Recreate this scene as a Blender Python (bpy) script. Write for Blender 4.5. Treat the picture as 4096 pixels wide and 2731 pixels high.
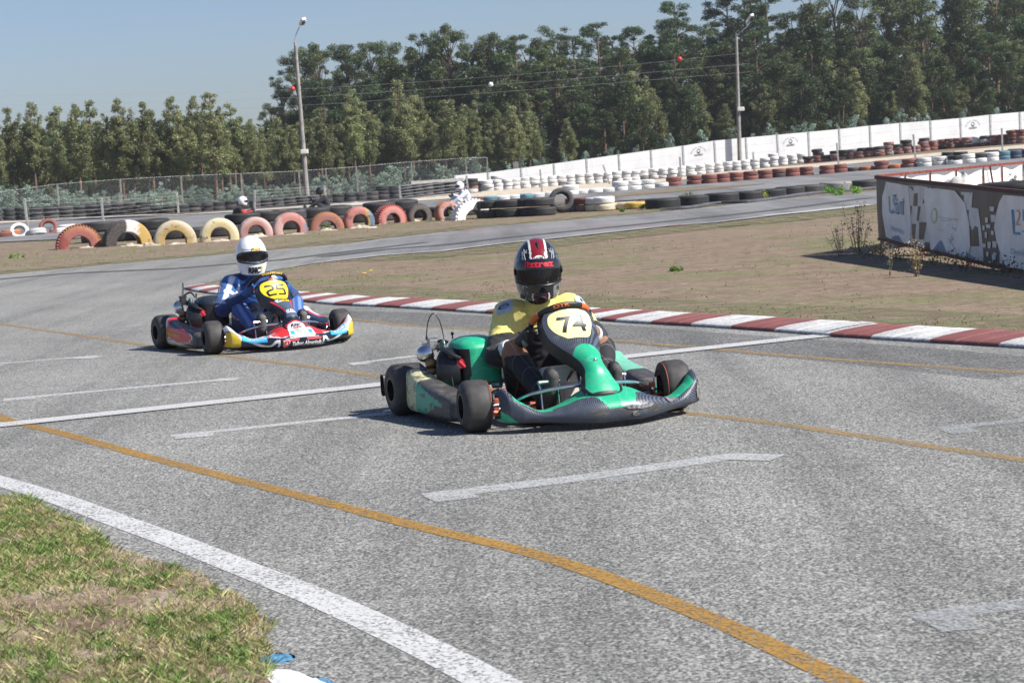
import bpy, bmesh, math, random
import numpy as np
from mathutils import Vector, Matrix, noise as mnoise
R = math.radians
for o in list(bpy.data.objects): bpy.data.objects.remove(o)
S = bpy.context.scene
COL = S.collection

# ------------------------------------------------------------------ camera
IW, IH = 4096.0, 2731.0                    # pixel frame of the photograph, used for measuring
CF, CH, CP, CR = 7907.0, 1.3386, 0.0856, 0.0605
_fw = np.array([0, math.cos(CP), -math.sin(CP)])
_r0 = np.array([1.0, 0, 0]); _u0 = np.cross(_r0, _fw)
_r = math.cos(CR) * _r0 - math.sin(CR) * _u0
_u = np.cross(_r, _fw)
cam = bpy.data.cameras.new('camera'); cam_o = bpy.data.objects.new('camera', cam); COL.objects.link(cam_o)
cam.sensor_width = 36.0; cam.lens = 36.0 * CF / IW
cam.clip_start = 0.05; cam.clip_end = 3000
cam_o.matrix_world = Matrix(((_r[0], _u[0], -_fw[0], 0), (_r[1], _u[1], -_fw[1], 0), (_r[2], _u[2], -_fw[2], CH), (0, 0, 0, 1)))
cam.dof.use_dof = True; cam.dof.focus_distance = 12.0; cam.dof.aperture_fstop = 10.0
S.camera = cam_o

# ------------------------------------------------------------------ light
SUN = Vector((0.67, -0.27, 0.69)).normalized()
sl = bpy.data.lights.new('sun', 'SUN'); sl.energy = 4.5; sl.angle = R(0.53); sl.color = (1.0, 0.955, 0.89)
so = bpy.data.objects.new('sun', sl); COL.objects.link(so)
so.rotation_euler = SUN.to_track_quat('Z', 'Y').to_euler()
W = bpy.data.worlds.new('World'); S.world = W; W.use_nodes = True
wn = W.node_tree
bg = wn.nodes['Background']
sky = wn.nodes.new('ShaderNodeTexSky'); sky.sky_type = 'NISHITA'; sky.sun_disc = False
sky.sun_elevation = math.asin(SUN.z); sky.sun_rotation = math.atan2(SUN.x, SUN.y)
sky.altitude = 0; sky.air_density = 1.0; sky.dust_density = 0.9; sky.ozone_density = 3.2
tint = wn.nodes.new('ShaderNodeMix'); tint.data_type = 'RGBA'; tint.blend_type = 'MULTIPLY'; tint.inputs[0].default_value = 1; tint.inputs[7].default_value = (.90, .93, 1.09, 1)
wn.links.new(sky.outputs[0], tint.inputs[6]); wn.links.new(tint.outputs[2], bg.inputs[0]); bg.inputs[1].default_value = 0.064
S.view_settings.view_transform = 'Standard'; S.view_settings.look = 'None'
S.view_settings.exposure = 0.78; S.view_settings.gamma = 1
S.cycles.max_bounces = 6; S.cycles.transparent_max_bounces = 24
S.cycles.use_denoising = True

# ------------------------------------------------------------------ terrain height and pixel helper
def sm(t):
    t = min(1.0, max(0.0, t)); return t * t * (3 - 2 * t)
def g(x, y):
    return 0.40 * sm((y - 38) / 57.0) + 0.95 * sm((x - 5) / 31.0) * sm((y - 58) / 62.0)
def gv(x, y):
    s = lambda t: (lambda q: q * q * (3 - 2 * q))(np.clip(t, 0, 1))
    return 0.40 * s((y - 38) / 57.0) + 0.95 * s((x - 5) / 31.0) * s((y - 58) / 62.0)
def ray(px, py):
    return _fw + _r * (px - IW / 2) / CF - _u * (py - IH / 2) / CF
def at(px, py, dz=0.0):
    """the point of the ground (raised by dz) measured at a photograph pixel"""
    d = ray(px, py)
    t0, t1 = 2.0, 3.0
    f = lambda t: CH + d[2] * t - g(d[0] * t, d[1] * t) - dz
    while f(t1) > 0 and t1 < 900: t0 = t1; t1 *= 1.03
    for _ in range(40):
        m = (t0 + t1) / 2
        if f(m) > 0: t0 = m
        else: t1 = m
    return Vector((d[0] * t1, d[1] * t1, CH + d[2] * t1))
def at_d(px, py, D):
    """point seen at a pixel at forward distance D"""
    d = ray(px, py); t = D / d[1]
    return Vector((d[0] * t, D, CH + d[2] * t))

# ------------------------------------------------------------------ material helpers
class NT:
    def __init__(s, name):
        s.m = bpy.data.materials.new(name); s.m.use_nodes = True; s.t = s.m.node_tree
        s.b = s.t.nodes['Principled BSDF']; s.o = s.t.nodes['Material Output']
    def n(s, ty, **k):
        nd = s.t.nodes.new('ShaderNode' + ty)
        for a, v in k.items():
            if a.startswith('i_'):
                key = a[2:]; key = int(key) if key.isdigit() else key.replace('_', ' ')
                nd.inputs[key].default_value = v
            else: setattr(nd, a, v)
        return nd
    def l(s, a, b): s.t.links.new(a, b)
    def noise(s, scale, detail=3, rough=.55, vec=None, dist=0):
        nd = s.n('TexNoise', i_Scale=scale, i_Detail=detail, i_Roughness=rough, i_Distortion=dist)
        if vec is not None: s.l(vec, nd.inputs['Vector'])
        return nd.outputs['Fac']
    def ramp(s, fac, stops):
        nd = s.n('ValToRGB'); e = nd.color_ramp.elements
        while len(e) < len(stops): e.new(.5)
        for el, (p, c) in zip(e, stops):
            el.position = p; el.color = (c, c, c, 1) if isinstance(c, (int, float)) else (*c, 1)
        s.l(fac, nd.inputs[0]); return nd.outputs[0]
    def mix(s, fac, a, b, mode='MIX'):
        nd = s.n('Mix', data_type='RGBA', blend_type=mode)
        for sock, v in ((nd.inputs[0], fac), (nd.inputs[6], a), (nd.inputs[7], b)):
            if isinstance(v, (int, float)): sock.default_value = v
            elif isinstance(v, tuple): sock.default_value = (*v, 1) if len(v) == 3 else v
            else: s.l(v, sock)
        return nd.outputs[2]
    def math(s, op, a, b=0.0):
        nd = s.n('Math', operation=op)
        for sock, v in ((nd.inputs[0], a), (nd.inputs[1], b)):
            if isinstance(v, (int, float)): sock.default_value = v
            else: s.l(v, sock)
        return nd.outputs[0]
    def pos(s): return s.n('NewGeometry').outputs['Position']
    def obj(s): return s.n('TexCoord').outputs['Object']
    def rnd(s): return s.n('ObjectInfo').outputs['Random']
    def attr(s, nm='Col'): return s.n('Attribute', attribute_name=nm).outputs['Color']
    def bump(s, h, strength=.3, dist=.01):
        nd = s.n('Bump', i_Strength=strength, i_Distance=dist); s.l(h, nd.inputs['Height']); s.l(nd.outputs[0], s.b.inputs['Normal'])
    def col(s, c):
        if isinstance(c, tuple): s.b.inputs['Base Color'].default_value = (*c, 1)
        else: s.l(c, s.b.inputs['Base Color'])
    def set(s, rough=.6, metal=0., spec=.5, coat=0.):
        s.b.inputs['Roughness'].default_value = rough; s.b.inputs['Metallic'].default_value = metal
        s.b.inputs['Specular IOR Level'].default_value = spec; s.b.inputs['Coat Weight'].default_value = coat
        s.b.inputs['Coat Roughness'].default_value = .08
        return s.m
_mc = {}
def flat(name, c, rough=.5, metal=0., spec=.5, coat=0., dirt=.12, scale=30.):
    """a plain surface with a little grime and gloss variation"""
    if name in _mc: return _mc[name]
    k = NT(name); nz = k.noise(scale, 4, .6, k.obj())
    c2 = tuple(v * (1 - dirt * 1.6) for v in c); c3 = tuple(min(1, v * (1 + dirt * .5)) for v in c)
    k.col(k.ramp(nz, [(.3, c2), (.7, c3)]))
    rr = k.n('MapRange', i_3=max(.03, rough - .08), i_4=min(1, rough + .1)); k.l(nz, rr.inputs[0])
    k.set(rough, metal, spec, coat); k.l(rr.outputs[0], k.b.inputs['Roughness'])
    _mc[name] = k.m; return k.m

# ------------------------------------------------------------------ object helpers
def tag(o, label=None, cat=None, group=None, kind=None):
    if label: o['label'] = label
    if cat: o['category'] = cat
    if group: o['group'] = group
    if kind: o['kind'] = kind
    return o
def empty(name, loc=(0, 0, 0), rz=0.0):
    o = bpy.data.objects.new(name, None); o.location = loc; o.rotation_euler = (0, 0, rz); o.empty_display_size = .2
    COL.objects.link(o); return o
def link(name, me, parent=None, mats=None):
    o = bpy.data.objects.new(name, me); COL.objects.link(o)
    if mats is not None and not me.materials:
        for m in (mats if isinstance(mats, (list, tuple)) else [mats]): me.materials.append(m)
    if parent is not None: o.parent = parent
    return o
def copy_tree(o, parent=None):
    c = o.copy(); COL.objects.link(c)
    if parent is not None: c.parent = parent; c.matrix_parent_inverse = o.matrix_parent_inverse.copy()
    for ch in list(o.children): copy_tree(ch, c)
    return c
class MB:
    """collects shapes, builds ONE mesh"""
    def __init__(s): s.v = []; s.f = []; s.mi = []; s.cur = 0
    def add(s, V, F):
        b = len(s.v); s.v += [tuple(p) for p in V]; s.f += [tuple(i + b for i in f) for f in F]; s.mi += [s.cur] * len(F); return s
    def box(s, c, d, rot=None, bev=0.0):
        hx, hy, hz = d[0] / 2, d[1] / 2, d[2] / 2
        if bev <= 0:
            V = [Vector((x, y, z)) for x in (-hx, hx) for y in (-hy, hy) for z in (-hz, hz)]
            F = [(0, 1, 3, 2), (4, 6, 7, 5), (0, 4, 5, 1), (2, 3, 7, 6), (0, 2, 6, 4), (1, 5, 7, 3)]
        else:
            bm = bmesh.new(); bmesh.ops.create_cube(bm, size=1)
            for v in bm.verts: v.co = Vector((v.co.x * d[0], v.co.y * d[1], v.co.z * d[2]))
            bmesh.ops.bevel(bm, geom=list(bm.edges), offset=bev, segments=3, profile=.6, affect='EDGES')
            bm.verts.index_update(); V = [v.co.copy() for v in bm.verts]; F = [tuple(v.index for v in f.verts) for f in bm.faces]; bm.free()
        if rot is not None: V = [rot @ v for v in V]
        return s.add([v + Vector(c) for v in V], F)
    def tube(s, P, r, n=8, smooth=0, cap=True):
        P = [Vector(p) for p in P]
        if smooth: P = catmull(P, smooth)
        rr = r if isinstance(r, (list, tuple)) else [r] * len(P)
        if len(rr) != len(P): rr = [float(np.interp(i / (len(P) - 1), np.linspace(0, 1, len(rr)), rr)) for i in range(len(P))]
        V = []; F = []; up = None
        for i, p in enumerate(P):
            t = (P[min(i + 1, len(P) - 1)] - P[max(i - 1, 0)]).normalized()
            if up is None: up = t.orthogonal().normalized()
            up = (up - t * up.dot(t)); up = up.normalized() if up.length > 1e-6 else t.orthogonal().normalized()
            b = t.cross(up)
            for k in range(n):
                a = 2 * math.pi * k / n; V.append(p + (up * math.cos(a) + b * math.sin(a)) * rr[i])
        m = len(P)
        for i in range(m - 1):
            for k in range(n):
                F.append((i * n + k, i * n + (k + 1) % n, (i + 1) * n + (k + 1) % n, (i + 1) * n + k))
        if cap: F.append(tuple(range(n - 1, -1, -1))); F.append(tuple((m - 1) * n + k for k in range(n)))
        return s.add(V, F)
    def lathe(s, prof, n=32, M=None, closed=False):
        """prof: (r, z) pairs round the z axis"""
        V = []; F = []; m = len(prof)
        for k in range(n):
            a = 2 * math.pi * k / n
            for (r, z) in prof: V.append(Vector((r * math.cos(a), r * math.sin(a), z)))
        for k in range(n):
            for j in range(m if closed else m - 1):
                j2 = (j + 1) % m; k2 = (k + 1) % n
                F.append((k * m + j, k2 * m + j, k2 * m + j2, k * m + j2))
        if M is not None: V = [M @ v for v in V]
        return s.add(V, F)
    def ball(s, c, r, n=12, sc=(1, 1, 1)):
        prof = [(math.sin(math.pi * i / n) * r, -math.cos(math.pi * i / n) * r) for i in range(n + 1)]
        M = Matrix.Translation(c) @ Matrix.Diagonal((*sc, 1))
        return s.lathe(prof, n * 2, M)
    def grid(s, fn, nu, nv, mi=None, wrapu=False):
        V = []; F = []; b = len(s.v)
        for i in range(nu + 1):
            for j in range(nv + 1): V.append(fn(i / nu, j / nv))
        s.v += [tuple(p) for p in V]
        for i in range(nu):
            for j in range(nv):
                s.f.append((b + i * (nv + 1) + j, b + (i + 1) * (nv + 1) + j, b + (i + 1) * (nv + 1) + j + 1, b + i * (nv + 1) + j + 1))
                s.mi.append(mi((i + .5) / nu, (j + .5) / nv) if mi else s.cur)
        return s
    def mesh(s, name, mats=None, smooth=35):
        me = bpy.data.meshes.new(name); me.from_pydata(s.v, [], s.f)
        if mats is not None:
            for m in (mats if isinstance(mats, (list, tuple)) else [mats]): me.materials.append(m)
        me.polygons.foreach_set('material_index', s.mi)
        me.update()
        if smooth:
            bm = bmesh.new(); bm.from_mesh(me); bmesh.ops.recalc_face_normals(bm, faces=bm.faces); bm.to_mesh(me); bm.free()
            me.polygons.foreach_set('use_smooth', [True] * len(me.polygons)); me.set_sharp_from_angle(angle=R(smooth))
        return me
    def build(s, name, mats=None, parent=None, smooth=35):
        return link(name, s.mesh(name, mats, smooth), parent)
def catmull(P, k=6):
    P = [Vector(p) for p in P]; out = []
    for i in range(len(P) - 1):
        a = P[i - 1] if i else P[0] * 2 - P[1]; b = P[i]; c = P[i + 1]; d = P[i + 2] if i + 2 < len(P) else P[-1] * 2 - P[-2]
        for j in range(k):
            t = j / k
            out.append(.5 * ((2 * b) + (c - a) * t + (2 * a - 5 * b + 4 * c - d) * t * t + (3 * b - a - 3 * c + d) * t ** 3))
    out.append(P[-1]); return out
def cinterp(keys, t):
    """Catmull-Rom through (t, tuple) keys"""
    n = len(keys)
    i = max(0, min(n - 2, sum(1 for k in keys if k[0] <= t) - 1))
    t0, t1 = keys[i][0], keys[i + 1][0]; u = (t - t0) / (t1 - t0); u = min(1, max(0, u))
    b = keys[i][1]; c = keys[i + 1][1]
    a = keys[i - 1][1] if i else tuple(2 * x - y for x, y in zip(b, c)); d = keys[i + 2][1] if i + 2 < n else tuple(2 * y - x for x, y in zip(b, c))
    return tuple(.5 * (2 * q + (r - p) * u + (2 * p - 5 * q + 4 * r - s_) * u * u + (3 * q - p - 3 * r + s_) * u ** 3) for p, q, r, s_ in zip(a, b, c, d))
def resample(P, n):
    P = [Vector(p) for p in P]; L = [0]
    for a, b in zip(P, P[1:]): L.append(L[-1] + (b - a).length)
    out = []
    for i in range(n):
        t = L[-1] * i / (n - 1); j = max(0, min(len(P) - 2, sum(1 for l in L if l <= t) - 1))
        out.append(P[j].lerp(P[j + 1], (t - L[j]) / max(1e-9, L[j + 1] - L[j])))
    return out
def npmesh(name, V, F, C=None, mat=None):
    """V (n,3), F (m,k) with constant k, optional per-vertex colours"""
    me = bpy.data.meshes.new(name); k = F.shape[1]
    me.vertices.add(len(V)); me.vertices.foreach_set('co', V.astype(np.float32).ravel())
    me.loops.add(F.size); me.loops.foreach_set('vertex_index', F.astype(np.int32).ravel())
    me.polygons.add(len(F)); me.polygons.foreach_set('loop_start', np.arange(0, F.size, k, dtype=np.int32))
    try: me.polygons.foreach_set('loop_total', np.full(len(F), k, dtype=np.int32))
    except Exception: pass
    if C is not None:
        at_ = me.color_attributes.new('Col', 'FLOAT_COLOR', 'POINT')
        at_.data.foreach_set('color', np.c_[C, np.ones(len(C))].astype(np.float32).ravel())
    me.update(calc_edges=True); me.validate()
    if mat is not None: me.materials.append(mat)
    return me
def colour_verts(me, fn):
    a = me.color_attributes.new('Col', 'FLOAT_COLOR', 'POINT')
    for i, v in enumerate(me.vertices): a.data[i].color = (*fn(v.co), 1)
def ordw(n):
    o = ['zeroth','first','second','third','fourth','fifth','sixth','seventh','eighth','ninth','tenth','eleventh','twelfth','thirteenth','fourteenth','fifteenth','sixteenth','seventeenth','eighteenth','nineteenth']
    tens = {20:'twent',30:'thirt',40:'fort'}
    if n < 20: return o[n]
    t = n // 10 * 10; return tens[t] + 'ieth' if n % 10 == 0 else tens[t] + 'y-' + o[n % 10]
rng = np.random.default_rng(7); random.seed(7)

def baked(o):
    """mesh of an object with its modifiers applied, evaluated in a small scratch scene"""
    sc = bpy.data.scenes.new('scratch'); sc.collection.objects.link(o); 
    with bpy.context.temp_override(scene=sc, view_layer=sc.view_layers[0]):
        dg = bpy.context.evaluated_depsgraph_get(); me = bpy.data.meshes.new_from_object(o.evaluated_get(dg))
    bpy.data.objects.remove(o); bpy.data.scenes.remove(sc); return me
OUT = {}
# ---- lettering laid on a surface -----------------------------------------------------------
def text_polys(txt, shear=0.0, bold=0.0, spacing=1.0):
    c = bpy.data.curves.new('t', 'FONT'); c.body = txt; c.size = 1; c.shear = shear; c.offset = bold; c.space_character = spacing
    c.resolution_u = 3; c.align_x = 'LEFT'
    me = baked(bpy.data.objects.new('t', c)); bpy.data.curves.remove(c)
    bm = bmesh.new(); bm.from_mesh(me); bpy.data.meshes.remove(me)
    bmesh.ops.triangulate(bm, faces=bm.faces)
    bm.verts.index_update(); V = np.array([v.co[:2] for v in bm.verts]); F = [tuple(v.index for v in f.verts) for f in bm.faces]; bm.free()
    if len(V) == 0: return V, F
    V[:, 0] -= V[:, 0].min(); V[:, 1] -= V[:, 1].min(); V[:, 0] /= V[:, 0].max(); V[:, 1] /= V[:, 1].max()
    return V, F
def subdiv(V, F, mx):
    bm = bmesh.new(); vs = [bm.verts.new((v[0], v[1], 0)) for v in V]
    for f in F:
        try: bm.faces.new([vs[i] for i in f])
        except ValueError: pass
    bm.normal_update(); bmesh.ops.triangulate(bm, faces=[f for f in bm.faces if len(f.verts) > 3])
    for _ in range(4):
        e = [x for x in bm.edges if x.calc_length() > mx]
        if not e: break
        bmesh.ops.subdivide_edges(bm, edges=e, cuts=1); bmesh.ops.triangulate(bm, faces=[f for f in bm.faces if len(f.verts) > 3])
    bm.verts.index_update(); V2 = np.array([v.co[:2] for v in bm.verts]); F2 = [tuple(v.index for v in f.verts) for f in bm.faces]; bm.free()
    return V2, F2
def onto(name, V, F, surf, frame, mat, parent, off=.002, mx=.12):
    """map unit-square polys onto surf(a,b) -> point; frame = (origin, xvec, yvec) in (a,b); off along the outward normal"""
    V, F = subdiv(V, F, mx); o, ax, ay = frame; P = []
    for (x, y) in V:
        a = o[0] + ax[0] * x + ay[0] * y; b = o[1] + ax[1] * x + ay[1] * y; e = 1e-3
        p = Vector(surf(a, b)); du = Vector(surf(a + e, b)) - Vector(surf(a - e, b)); dv = Vector(surf(a, b + e)) - Vector(surf(a, b - e))
        n = du.cross(dv); n.normalize(); rf = OUT.get(surf)
        if rf is not None and n.dot(rf if isinstance(rf, Vector) else p) < 0: n = -n
        P.append(p + n * off)
    me = bpy.data.meshes.new(name); me.from_pydata([tuple(p) for p in P], [], F); me.update(); me.materials.append(mat)
    return link(name, me, parent)
SQ = (np.array([[0, 0], [1, 0], [1, 1], [0, 1.0]]), [(0, 1, 2, 3)])
def poly2(pts): return np.array(pts, float), [tuple(range(len(pts)))]
def rrect(r=.2, n=6, asp=1.0):
    P = []
    for cx, cy, a0 in ((1 - r / asp, 1 - r, 0), (r / asp, 1 - r, 90), (r / asp, r, 180), (1 - r / asp, r, 270)):
        for k in range(n + 1):
            a = R(a0 + 90 * k / n); P.append((cx + math.cos(a) * r / asp, cy + math.sin(a) * r))
    return poly2(P)
def disc2(n=20): return poly2([(.5 + .5 * math.cos(2 * math.pi * k / n), .5 + .5 * math.sin(2 * math.pi * k / n)) for k in range(n)])
def ring2(t=.25, n=24):
    V = []; F = []
    for k in range(n):
        a = 2 * math.pi * k / n; V += [(.5 + .5 * math.cos(a), .5 + .5 * math.sin(a)), (.5 + (.5 - t) * math.cos(a), .5 + (.5 - t) * math.sin(a))]
    for k in range(n):
        k2 = (k + 1) % n; F.append((2 * k, 2 * k2, 2 * k2 + 1, 2 * k + 1))
    return np.array(V), F
def lettering(name, txt, surf, frame, mat, parent, off=.003, shear=0., bold=0., mx=.1, spacing=1.0):
    V, F = text_polys(txt, shear, bold, spacing); return onto(name, V, F, surf, frame, mat, parent, off, mx)
# ================================================================== MATERIALS of the place
def m_asphalt():
    k = NT('old_asphalt'); p = k.pos()
    a = k.noise(105, 2, .5, p); b = k.noise(42, 3, .6, p); c = k.noise(.38, 5, .6, p); e = k.noise(4, 4, .65, p)
    st = k.ramp(a, [(.36, (.035, .035, .036)), (.48, (.135, .133, .129)), (.61, (.295, .289, .279))])
    st = k.mix(k.ramp(b, [(.35, 0.), (.62, .55)]), st, (.06, .06, .064))
    mp = k.n('Mapping'); mp.inputs['Rotation'].default_value = (0, 0, R(-27)); mp.inputs['Scale'].default_value = (1.6, .06, 1); k.l(p, mp.inputs[0])
    streak = k.noise(1.0, 4, .65, mp.outputs[0])
    st = k.mix(1.0, st, k.ramp(c, [(.32, .84), (.66, 1.09)]), 'MULTIPLY')
    st = k.mix(1.0, st, k.ramp(e, [(.3, .91), (.7, 1.06)]), 'MULTIPLY')
    st = k.mix(1.0, st, k.ramp(streak, [(.38, .80), (.56, 1.05)]), 'MULTIPLY')
    k.col(k.mix(1.0, st, (1.62, 1.63, 1.54), 'MULTIPLY')); k.bump(a, .55, .006); return k.set(.85, spec=.3)
def m_asphalt_back():
    k = NT('smooth_asphalt'); p = k.pos()
    a = k.noise(40, 3, .6, p); c = k.noise(.35, 4, .6, p)
    mp = k.n('Mapping'); mp.inputs['Rotation'].default_value = (0, 0, R(-32)); mp.inputs['Scale'].default_value = (.9, .05, 1); k.l(p, mp.inputs[0])
    st = k.ramp(a, [(.3, (.135, .134, .134)), (.7, (.24, .237, .232))])
    st = k.mix(1.0, st, k.ramp(c, [(.3, .8), (.7, 1.15)]), 'MULTIPLY')
    st = k.mix(1.0, st, k.ramp(k.noise(1, 4, .6, mp.outputs[0]), [(.36, .75), (.55, 1.08)]), 'MULTIPLY')
    k.col(st); return k.set(.9, spec=.25)
def m_ground():
    k = NT('dry_ground'); p = k.pos()
    a = k.noise(.5, 5, .62, p); b = k.noise(7, 4, .65, p); c = k.noise(30, 3, .6, p); d = k.noise(.16, 3, .5, p)
    base = k.ramp(b, [(.28, (.17, .128, .098)), (.5, (.25, .195, .15)), (.72, (.33, .265, .205))])
    green = k.ramp(b, [(.3, (.13, .15, .07)), (.7, (.24, .25, .12))])
    base = k.mix(k.ramp(a, [(.47, 0.), (.62, .7)]), base, green)
    base = k.mix(k.ramp(d, [(.54, 0.), (.64, .45)]), base, (.29, .22, .17))
    h_ = k.noise(1.7, 5, .7, p); base = k.mix(1.0, base, k.ramp(h_, [(.32, .78), (.68, 1.16)]), 'MULTIPLY'); f_ = k.noise(85, 2, .5, p); base = k.mix(1.0, base, k.ramp(f_, [(.3, .8), (.7, 1.18)]), 'MULTIPLY')
    base = k.mix(1.0, base, k.ramp(c, [(.3, .82), (.7, 1.14)]), 'MULTIPLY')
    k.col(k.mix(1.0, base, (.86, .83, .79), 'MULTIPLY')); k.bump(c, .5, .02); return k.set(.95, spec=.15)
def m_sand():
    k = NT('pale_sand'); p = k.pos(); b = k.noise(4, 4, .65, p)
    k.col(k.ramp(b, [(.3, (.33, .26, .18)), (.55, (.55, .48, .38)), (.75, (.7, .64, .55))])); return k.set(.95, spec=.1)
def m_paint(name, c, wear=.5, grain=130., soft=.12):
    """road paint, worn through to the asphalt below"""
    k = NT(name); p = k.pos()
    a = k.noise(grain, 2, .5, p); b = k.noise(2.2, 4, .65, p); e = k.noise(14, 3, .6, p)
    s_ = k.math('ADD', k.math('MULTIPLY', a, .62), k.math('ADD', k.math('MULTIPLY', b, .2), k.math('MULTIPLY', e, .18)))
    al = k.ramp(s_, [(wear - soft, .12), (wear + soft * .5, .97)])
    k.col(k.mix(k.ramp(e, [(.3, 0.), (.7, .35)]), c, tuple(v * .6 for v in c))); k.l(al, k.b.inputs['Alpha']); return k.set(.75, spec=.3)
def m_kerb():
    k = NT('kerb_paint'); p = k.pos(); c = k.attr(); n1 = k.noise(45, 4, .65, p); n2 = k.noise(5, 4, .6, p)
    mp = k.n('Mapping'); mp.inputs['Rotation'].default_value = (0, 0, R(30)); mp.inputs['Scale'].default_value = (2, 30, 1); k.l(p, mp.inputs[0])
    n3 = k.noise(1, 3, .6, mp.outputs[0])
    s_ = k.math('ADD', k.math('MULTIPLY', n1, .55), k.math('MULTIPLY', n3, .45))
    k.col(k.mix(k.ramp(s_, [(.36, .75), (.52, 0.)]), k.mix(1.0, c, k.ramp(n2, [(.3, .8), (.7, 1.05)]), 'MULTIPLY'), (.10, .09, .095))); k.bump(n1, .4, .01); return k.set(.8, spec=.3)
def m_leaf(name, rough=.5, tl=.25, up=0.):
    k = NT(name); c = k.attr(); r = k.rnd()
    if up:
        gn = k.n('NewGeometry').outputs['Normal']; vm = k.n('Mix', data_type='VECTOR'); vm.inputs[0].default_value = up; k.l(gn, vm.inputs[4]); vm.inputs[5].default_value = (0, 0, 1); k.l(vm.outputs[1], k.b.inputs['Normal'])
    hv = k.n('HueSaturation'); k.l(c, hv.inputs['Color'])
    mr = k.n('MapRange', i_3=.75, i_4=1.3); k.l(r, mr.inputs[0]); k.l(mr.outputs[0], hv.inputs['Value'])
    m2 = k.n('MapRange', i_3=.485, i_4=.512); k.l(k.math('FRACT', k.math('MULTIPLY', r, 7.13)), m2.inputs[0]); k.l(m2.outputs[0], hv.inputs['Hue'])
    k.col(hv.outputs[0]); k.set(rough, spec=.35)
    t = k.n('BsdfTranslucent'); k.l(hv.outputs[0], t.inputs[0]); mx = k.n('MixShader', i_0=tl)
    k.l(k.b.outputs[0], mx.inputs[1]); k.l(t.outputs[0], mx.inputs[2]); k.l(mx.outputs[0], k.o.inputs[0]); return k.m
def m_bark():
    k = NT('bark'); n = k.noise(1.2, 4, .6, k.obj()); r = k.rnd()
    a = k.ramp(n, [(.3, (.06, .04, .03)), (.5, (.17, .11, .075)), (.72, (.30, .22, .165))]); k.col(k.mix(k.math('MULTIPLY', r, .6), a, (.10, .085, .07))); return k.set(.9, spec=.1)
def m_rubber(name, c=(.028, .028, .03), dust=(.085, .08, .075), amt=.4):
    k = NT(name); n = k.noise(5, 4, .65, k.obj()); n2 = k.noise(35, 3, .6, k.obj())
    s_ = k.math('ADD', k.math('MULTIPLY', n, .6), k.math('MULTIPLY', n2, .4))
    mr = k.n('MapRange', i_3=.6, i_4=1.5); k.l(k.rnd(), mr.inputs[0])
    cc = k.mix(k.ramp(s_, [(.4, 0.), (.68, amt)]), c, dust); k.col(k.mix(1.0, cc, mr.outputs[0], 'MULTIPLY')); return k.set(.68, spec=.35)
def m_tyrepaint(name, c, chip=.42):
    k = NT(name); ob = k.obj(); va = k.n('VectorMath', operation='ADD'); k.l(ob, va.inputs[0]); r = k.rnd(); cx = k.n('CombineXYZ')
    k.l(k.math('MULTIPLY', r, 37.), cx.inputs[0]); k.l(k.math('MULTIPLY', r, 91.), cx.inputs[1]); k.l(cx.outputs[0], va.inputs[1])
    n = k.noise(4.5, 4, .65, va.outputs[0]); n2 = k.noise(28, 3, .6, va.outputs[0])
    s_ = k.math('ADD', k.math('MULTIPLY', n, .65), k.math('MULTIPLY', n2, .35))
    body = c if c is not None else k.attr()
    mr = k.n('MapRange', i_3=.8, i_4=1.12); k.l(r, mr.inputs[0])
    body = k.mix(1.0, body, mr.outputs[0], 'MULTIPLY'); body = k.mix(k.ramp(n2, [(.4, 0.), (.75, .4)]), body, (.30, .22, .17))
    k.col(k.mix(k.ramp(s_, [(chip - .04, 1.), (chip + .03, 0.)]), body, (.035, .033, .033))); k.bump(n2, .3, .01); return k.set(.7, spec=.3)
def m_wallpaint():
    k = NT('whitewashed_concrete'); p = k.pos(); n = k.noise(.9, 4, .6, p); n2 = k.noise(9, 4, .6, p)
    mp = k.n('Mapping'); mp.inputs['Scale'].default_value = (3, 3, .5); k.l(p, mp.inputs[0]); n3 = k.noise(1.5, 4, .65, mp.outputs[0])
    c = k.mix(k.ramp(n3, [(.55, 0.), (.75, .35)]), k.ramp(n, [(.3, (.70, .705, .70)), (.7, (.83, .83, .82))]), (.52, .51, .48)); k.col(k.mix(k.ramp(n2, [(.6, 0.), (.8, .2)]), c, (.5, .48, .44))); return k.set(.85, spec=.2)
def m_mesh():
    k = NT('chain_link'); p = k.pos(); sx = k.n('SeparateXYZ'); k.l(p, sx.inputs[0])
    def band(sign):
        v = k.math('MULTIPLY_ADD', sx.outputs[0], 1.0); nd = v.node; nd.inputs[1].default_value = 16.0
        z = k.math('MULTIPLY', sx.outputs[2], 16.0 * sign); k.l(z, nd.inputs[2])
        return k.math('LESS_THAN', k.math('FRACT', v), .032)
    al = k.math('MAXIMUM', band(1), band(-1)); k.col((.30, .31, .32)); k.l(al, k.b.inputs['Alpha']); return k.set(.5, metal=.4)
ASPH = m_asphalt(); ASPH2 = m_asphalt_back(); GRD = m_ground(); SAND = m_sand()
BARK = m_bark(); LEAF = m_leaf('leaf', .5, .3); LEAFB = m_leaf('glaucous_leaf', .55, .2); GRASS = m_leaf('grass_blade', .6, .35)
RUB = m_rubber('rubber'); RUBD = m_rubber('dusty_rubber', (.035, .034, .034), (.2, .18, .16), .7)
CONC = flat('concrete', (.31, .295, .27), .9, dirt=.25, scale=4); STEELG = flat('galvanised_steel', (.45, .46, .47), .5, .5, dirt=.2)
WHITEW = m_wallpaint()

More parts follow.
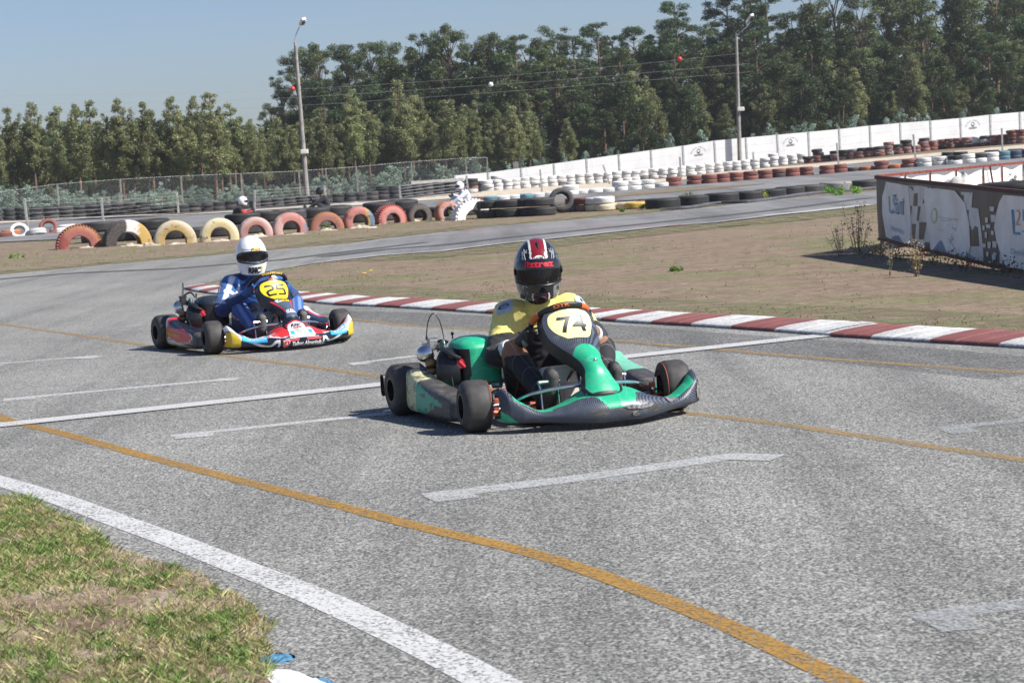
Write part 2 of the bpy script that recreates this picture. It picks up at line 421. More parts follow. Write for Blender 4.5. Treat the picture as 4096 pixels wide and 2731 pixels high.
# ================================================================== THE GROUND
def strip(name, A, B, n, m, mat, dz, kind='structure', parent=None):
    """ruled sheet between two ground polylines, following the terrain"""
    A = resample(A, n); B = resample(B, n); V = []; F = []
    for a, b in zip(A, B):
        for j in range(m + 1):
            p = a.lerp(b, j / m); V.append((p.x, p.y, g(p.x, p.y) + dz + .02 * sm((p.y - 28) / 14)))
    for i in range(n - 1):
        for j in range(m): F.append((i * (m + 1) + j, (i + 1) * (m + 1) + j, (i + 1) * (m + 1) + j + 1, i * (m + 1) + j + 1))
    me = bpy.data.meshes.new(name); me.from_pydata(V, [], F)
    bm = bmesh.new(); bm.from_mesh(me)
    for f in bm.faces:
        f.normal_update()
        if f.normal.z < 0: f.normal_flip()
    bm.to_mesh(me); bm.free(); me.update(); me.materials.append(mat)
    o = link(name, me, parent)
    if kind: o['kind'] = kind
    return o
P3 = lambda L: [at(*q) for q in L]
xs = np.r_[np.arange(-900, -80, 60), np.arange(-80, 80, 2.0), np.arange(80, 900, 60)]
ys = np.r_[np.arange(-60, 30, 6), np.arange(30, 200, 1.5), np.arange(200, 2200, 80)]
X, Y = np.meshgrid(xs, ys, indexing='ij'); Z = gv(X, Y)
V = np.c_[X.ravel(), Y.ravel(), Z.ravel()]; ny = len(ys)
i, j = np.meshgrid(np.arange(len(xs) - 1), np.arange(ny - 1), indexing='ij'); q = (i * ny + j).ravel()
terrain = link('terrain', npmesh('terrain', V, np.c_[q, q + ny, q + ny + 1, q + 1], mat=GRD)); terrain['kind'] = 'structure'
me = terrain.data; me.polygons.foreach_set('use_smooth', [True] * len(me.polygons))

# the near track: a ribbon coming from the far right, round the infield tip and towards the camera
kerb_out_px = [(734, 1158), (779, 1168), (832, 1176), (880, 1181), (1000, 1192), (1163, 1205), (1238, 1212), (1340, 1222), (1510, 1229), (1680, 1239), (1939, 1256), (2401, 1286), (2500, 1293), (2839, 1312), (3179, 1336), (3314, 1349), (3654, 1370), (4096, 1397)]
tip = [(1106, 1080), (1010, 1100), (877, 1124), (808, 1136), (764, 1145)]
inner_px = [(3900, 785), (3477, 823), (3172, 858), (2854, 896), (2700, 906), (2228, 957), (2014, 978), (1776, 1008), (1538, 1024), (1300, 1050)] + tip + kerb_out_px
outer_px = [(3900, 735), (3503, 769), (3236, 788), (2918, 823), (2700, 847), (2193, 892), (1955, 910), (1776, 933), (1538, 957), (1400, 978), (929, 1020), (417, 1064), (60, 1097)]
island_px = [(-60, 1975), (0, 1986), (107, 1989), (286, 2078), (405, 2138), (417, 2174), (595, 2239), (684, 2263), (833, 2311), (860, 2370), (940, 2380), (1006, 2412), (1040, 2471), (1110, 2489), (1050, 2561), (1107, 2596), (1075, 2660), (1090, 2731)]
inner = P3(inner_px); outer = P3(outer_px); island = P3(island_px)
k_end = inner[-1]
# three ruled pieces: far straight, hairpin, pit straight
fs_in = P3(inner_px[:10]); fs_out = P3(outer_px[:10])
strip('track', fs_out, fs_in, 60, 6, ASPH2, .004)
hair_out = P3(outer_px[9:]) + [Vector((-13, 33, 0)), Vector((-15.5, 27, 0)), Vector((-14, 20, 0)), Vector((-9, 14, 0)), Vector((-4.5, 10.8, 0)), island[0]]
hair_in = P3(inner_px[9:16]) 
hair_in += [at(734, 1158), at(832, 1176), at(1000, 1192)]
pit_out = island + [Vector((-.42, 3.6, 0)), Vector((-.1, 2, 0)), Vector((.3, -12, 0))]
pit_in = P3(kerb_out_px[4:]) + [k_end + Vector((1.7, -3.2, 0)), Vector((9, 1, 0)), Vector((12, -12, 0))]
strip('track', hair_out, hair_in, 90, 14, ASPH, .004)
me_o = strip('track', pit_out, pit_in, 120, 10, ASPH, .004)
# the tracks beyond the tyre row
bk_lo = P3([(-300, 985), (0, 971), (240, 961), (700, 925), (1200, 880), (1600, 853), (1900, 838), (2280, 818), (2600, 800), (3000, 771), (3300, 749), (3500, 737), (4096, 703), (4500, 680)])
bk_hi = P3([(-300, 905), (0, 897), (389, 880), (700, 866), (944, 853), (1176, 838), (1400, 828), (1608, 814), (1828, 797), (2000, 784), (2208, 770), (2440, 752), (2600, 736), (2868, 708), (3076, 692), (3300, 668), (3638, 636), (3875, 615), (4096, 599), (4500, 575)])
strip('back_track', bk_hi, bk_lo, 120, 14, ASPH2, .008)
strip('verge', P3([(2080, 808), (2282, 803), (2500, 776), (2700, 757), (3060, 738)]), P3([(2000, 818), (2282, 815), (2500, 789), (2700, 772), (3060, 740)]), 40, 2, GRD, .02)
strip('sand_strip', P3([(-100, 893), (0, 888), (389, 870), (700, 858), (944, 843), (1176, 829), (1400, 817), (1600, 801), (1831, 776), (2100, 757), (2300, 742), (2620, 722), (2900, 690), (3200, 664), (3500, 638), (3800, 610), (4096, 583), (4300, 568)]), P3([(-100, 902), (0, 897), (389, 878), (700, 866), (944, 852), (1176, 837), (1400, 828), (1608, 814), (1828, 797), (2100, 782), (2300, 768), (2560, 742), (2900, 705), (3200, 680), (3500, 650), (3800, 624), (4096, 600), (4300, 580)]), 140, 5, SAND, .03)

# ---- painted lines
def pline(name, px, w, mat, dz=.0060, n=40, curve=0):
    P = [at(*q) for q in px]
    if curve: P = catmull(P, curve)
    P = resample(P, n); A = []; B = []
    for i, p in enumerate(P):
        t = (P[min(i + 1, n - 1)] - P[max(i - 1, 0)]); t.z = 0; t.normalize(); s_ = Vector((-t.y, t.x, 0)) * w / 2
        A.append(p + s_); B.append(p - s_)
    return strip(name, A, B, n, 1, mat, dz)
PW = m_paint('white_road_paint', (.56, .56, .55), .465, 85, .06); PW2 = m_paint('thin_white_paint', (.52, .52, .51), .49, 90, .12); PW3 = m_paint('ghost_white_paint', (.38, .39, .39), .55, 90, .14)
PY = m_paint('ochre_road_paint', (.36, .205, .05), .485, 75, .10); PY2 = m_paint('faded_ochre_paint', (.34, .235, .11), .515, 80, .12)
PW4 = m_paint('start_line_paint', (.52, .52, .51), .445, 85, .07)
PR = m_paint('red_road_paint', (.5, .09, .08), .44, 60, .1)
pline('edge_line', [(-1100, 1660), (-600, 1762), (-150, 1885), (0, 1927), (238, 1999), (476, 2087), (714, 2173), (952, 2268), (1287, 2402), (1577, 2535), (1770, 2630), (1950, 2726), (2250, 2890), (3000, 3330)], .135, PW, curve=5, n=120)
pline('start_line', [(-1800, 1897), (-500, 1758), (0, 1706), (1524, 1543), (2541, 1428), (3290, 1347)], .225, PW4, dz=.012)
pline('guide_line', [(-900, 1480), (-120, 1640), (0, 1672), (88, 1698), (272, 1742), (585, 1828), (884, 1910), (1293, 2022)][:6] + [(1293, 2010), (1700, 2116), (2090, 2206), (2438, 2318), (2873, 2492), (3135, 2612), (3460, 2775), (4400, 3300)], .085, PY, curve=5, n=120)
pline('guide_line', [(-200, 1270), (136, 1317), (340, 1346), (578, 1382), (884, 1424), (1293, 1475), (1551, 1513), (1900, 1552), (2300, 1600), (2724, 1652), (3111, 1697), (3518, 1758), (3857, 1809), (4096, 1844), (4400, 1890), (6500, 2230)], .085, PY2, n=100)
pline('guide_line', [(1000, 1235), (1408, 1278), (1612, 1302), (1932, 1324), (2500, 1368), (2792, 1392), (3179, 1428), (3518, 1453), (4096, 1494), (4400, 1515), (6500, 1660)], .085, PY2, n=80)
PW5 = m_paint('pale_worn_paint', (.46, .465, .46), .495, 90, .14)
def gridbox(main, ends, mat=PW2, w=.10):
    """main bar with two short returns, one marking"""
    o = pline('grid_marking', main, w, mat, n=12)
    return o
MARKS = [([(0, 1457), (200, 1440), (388, 1426)], [((300, 1433), (395, 1432))], PW2),
         ([(-260, 1500), (0, 1461)], [], PW2),
         ([(14, 1601), (480, 1558), (952, 1516)], [((14, 1604), (142, 1594)), ((862, 1524), (952, 1519))], PW2),
         ([(687, 1748), (1100, 1703), (1560, 1656)], [((700, 1752), (855, 1740))], PW2),
         ([(1401, 1458), (1660, 1426)], [((1401, 1461), (1480, 1454))], PW2),
         ([(367, 1327), (592, 1303)], [], PW3), ([(1330, 1350), (1500, 1325)], [], PW3),
         ([(1707, 1990), (2300, 1918), (2950, 1826)], [((1720, 2002), (1890, 1982)), ((2900, 1830), (3110, 1836))], PW5),
         ([(3760, 1718), (4130, 1680)], [((3780, 1732), (3890, 1722))], PW3),
         ([(3650, 2478), (4130, 2415)], [((3720, 2508), (3900, 2490))], PW3),
         ([(490, 1570), (575, 1562)], [], PW3), ([(2420, 1925), (2560, 1915)], [], PW3)]
for main, ends, mt in MARKS:
    ob = pline('grid_marking', main, .17 if mt is PW5 else .115, mt, n=12)
    me_all = [ob.data]
    if ends:
        bm = bmesh.new(); bm.from_mesh(ob.data)
        for e in ends:
            t_ = pline('tmp', list(e), .18, mt, dz=.0075, n=4); bm.from_mesh(t_.data); bpy.data.objects.remove(t_)
        bm.to_mesh(ob.data); bm.free()
pline('far_edge_line', [(-200, 1122), (60, 1099), (417, 1066), (929, 1022), (1400, 980), (1776, 935)], .12, PW2, n=80)
pline('far_edge_line', [(2100, 901), (2193, 894), (2700, 849), (3236, 790), (3503, 771)], .10, PW2, n=80)
pline('inner_edge_line', [(1255, 1053), (1538, 1022), (1776, 1005), (2014, 976), (2228, 954), (2700, 903), (2854, 893), (3172, 855), (3477, 820)], .13, PW, n=90)
pline('inner_edge_line', [(3050, 868), (3172, 857), (3477, 824)], .45, PW, n=20, dz=.012)
pline('red_line', [(1840, 930), (2000, 924), (2300, 913), (2590, 908), (2760, 904)], .10, PR, n=40)
pline('lane_line', [(2282, 804), (2500, 779), (2700, 761)], .12, PW2, dz=.03, n=30)
SKM = m_paint('rubber_streak', (.10, .10, .103), .42, 60, .2)
pline('skid_mark', [(1300, 1031), (1538, 1002), (1776, 985), (2014, 957), (2228, 936), (2700, 888), (3100, 845), (3480, 795)], .42, SKM, n=60, dz=.013)
pline('skid_mark', [(-100, 1128), (300, 1096), (700, 1078), (1100, 1046), (1400, 1010), (1700, 975)], .3, SKM, n=60, dz=.013)

TMK = m_paint('tyre_streak', (.12, .12, .12), .74, 40, .34)
for pts_, w_ in (([(1250, 1262), (1500, 1268), (1900, 1290), (2400, 1330), (2900, 1372), (3500, 1420), (4200, 1490)], .9),):
    pline('skid_mark', pts_, w_, TMK, n=60, dz=.0050, curve=4)
# ---- kerb: red and white blocks, outer lip and a slope up to the inner edge
ko = resample([at(*q) for q in kerb_out_px] + [k_end + Vector((1.7, -3.2, 0)), Vector((9, 1, 0))], 1700)
Lk = [0.0]
for a, b in zip(ko, ko[1:]): Lk.append(Lk[-1] + (b - a).length)
def arc_at(px, py):
    p = at(px, py); return Lk[min(range(len(ko)), key=lambda i: (ko[i] - p).length)]
marks = [1163, 1207, 1262, 1333, 1408, 1503, 1599, 1724, 1823, 1939]; yy = dict(zip([q[0] for q in kerb_out_px], [q[1] for q in kerb_out_px]))
yint = lambda x: float(np.interp(x, [q[0] for q in kerb_out_px], [q[1] for q in kerb_out_px]))
bnd = [arc_at(x, yint(x)) for x in marks]; last = [arc_at(x, yint(x)) for x in (2401, 2463, 2600, 2765, 2921, 3097, 3314, 3484, 3721, 3993)]
nm = 5; bnd += [bnd[-1] + (last[0] - bnd[-1]) * k / (nm + 1) for k in range(1, nm + 1)] + last
st = (bnd[9] - bnd[0]) / 9; first = [bnd[0] - st * k for k in range(30, 0, -1) if bnd[0] - st * k > 0]; nf = len(first)
bnd = first + bnd + [bnd[-1] + (last[-1] - last[-2]) * k for k in range(1, 14)]
V = []; F = []; C = []; WHT = (.60, .595, .575); REDK = (.245, .078, .068)
inner_l = []
for i, p in enumerate(ko):
    t = (ko[min(i + 1, len(ko) - 1)] - ko[max(i - 1, 0)]); t.z = 0; t.normalize(); nrm = Vector((t.y, -t.x, 0)) * -1
    w = .45 if Lk[i] > 4 else .29 + .04 * Lk[i]
    side = nrm * w
    kk = sum(1 for b in bnd if b <= Lk[i]) - nf
    c = WHT if kk % 2 == 1 else REDK
    b_lo = max([b for b in bnd if b <= Lk[i]] or [0]); b_hi = min([b for b in bnd if b > Lk[i]] or [99]); fr_ = (Lk[i] - b_lo) / (b_hi - b_lo)
    if b_hi - b_lo > .3 and min(abs(fr_ - .36), abs(fr_ - .70)) < .022: c = tuple(min(.85, v * 1.35 + .03) for v in c)
    rows = [(0, .003), (.0, .022), (.05, .034), (.35, .048), (.8, .059), (1.0, .061), (1.12, .0)]
    for (s_, z) in rows:
        q_ = p + side * s_; jit = .004 * mnoise.noise(q_ * 7); V.append((q_.x + jit, q_.y + jit, z + .003 * mnoise.noise(q_ * 3))); C.append((.12, .11, .11) if z < .01 else c)
    inner_l.append(p + side)
# split verts at block borders for crisp edges
V2 = []; F = []; C2 = []; nr = 7
for i in range(len(ko) - 1):
    b0 = len(V2); V2 += V[i * nr:(i + 1) * nr] + V[(i + 1) * nr:(i + 2) * nr]; cc = C[i * nr:(i + 1) * nr]; C2 += cc + cc
    for j in range(nr - 1): F.append((b0 + j, b0 + nr + j, b0 + nr + j + 1, b0 + j + 1))
kerb = link('kerb', npmesh('kerb', np.array(V2), np.array(F), np.array(C2), m_kerb())); kerb['kind'] = 'structure'
bm = bmesh.new(); bm.from_mesh(kerb.data)
for f in bm.faces:
    f.normal_update()
    if f.normal.z < 0: f.normal_flip()
bm.to_mesh(kerb.data); bm.free()
# thin bright stripes brushed along the blocks
# start line carried over the kerb
a0, a1 = at(3285, 1348), None
sl_px = arc_at(3262, 1345)
V = []; F = []
for i in range(len(ko)):
    if abs(Lk[i] - sl_px) < .10:
        base_i = len(V)
        for s_, z in ((0, .006), (0, .027), (.05, .039), (.35, .053), (.8, .064), (1.0, .066)):
            q_ = ko[i].lerp(inner_l[i], s_); V.append((q_.x, q_.y, z + .003))
        if base_i: F += [(base_i - 6 + j, base_i + j, base_i + j + 1, base_i - 6 + j + 1) for j in range(5)]
me = bpy.data.meshes.new('start_line'); me.from_pydata(V, [], F); me.materials.append(PW); link('start_line', me)['kind'] = 'structure'
# painted end of a concrete kerb in the near verge
mb = MB(); p = at(1160, 2700); rz = Matrix.Rotation(R(-62), 3, 'Z')
BLUEP = flat('worn_blue_paint', (.10, .28, .45), .7, dirt=.4, scale=40); WHP = flat('thick_white_paint', (.82, .82, .8), .6, dirt=.15, scale=50)
def lump(c, L, w, h, seed):
    def fn(u, v):
        a = u * 2 * math.pi; r = v; n_ = 1 + .16 * mnoise.noise(Vector((math.cos(a) * 1.3, math.sin(a) * 1.3, seed)))
        q_ = rz @ Vector((math.cos(a) * r * L / 2 * n_, math.sin(a) * r * w / 2 * n_, 0)); return Vector((c[0] + q_.x, c[1] + q_.y, max(0.004, h * (1 - r ** 4) + .003 * mnoise.noise(Vector((u * 9, v * 9, seed))))))
    return fn
mb.cur = 0; c_ = at(1200, 2738); mb.grid(lump(c_, .40, .12, .013, 3), 40, 8); 
mb.cur = 1; c_ = at(1112, 2636); mb.grid(lump(c_, .13, .10, .008, 8), 40, 6); c_ = at(1300, 2726); mb.grid(lump(c_, .10, .03, .006, 11), 30, 6)
mb.build('verge_kerb', [WHP, BLUEP], smooth=60)['kind'] = 'structure'

# greener turf along the edges of the infield and the verge, thinning out into the dry ground
GE = m_paint('greener_turf', (.20, .195, .10), .53, 3.5, .10)
for nd_ in GE.node_tree.nodes:
    if nd_.type == 'VALTORGB' and abs(nd_.color_ramp.elements[0].position - .43) < .01: nd_.color_ramp.elements[0].color = (0, 0, 0, 1); nd_.color_ramp.elements[1].color = (.8, .8, .8, 1)
def wribbon(name, P, off, w, mat, dz, n=90):
    P = resample(P, n); A = []; B = []
    for i, p in enumerate(P):
        t = (P[min(i + 1, n - 1)] - P[max(i - 1, 0)]); t.z = 0; t.normalize(); s_ = Vector((-t.y, t.x, 0)); A.append(p + s_ * (off - w / 2)); B.append(p + s_ * (off + w / 2))
    return strip(name, A, B, n, 4, mat, dz)
wribbon('turf_edge', [inner_l[i] for i in range(140, 1640, 25)], .75, 1.3, GE, .003, 120)
wribbon('turf_edge', P3(inner_px[1:10]), 1.2, 2.0, GE, .005)
wribbon('turf_edge', P3(outer_px[2:13]), -1.1, 1.8, GE, .005)
# ---- grass, near island: blades in tufts
def inside(px, poly):
    x, y = px; c = False; n = len(poly)
    for i in range(n):
        x1, y1 = poly[i]; x2, y2 = poly[i - 1]
        if (y1 > y) != (y2 > y) and x < (x2 - x1) * (y - y1) / (y2 - y1) + x1: c = not c
    return c
def in_poly(P, poly):
    x, y = P[:, 0], P[:, 1]; c = np.zeros(len(P), bool); n = len(poly)
    for i in range(n):
        x1, y1 = poly[i]; x2, y2 = poly[i - 1]
        if y1 == y2: continue
        m = ((y1 > y) != (y2 > y)) & (x < (x2 - x1) * (y - y1) / (y2 - y1) + x1); c ^= m
    return c
def blades(P, h, w, C, lean=.7):
    n = len(P); a = rng.uniform(0, 2 * math.pi, n); d = np.c_[np.cos(a), np.sin(a)]; b = rng.uniform(0, 2 * math.pi, n); e = np.c_[np.cos(b), np.sin(b)] * (h * rng.uniform(.1, lean, n))[:, None]
    V = np.zeros((n, 4, 3)); V[:, 0, :2] = P[:, :2] - d * w[:, None]; V[:, 1, :2] = P[:, :2] + d * w[:, None]
    V[:, 2, :2] = P[:, :2] + e * .45 + d * w[:, None] * .7; V[:, 3, :2] = P[:, :2] + e
    V[:, 0, 2] = V[:, 1, 2] = P[:, 2]; V[:, 2, 2] = P[:, 2] + h * .6; V[:, 3, 2] = P[:, 2] + h
    C4 = np.repeat(C[:, None, :], 4, 1)
    F = np.arange(n * 4).reshape(n, 4); return V.reshape(-1, 3), F, C4.reshape(-1, 3)
def fbm(P, s, seed=0):
    return np.array([mnoise.fractal(Vector((p[0] * s, p[1] * s, seed)), .6, 2.1, 4) for p in P])
isl = [(p.x, p.y) for p in island] + [(-.44, 4.2), (-6, 3), (-8, 10), (-3.2, 10)]
P = np.c_[rng.uniform(-4.4, -.35, 270000), rng.uniform(4.2, 9.4, 270000)]
P = P[in_poly(P, isl)]; P = P[(P[:, 0] > -.45 * P[:, 1] - .3)]
f1 = fbm(P, 2.3, 1.5); f2 = fbm(P, 9, 4.2); dens = np.clip(.62 + f1 * .95 + f2 * .5, 0.12, 1)
keep = rng.uniform(0, 1, len(P)) < dens; P = P[keep]; f1 = f1[keep]; f2 = f2[keep]; n = len(P)
gr = np.clip(.45 + f2 * .9 + f1 * .4 + rng.normal(0, .2, n), 0, 1)[:, None]
C = gr * np.array([[.14, .235, .05]]) + (1 - gr) * np.array([[.43, .35, .18]]); C = C * rng.uniform(.65, 1.35, (n, 1)); ex = rng.uniform(0, 1, n) < .12; C[ex] = np.array([.55, .46, .27]) * rng.uniform(.7, 1.1, (ex.sum(), 1))
Vb, Fb, Cb = blades(np.c_[P, np.full(n, .0)], rng.uniform(.008, .026, n) * (1 + .5 * gr[:, 0]), rng.uniform(.0014, .003, n), C, 1.8)
o = link('grass', npmesh('grass', Vb, Fb, Cb, GRASS)); tag(o, 'patchy green and straw coloured grass at the near edge of the track', 'grass', kind='stuff')
# soil sheet under it, sandy and brown
def m_soil():
    k = NT('sandy_soil'); p = k.pos(); a = k.noise(2.6, 5, .65, p); b = k.noise(38, 4, .65, p)
    c = k.ramp(a, [(.35, (.16, .115, .08)), (.5, (.29, .22, .165)), (.62, (.42, .345, .27))]); c = k.mix(1.0, c, k.ramp(b, [(.3, .6), (.7, 1.2)]), 'MULTIPLY'); k.col(c); k.bump(b, .7, .02); return k.set(.95, spec=.1)
# infield and verges: short dry blades, greener along the edges
inf = [(p.x, p.y) for p in P3(inner_px[1:15])] + [(p.x, p.y) for p in inner_l[70:1460:48]] + [(9, 8), (14, 30), (12, 52)]
def field(name, poly, box, N, h, w, label, gbias=0., dsel=None, green_edge=None):
    P = np.c_[rng.uniform(box[0], box[1], N), rng.uniform(box[2], box[3], N) if dsel is None else dsel(N)]
    P = P[in_poly(P, poly)]; P = P[np.abs(P[:, 0]) < .27 * P[:, 1] + .4]
    f1 = fbm(P, .55, 2.5); f2 = fbm(P, 2.4, 7.7); n = len(P)
    e = np.zeros(n)
    if green_edge is not None:
        E_ = np.array([(q[0], q[1]) for q in green_edge]); e = np.exp(-np.min(np.abs(P[:, None, 0] - E_[None, :, 0]) + np.abs(P[:, None, 1] - E_[None, :, 1]), 1) / 2.2)
    gr = np.clip(.04 + gbias + f1 * .8 + f2 * .45 + e * 1.15 + rng.normal(0, .05, n), 0, 1)[:, None]
    br = np.clip(.5 + f2[:, None] * .9 + rng.normal(0, .10, (n, 1)), 0, 1)
    C = gr * np.array([[.25, .29, .12]]) + (1 - gr) * (br * np.array([[.325, .255, .20]]) + (1 - br) * np.array([[.225, .17, .135]]))
    C = C * rng.uniform(.88, 1.14, (n, 1)) * .88; Z = gv(P[:, 0], P[:, 1])
    sel = ((gr[:, 0] > .55) & (rng.uniform(0, 1, n) < .30)) | (rng.uniform(0, 1, n) < .012); P = P[sel]; Z = Z[sel]; C = C[sel]; n = len(P)
    Vb, Fb, Cb = blades(np.c_[P, Z], rng.uniform(h[0], h[1], n), rng.uniform(w[0], w[1], n), C, 2.6)
    return tag(link(name, npmesh(name, Vb, Fb, Cb, GRASS)), label, 'grass', kind='stuff')
nearbias = lambda a, b: (lambda N: a + (b - a) * rng.uniform(0, 1, N) ** 1.6)
ge = [inner_l[i] for i in range(150, 1500, 29)] + [p for p in resample(P3(inner_px[1:11]), 60)]
field('dry_grass', inf, (-9, 13, 12, 52), 230000, (.006, .024), (.004, .010), 'sparse short green and straw blades over the infield behind the striped kerb', 0., nearbias(12.5, 50), ge)
verge = [(p.x, p.y) for p in P3(outer_px[:13])] + [(-20, 52), (-25, 75)] + [(p.x, p.y) for p in reversed(bk_lo[3:12])]
verge = [(p.x, p.y) for p in P3(outer_px[1:13])] + [(-22, 50)] + [(p.x, p.y) for p in bk_lo[1:12]]
field('verge_grass', verge, (-25, 16, 34, 80), 110000, (.01, .04), (.006, .015), 'strip of mixed green and brown grass before the half buried tyres', .34)
SOIL = m_soil()
me = bpy.data.meshes.new('near_verge'); pts = isl[:-4] + [(-.1, 2), (.2, -4), (-9, -4), (-12, 9.5), (-4.5, 10.6)]
me.from_pydata([(a, b, .0025) for a, b in pts], [], [tuple(range(len(pts)))]); me.update()
if me.polygons[0].normal.z < 0: me.flip_normals()
me.materials.append(SOIL); link('near_verge', me)['kind'] = 'structure'

# ================================================================== TYRES
def tyre_mesh(name, Ro, w, Ri, mat, n=30, lugs=0, grooves=3, cfn=None):
    """tyre lying flat, its axis along z, resting on z = 0"""
    mb = MB(); k = w
    prof = [(Ri, .10 * k), (Ri + .02, .02 * k), (Ri + (Ro - Ri) * .45, -.0 * k), (Ro - .035, .04 * k), (Ro - .008, .12 * k), (Ro, .2 * k)]
    for i in range(grooves):
        c = .5 + (i - (grooves - 1) / 2) * .17; prof += [(Ro, (c - .03) * k), (Ro - .011, (c - .02) * k), (Ro - .011, (c + .02) * k), (Ro, (c + .03) * k)]
    prof += [(Ro, .8 * k), (Ro - .008, .88 * k), (Ro - .035, .96 * k), (Ri + (Ro - Ri) * .45, 1.0 * k), (Ri + .02, .98 * k), (Ri, .9 * k), (Ri + .015, .82 * k), (Ro - .05, .75 * k), (Ro - .035, .5 * k), (Ro - .05, .25 * k), (Ri + .015, .18 * k)]
    mb.lathe(prof, n, None, closed=True)
    for q in range(lugs):
        a = 2 * math.pi * q / lugs
        for sgn in (-1, 1):
            Rm = Matrix.Rotation(a + sgn * .03, 3, 'Z') @ Matrix.Rotation(sgn * R(16), 3, 'X')
            c = Matrix.Rotation(a + (0 if sgn > 0 else math.pi / lugs), 3, 'Z') @ Vector((Ro + .004, 0, k * (.5 + sgn * .24)))
            mb.box(c, (.05, 2 * math.pi * Ro / lugs * .52, k * .40), Rm)
    me = mb.mesh(name, mat, 40)
    if cfn: colour_verts(me, cfn)
    return me
TP = {'white': (.70, .70, .68), 'red': (.21, .070, .058), 'pink': (.27, .145, .13), 'blue': (.07, .17, .26), 'orange': (.45, .15, .05), 'teal': (.08, .22, .26), 'navy': (.03, .06, .12), 'cream': (.62, .55, .40), 'yellow': (.55, .38, .06), 'grey': (.22, .22, .22)}
TPM = {k: m_tyrepaint('paint_on_rubber_' + k, v, .40 if k != 'white' else .36) for k, v in TP.items()}; TPM['black'] = RUB; TPM['dusty'] = m_rubber('dusty_tyre_rubber', (.03, .03, .03), (.13, .12, .11), .55)
_tm = {}
def tmesh(kind, colr):
    if (kind, colr) not in _tm:
        Ro, w, Ri, gr = {'car': (.30, .195, .185, 2), 'truck': (.50, .29, .27, 3), 'van': (.345, .235, .2, 3)}[kind]
        _tm[(kind, colr)] = tyre_mesh('tyre', Ro, w, Ri, TPM[colr], 26 if kind == 'car' else 36, grooves=gr)
    return _tm[(kind, colr)]
TW = {'car': .195, 'truck': .29, 'van': .235}
def tyre(kind, colr, p, label, group, tilt=0., az=None, z=0., sc=1.0):
    o = link('car_tyre' if kind == 'car' else kind + '_tyre', tmesh(kind, colr)); o.location = (p.x, p.y, p.z + z)
    o.rotation_euler = (tilt, 0, random.uniform(0, 6.28) if az is None else az); 
    o.scale = (sc * random.uniform(.97, 1.03), sc * random.uniform(.97, 1.03), random.uniform(.96, 1.02))
    return tag(o, label, 'tyre', group)
LV = {1: ['lone'], 2: ['lower', 'upper'], 3: ['bottom', 'middle', 'top'], 4: ['bottom', 'second', 'third', 'top'], 5: ['bottom', 'second', 'third', 'fourth', 'top']}
def stack_row(pxs, base, cols, kind, where, group, jit=.03, step=.9):
    """pxs: list of pixel x; base(x) pixel y of the foot; cols(i) -> list of colours, bottom first"""
    for i, x in enumerate(pxs):
        cs = cols(i); p = at(x, base(x)); z = 0.
        for j, c in enumerate(cs):
            q = p + Vector((random.uniform(-jit, jit), random.uniform(-jit, jit), 0))
            if len(cs) == 1: lb = f'{NAMEC[c]} tyre lying alone, {ordw(i + 1)} from left, {where}'
            else: lb = f'{NAMEC[c]} tyre, {LV[len(cs)][j]} of {ordw(i + 1)} stack from left, {where}'
            tyre(kind, c, q, lb, group, tilt=random.uniform(-.05, .05) if j else 0, z=z, sc=1.09 if c in ('black', 'dusty') else 1.05); z += TW[kind] * step * random.uniform(.97, 1.02)
NAMEC = {'white': 'white painted', 'red': 'red painted', 'pink': 'faded pink', 'blue': 'blue painted', 'orange': 'orange painted', 'teal': 'teal painted', 'navy': 'dark blue', 'cream': 'cream painted', 'yellow': 'yellow painted', 'grey': 'grey', 'black': 'black', 'dusty': 'dusty black'}
pw = lambda pts: (lambda x: float(np.interp(x, [p[0] for p in pts], [p[1] for p in pts])))
# black double-height stacks along the pipe, left
bx = [-14, 40, 88, 147, 203, 266, 321, 373, 422, 474, 527, 577, 629, 679, 730, 777, 825, 872, 923, 971, 1018, 1064, 1112, 1158, 1206, 1255, 1302, 1350, 1396, 1442, 1488, 1532, 1578, 1625, 1668, 1710, 1755, 1800, 1844]
bb = pw([(0, 881), (357, 872), (700, 856), (998, 834), (1295, 814), (1430, 804), (1638, 790), (1846, 770)])
stack_row(bx, bb, lambda i: ['black' if (i * 7) % 5 else 'dusty'] * (3 if i < 12 or i > 30 else 2), 'car', 'by the chain-link fence', 'black tyre stacks along the fence', step=1.06)
stack_row([1890, 1915], pw([(1890, 772), (1915, 768)]), lambda i: [['white', 'pink', 'black', 'black'], ['black', 'black', 'dusty']][i], 'car', 'between black and white rows', 'mixed stacks between the black and white rows')
wx = list(np.linspace(1950, 3204, 35)); wb = pw([(1940, 768), (2009, 761), (2387, 734), (2684, 710), (2987, 680), (3204, 652)])
stack_row(wx, wb, lambda i: (['grey', 'white', 'white'] if i % 9 == 8 else ['white', 'white', 'white'] + (['white'] if i == 1 or i == 31 else [])), 'car', 'before the wall', 'white tyre stacks in front of the boundary wall', jit=.05, step=1.0)
rx = list(np.linspace(3236, 4086, 25)); rb = pw([(3204, 655), (3317, 646), (3537, 624), (3774, 597), (4078, 574)])
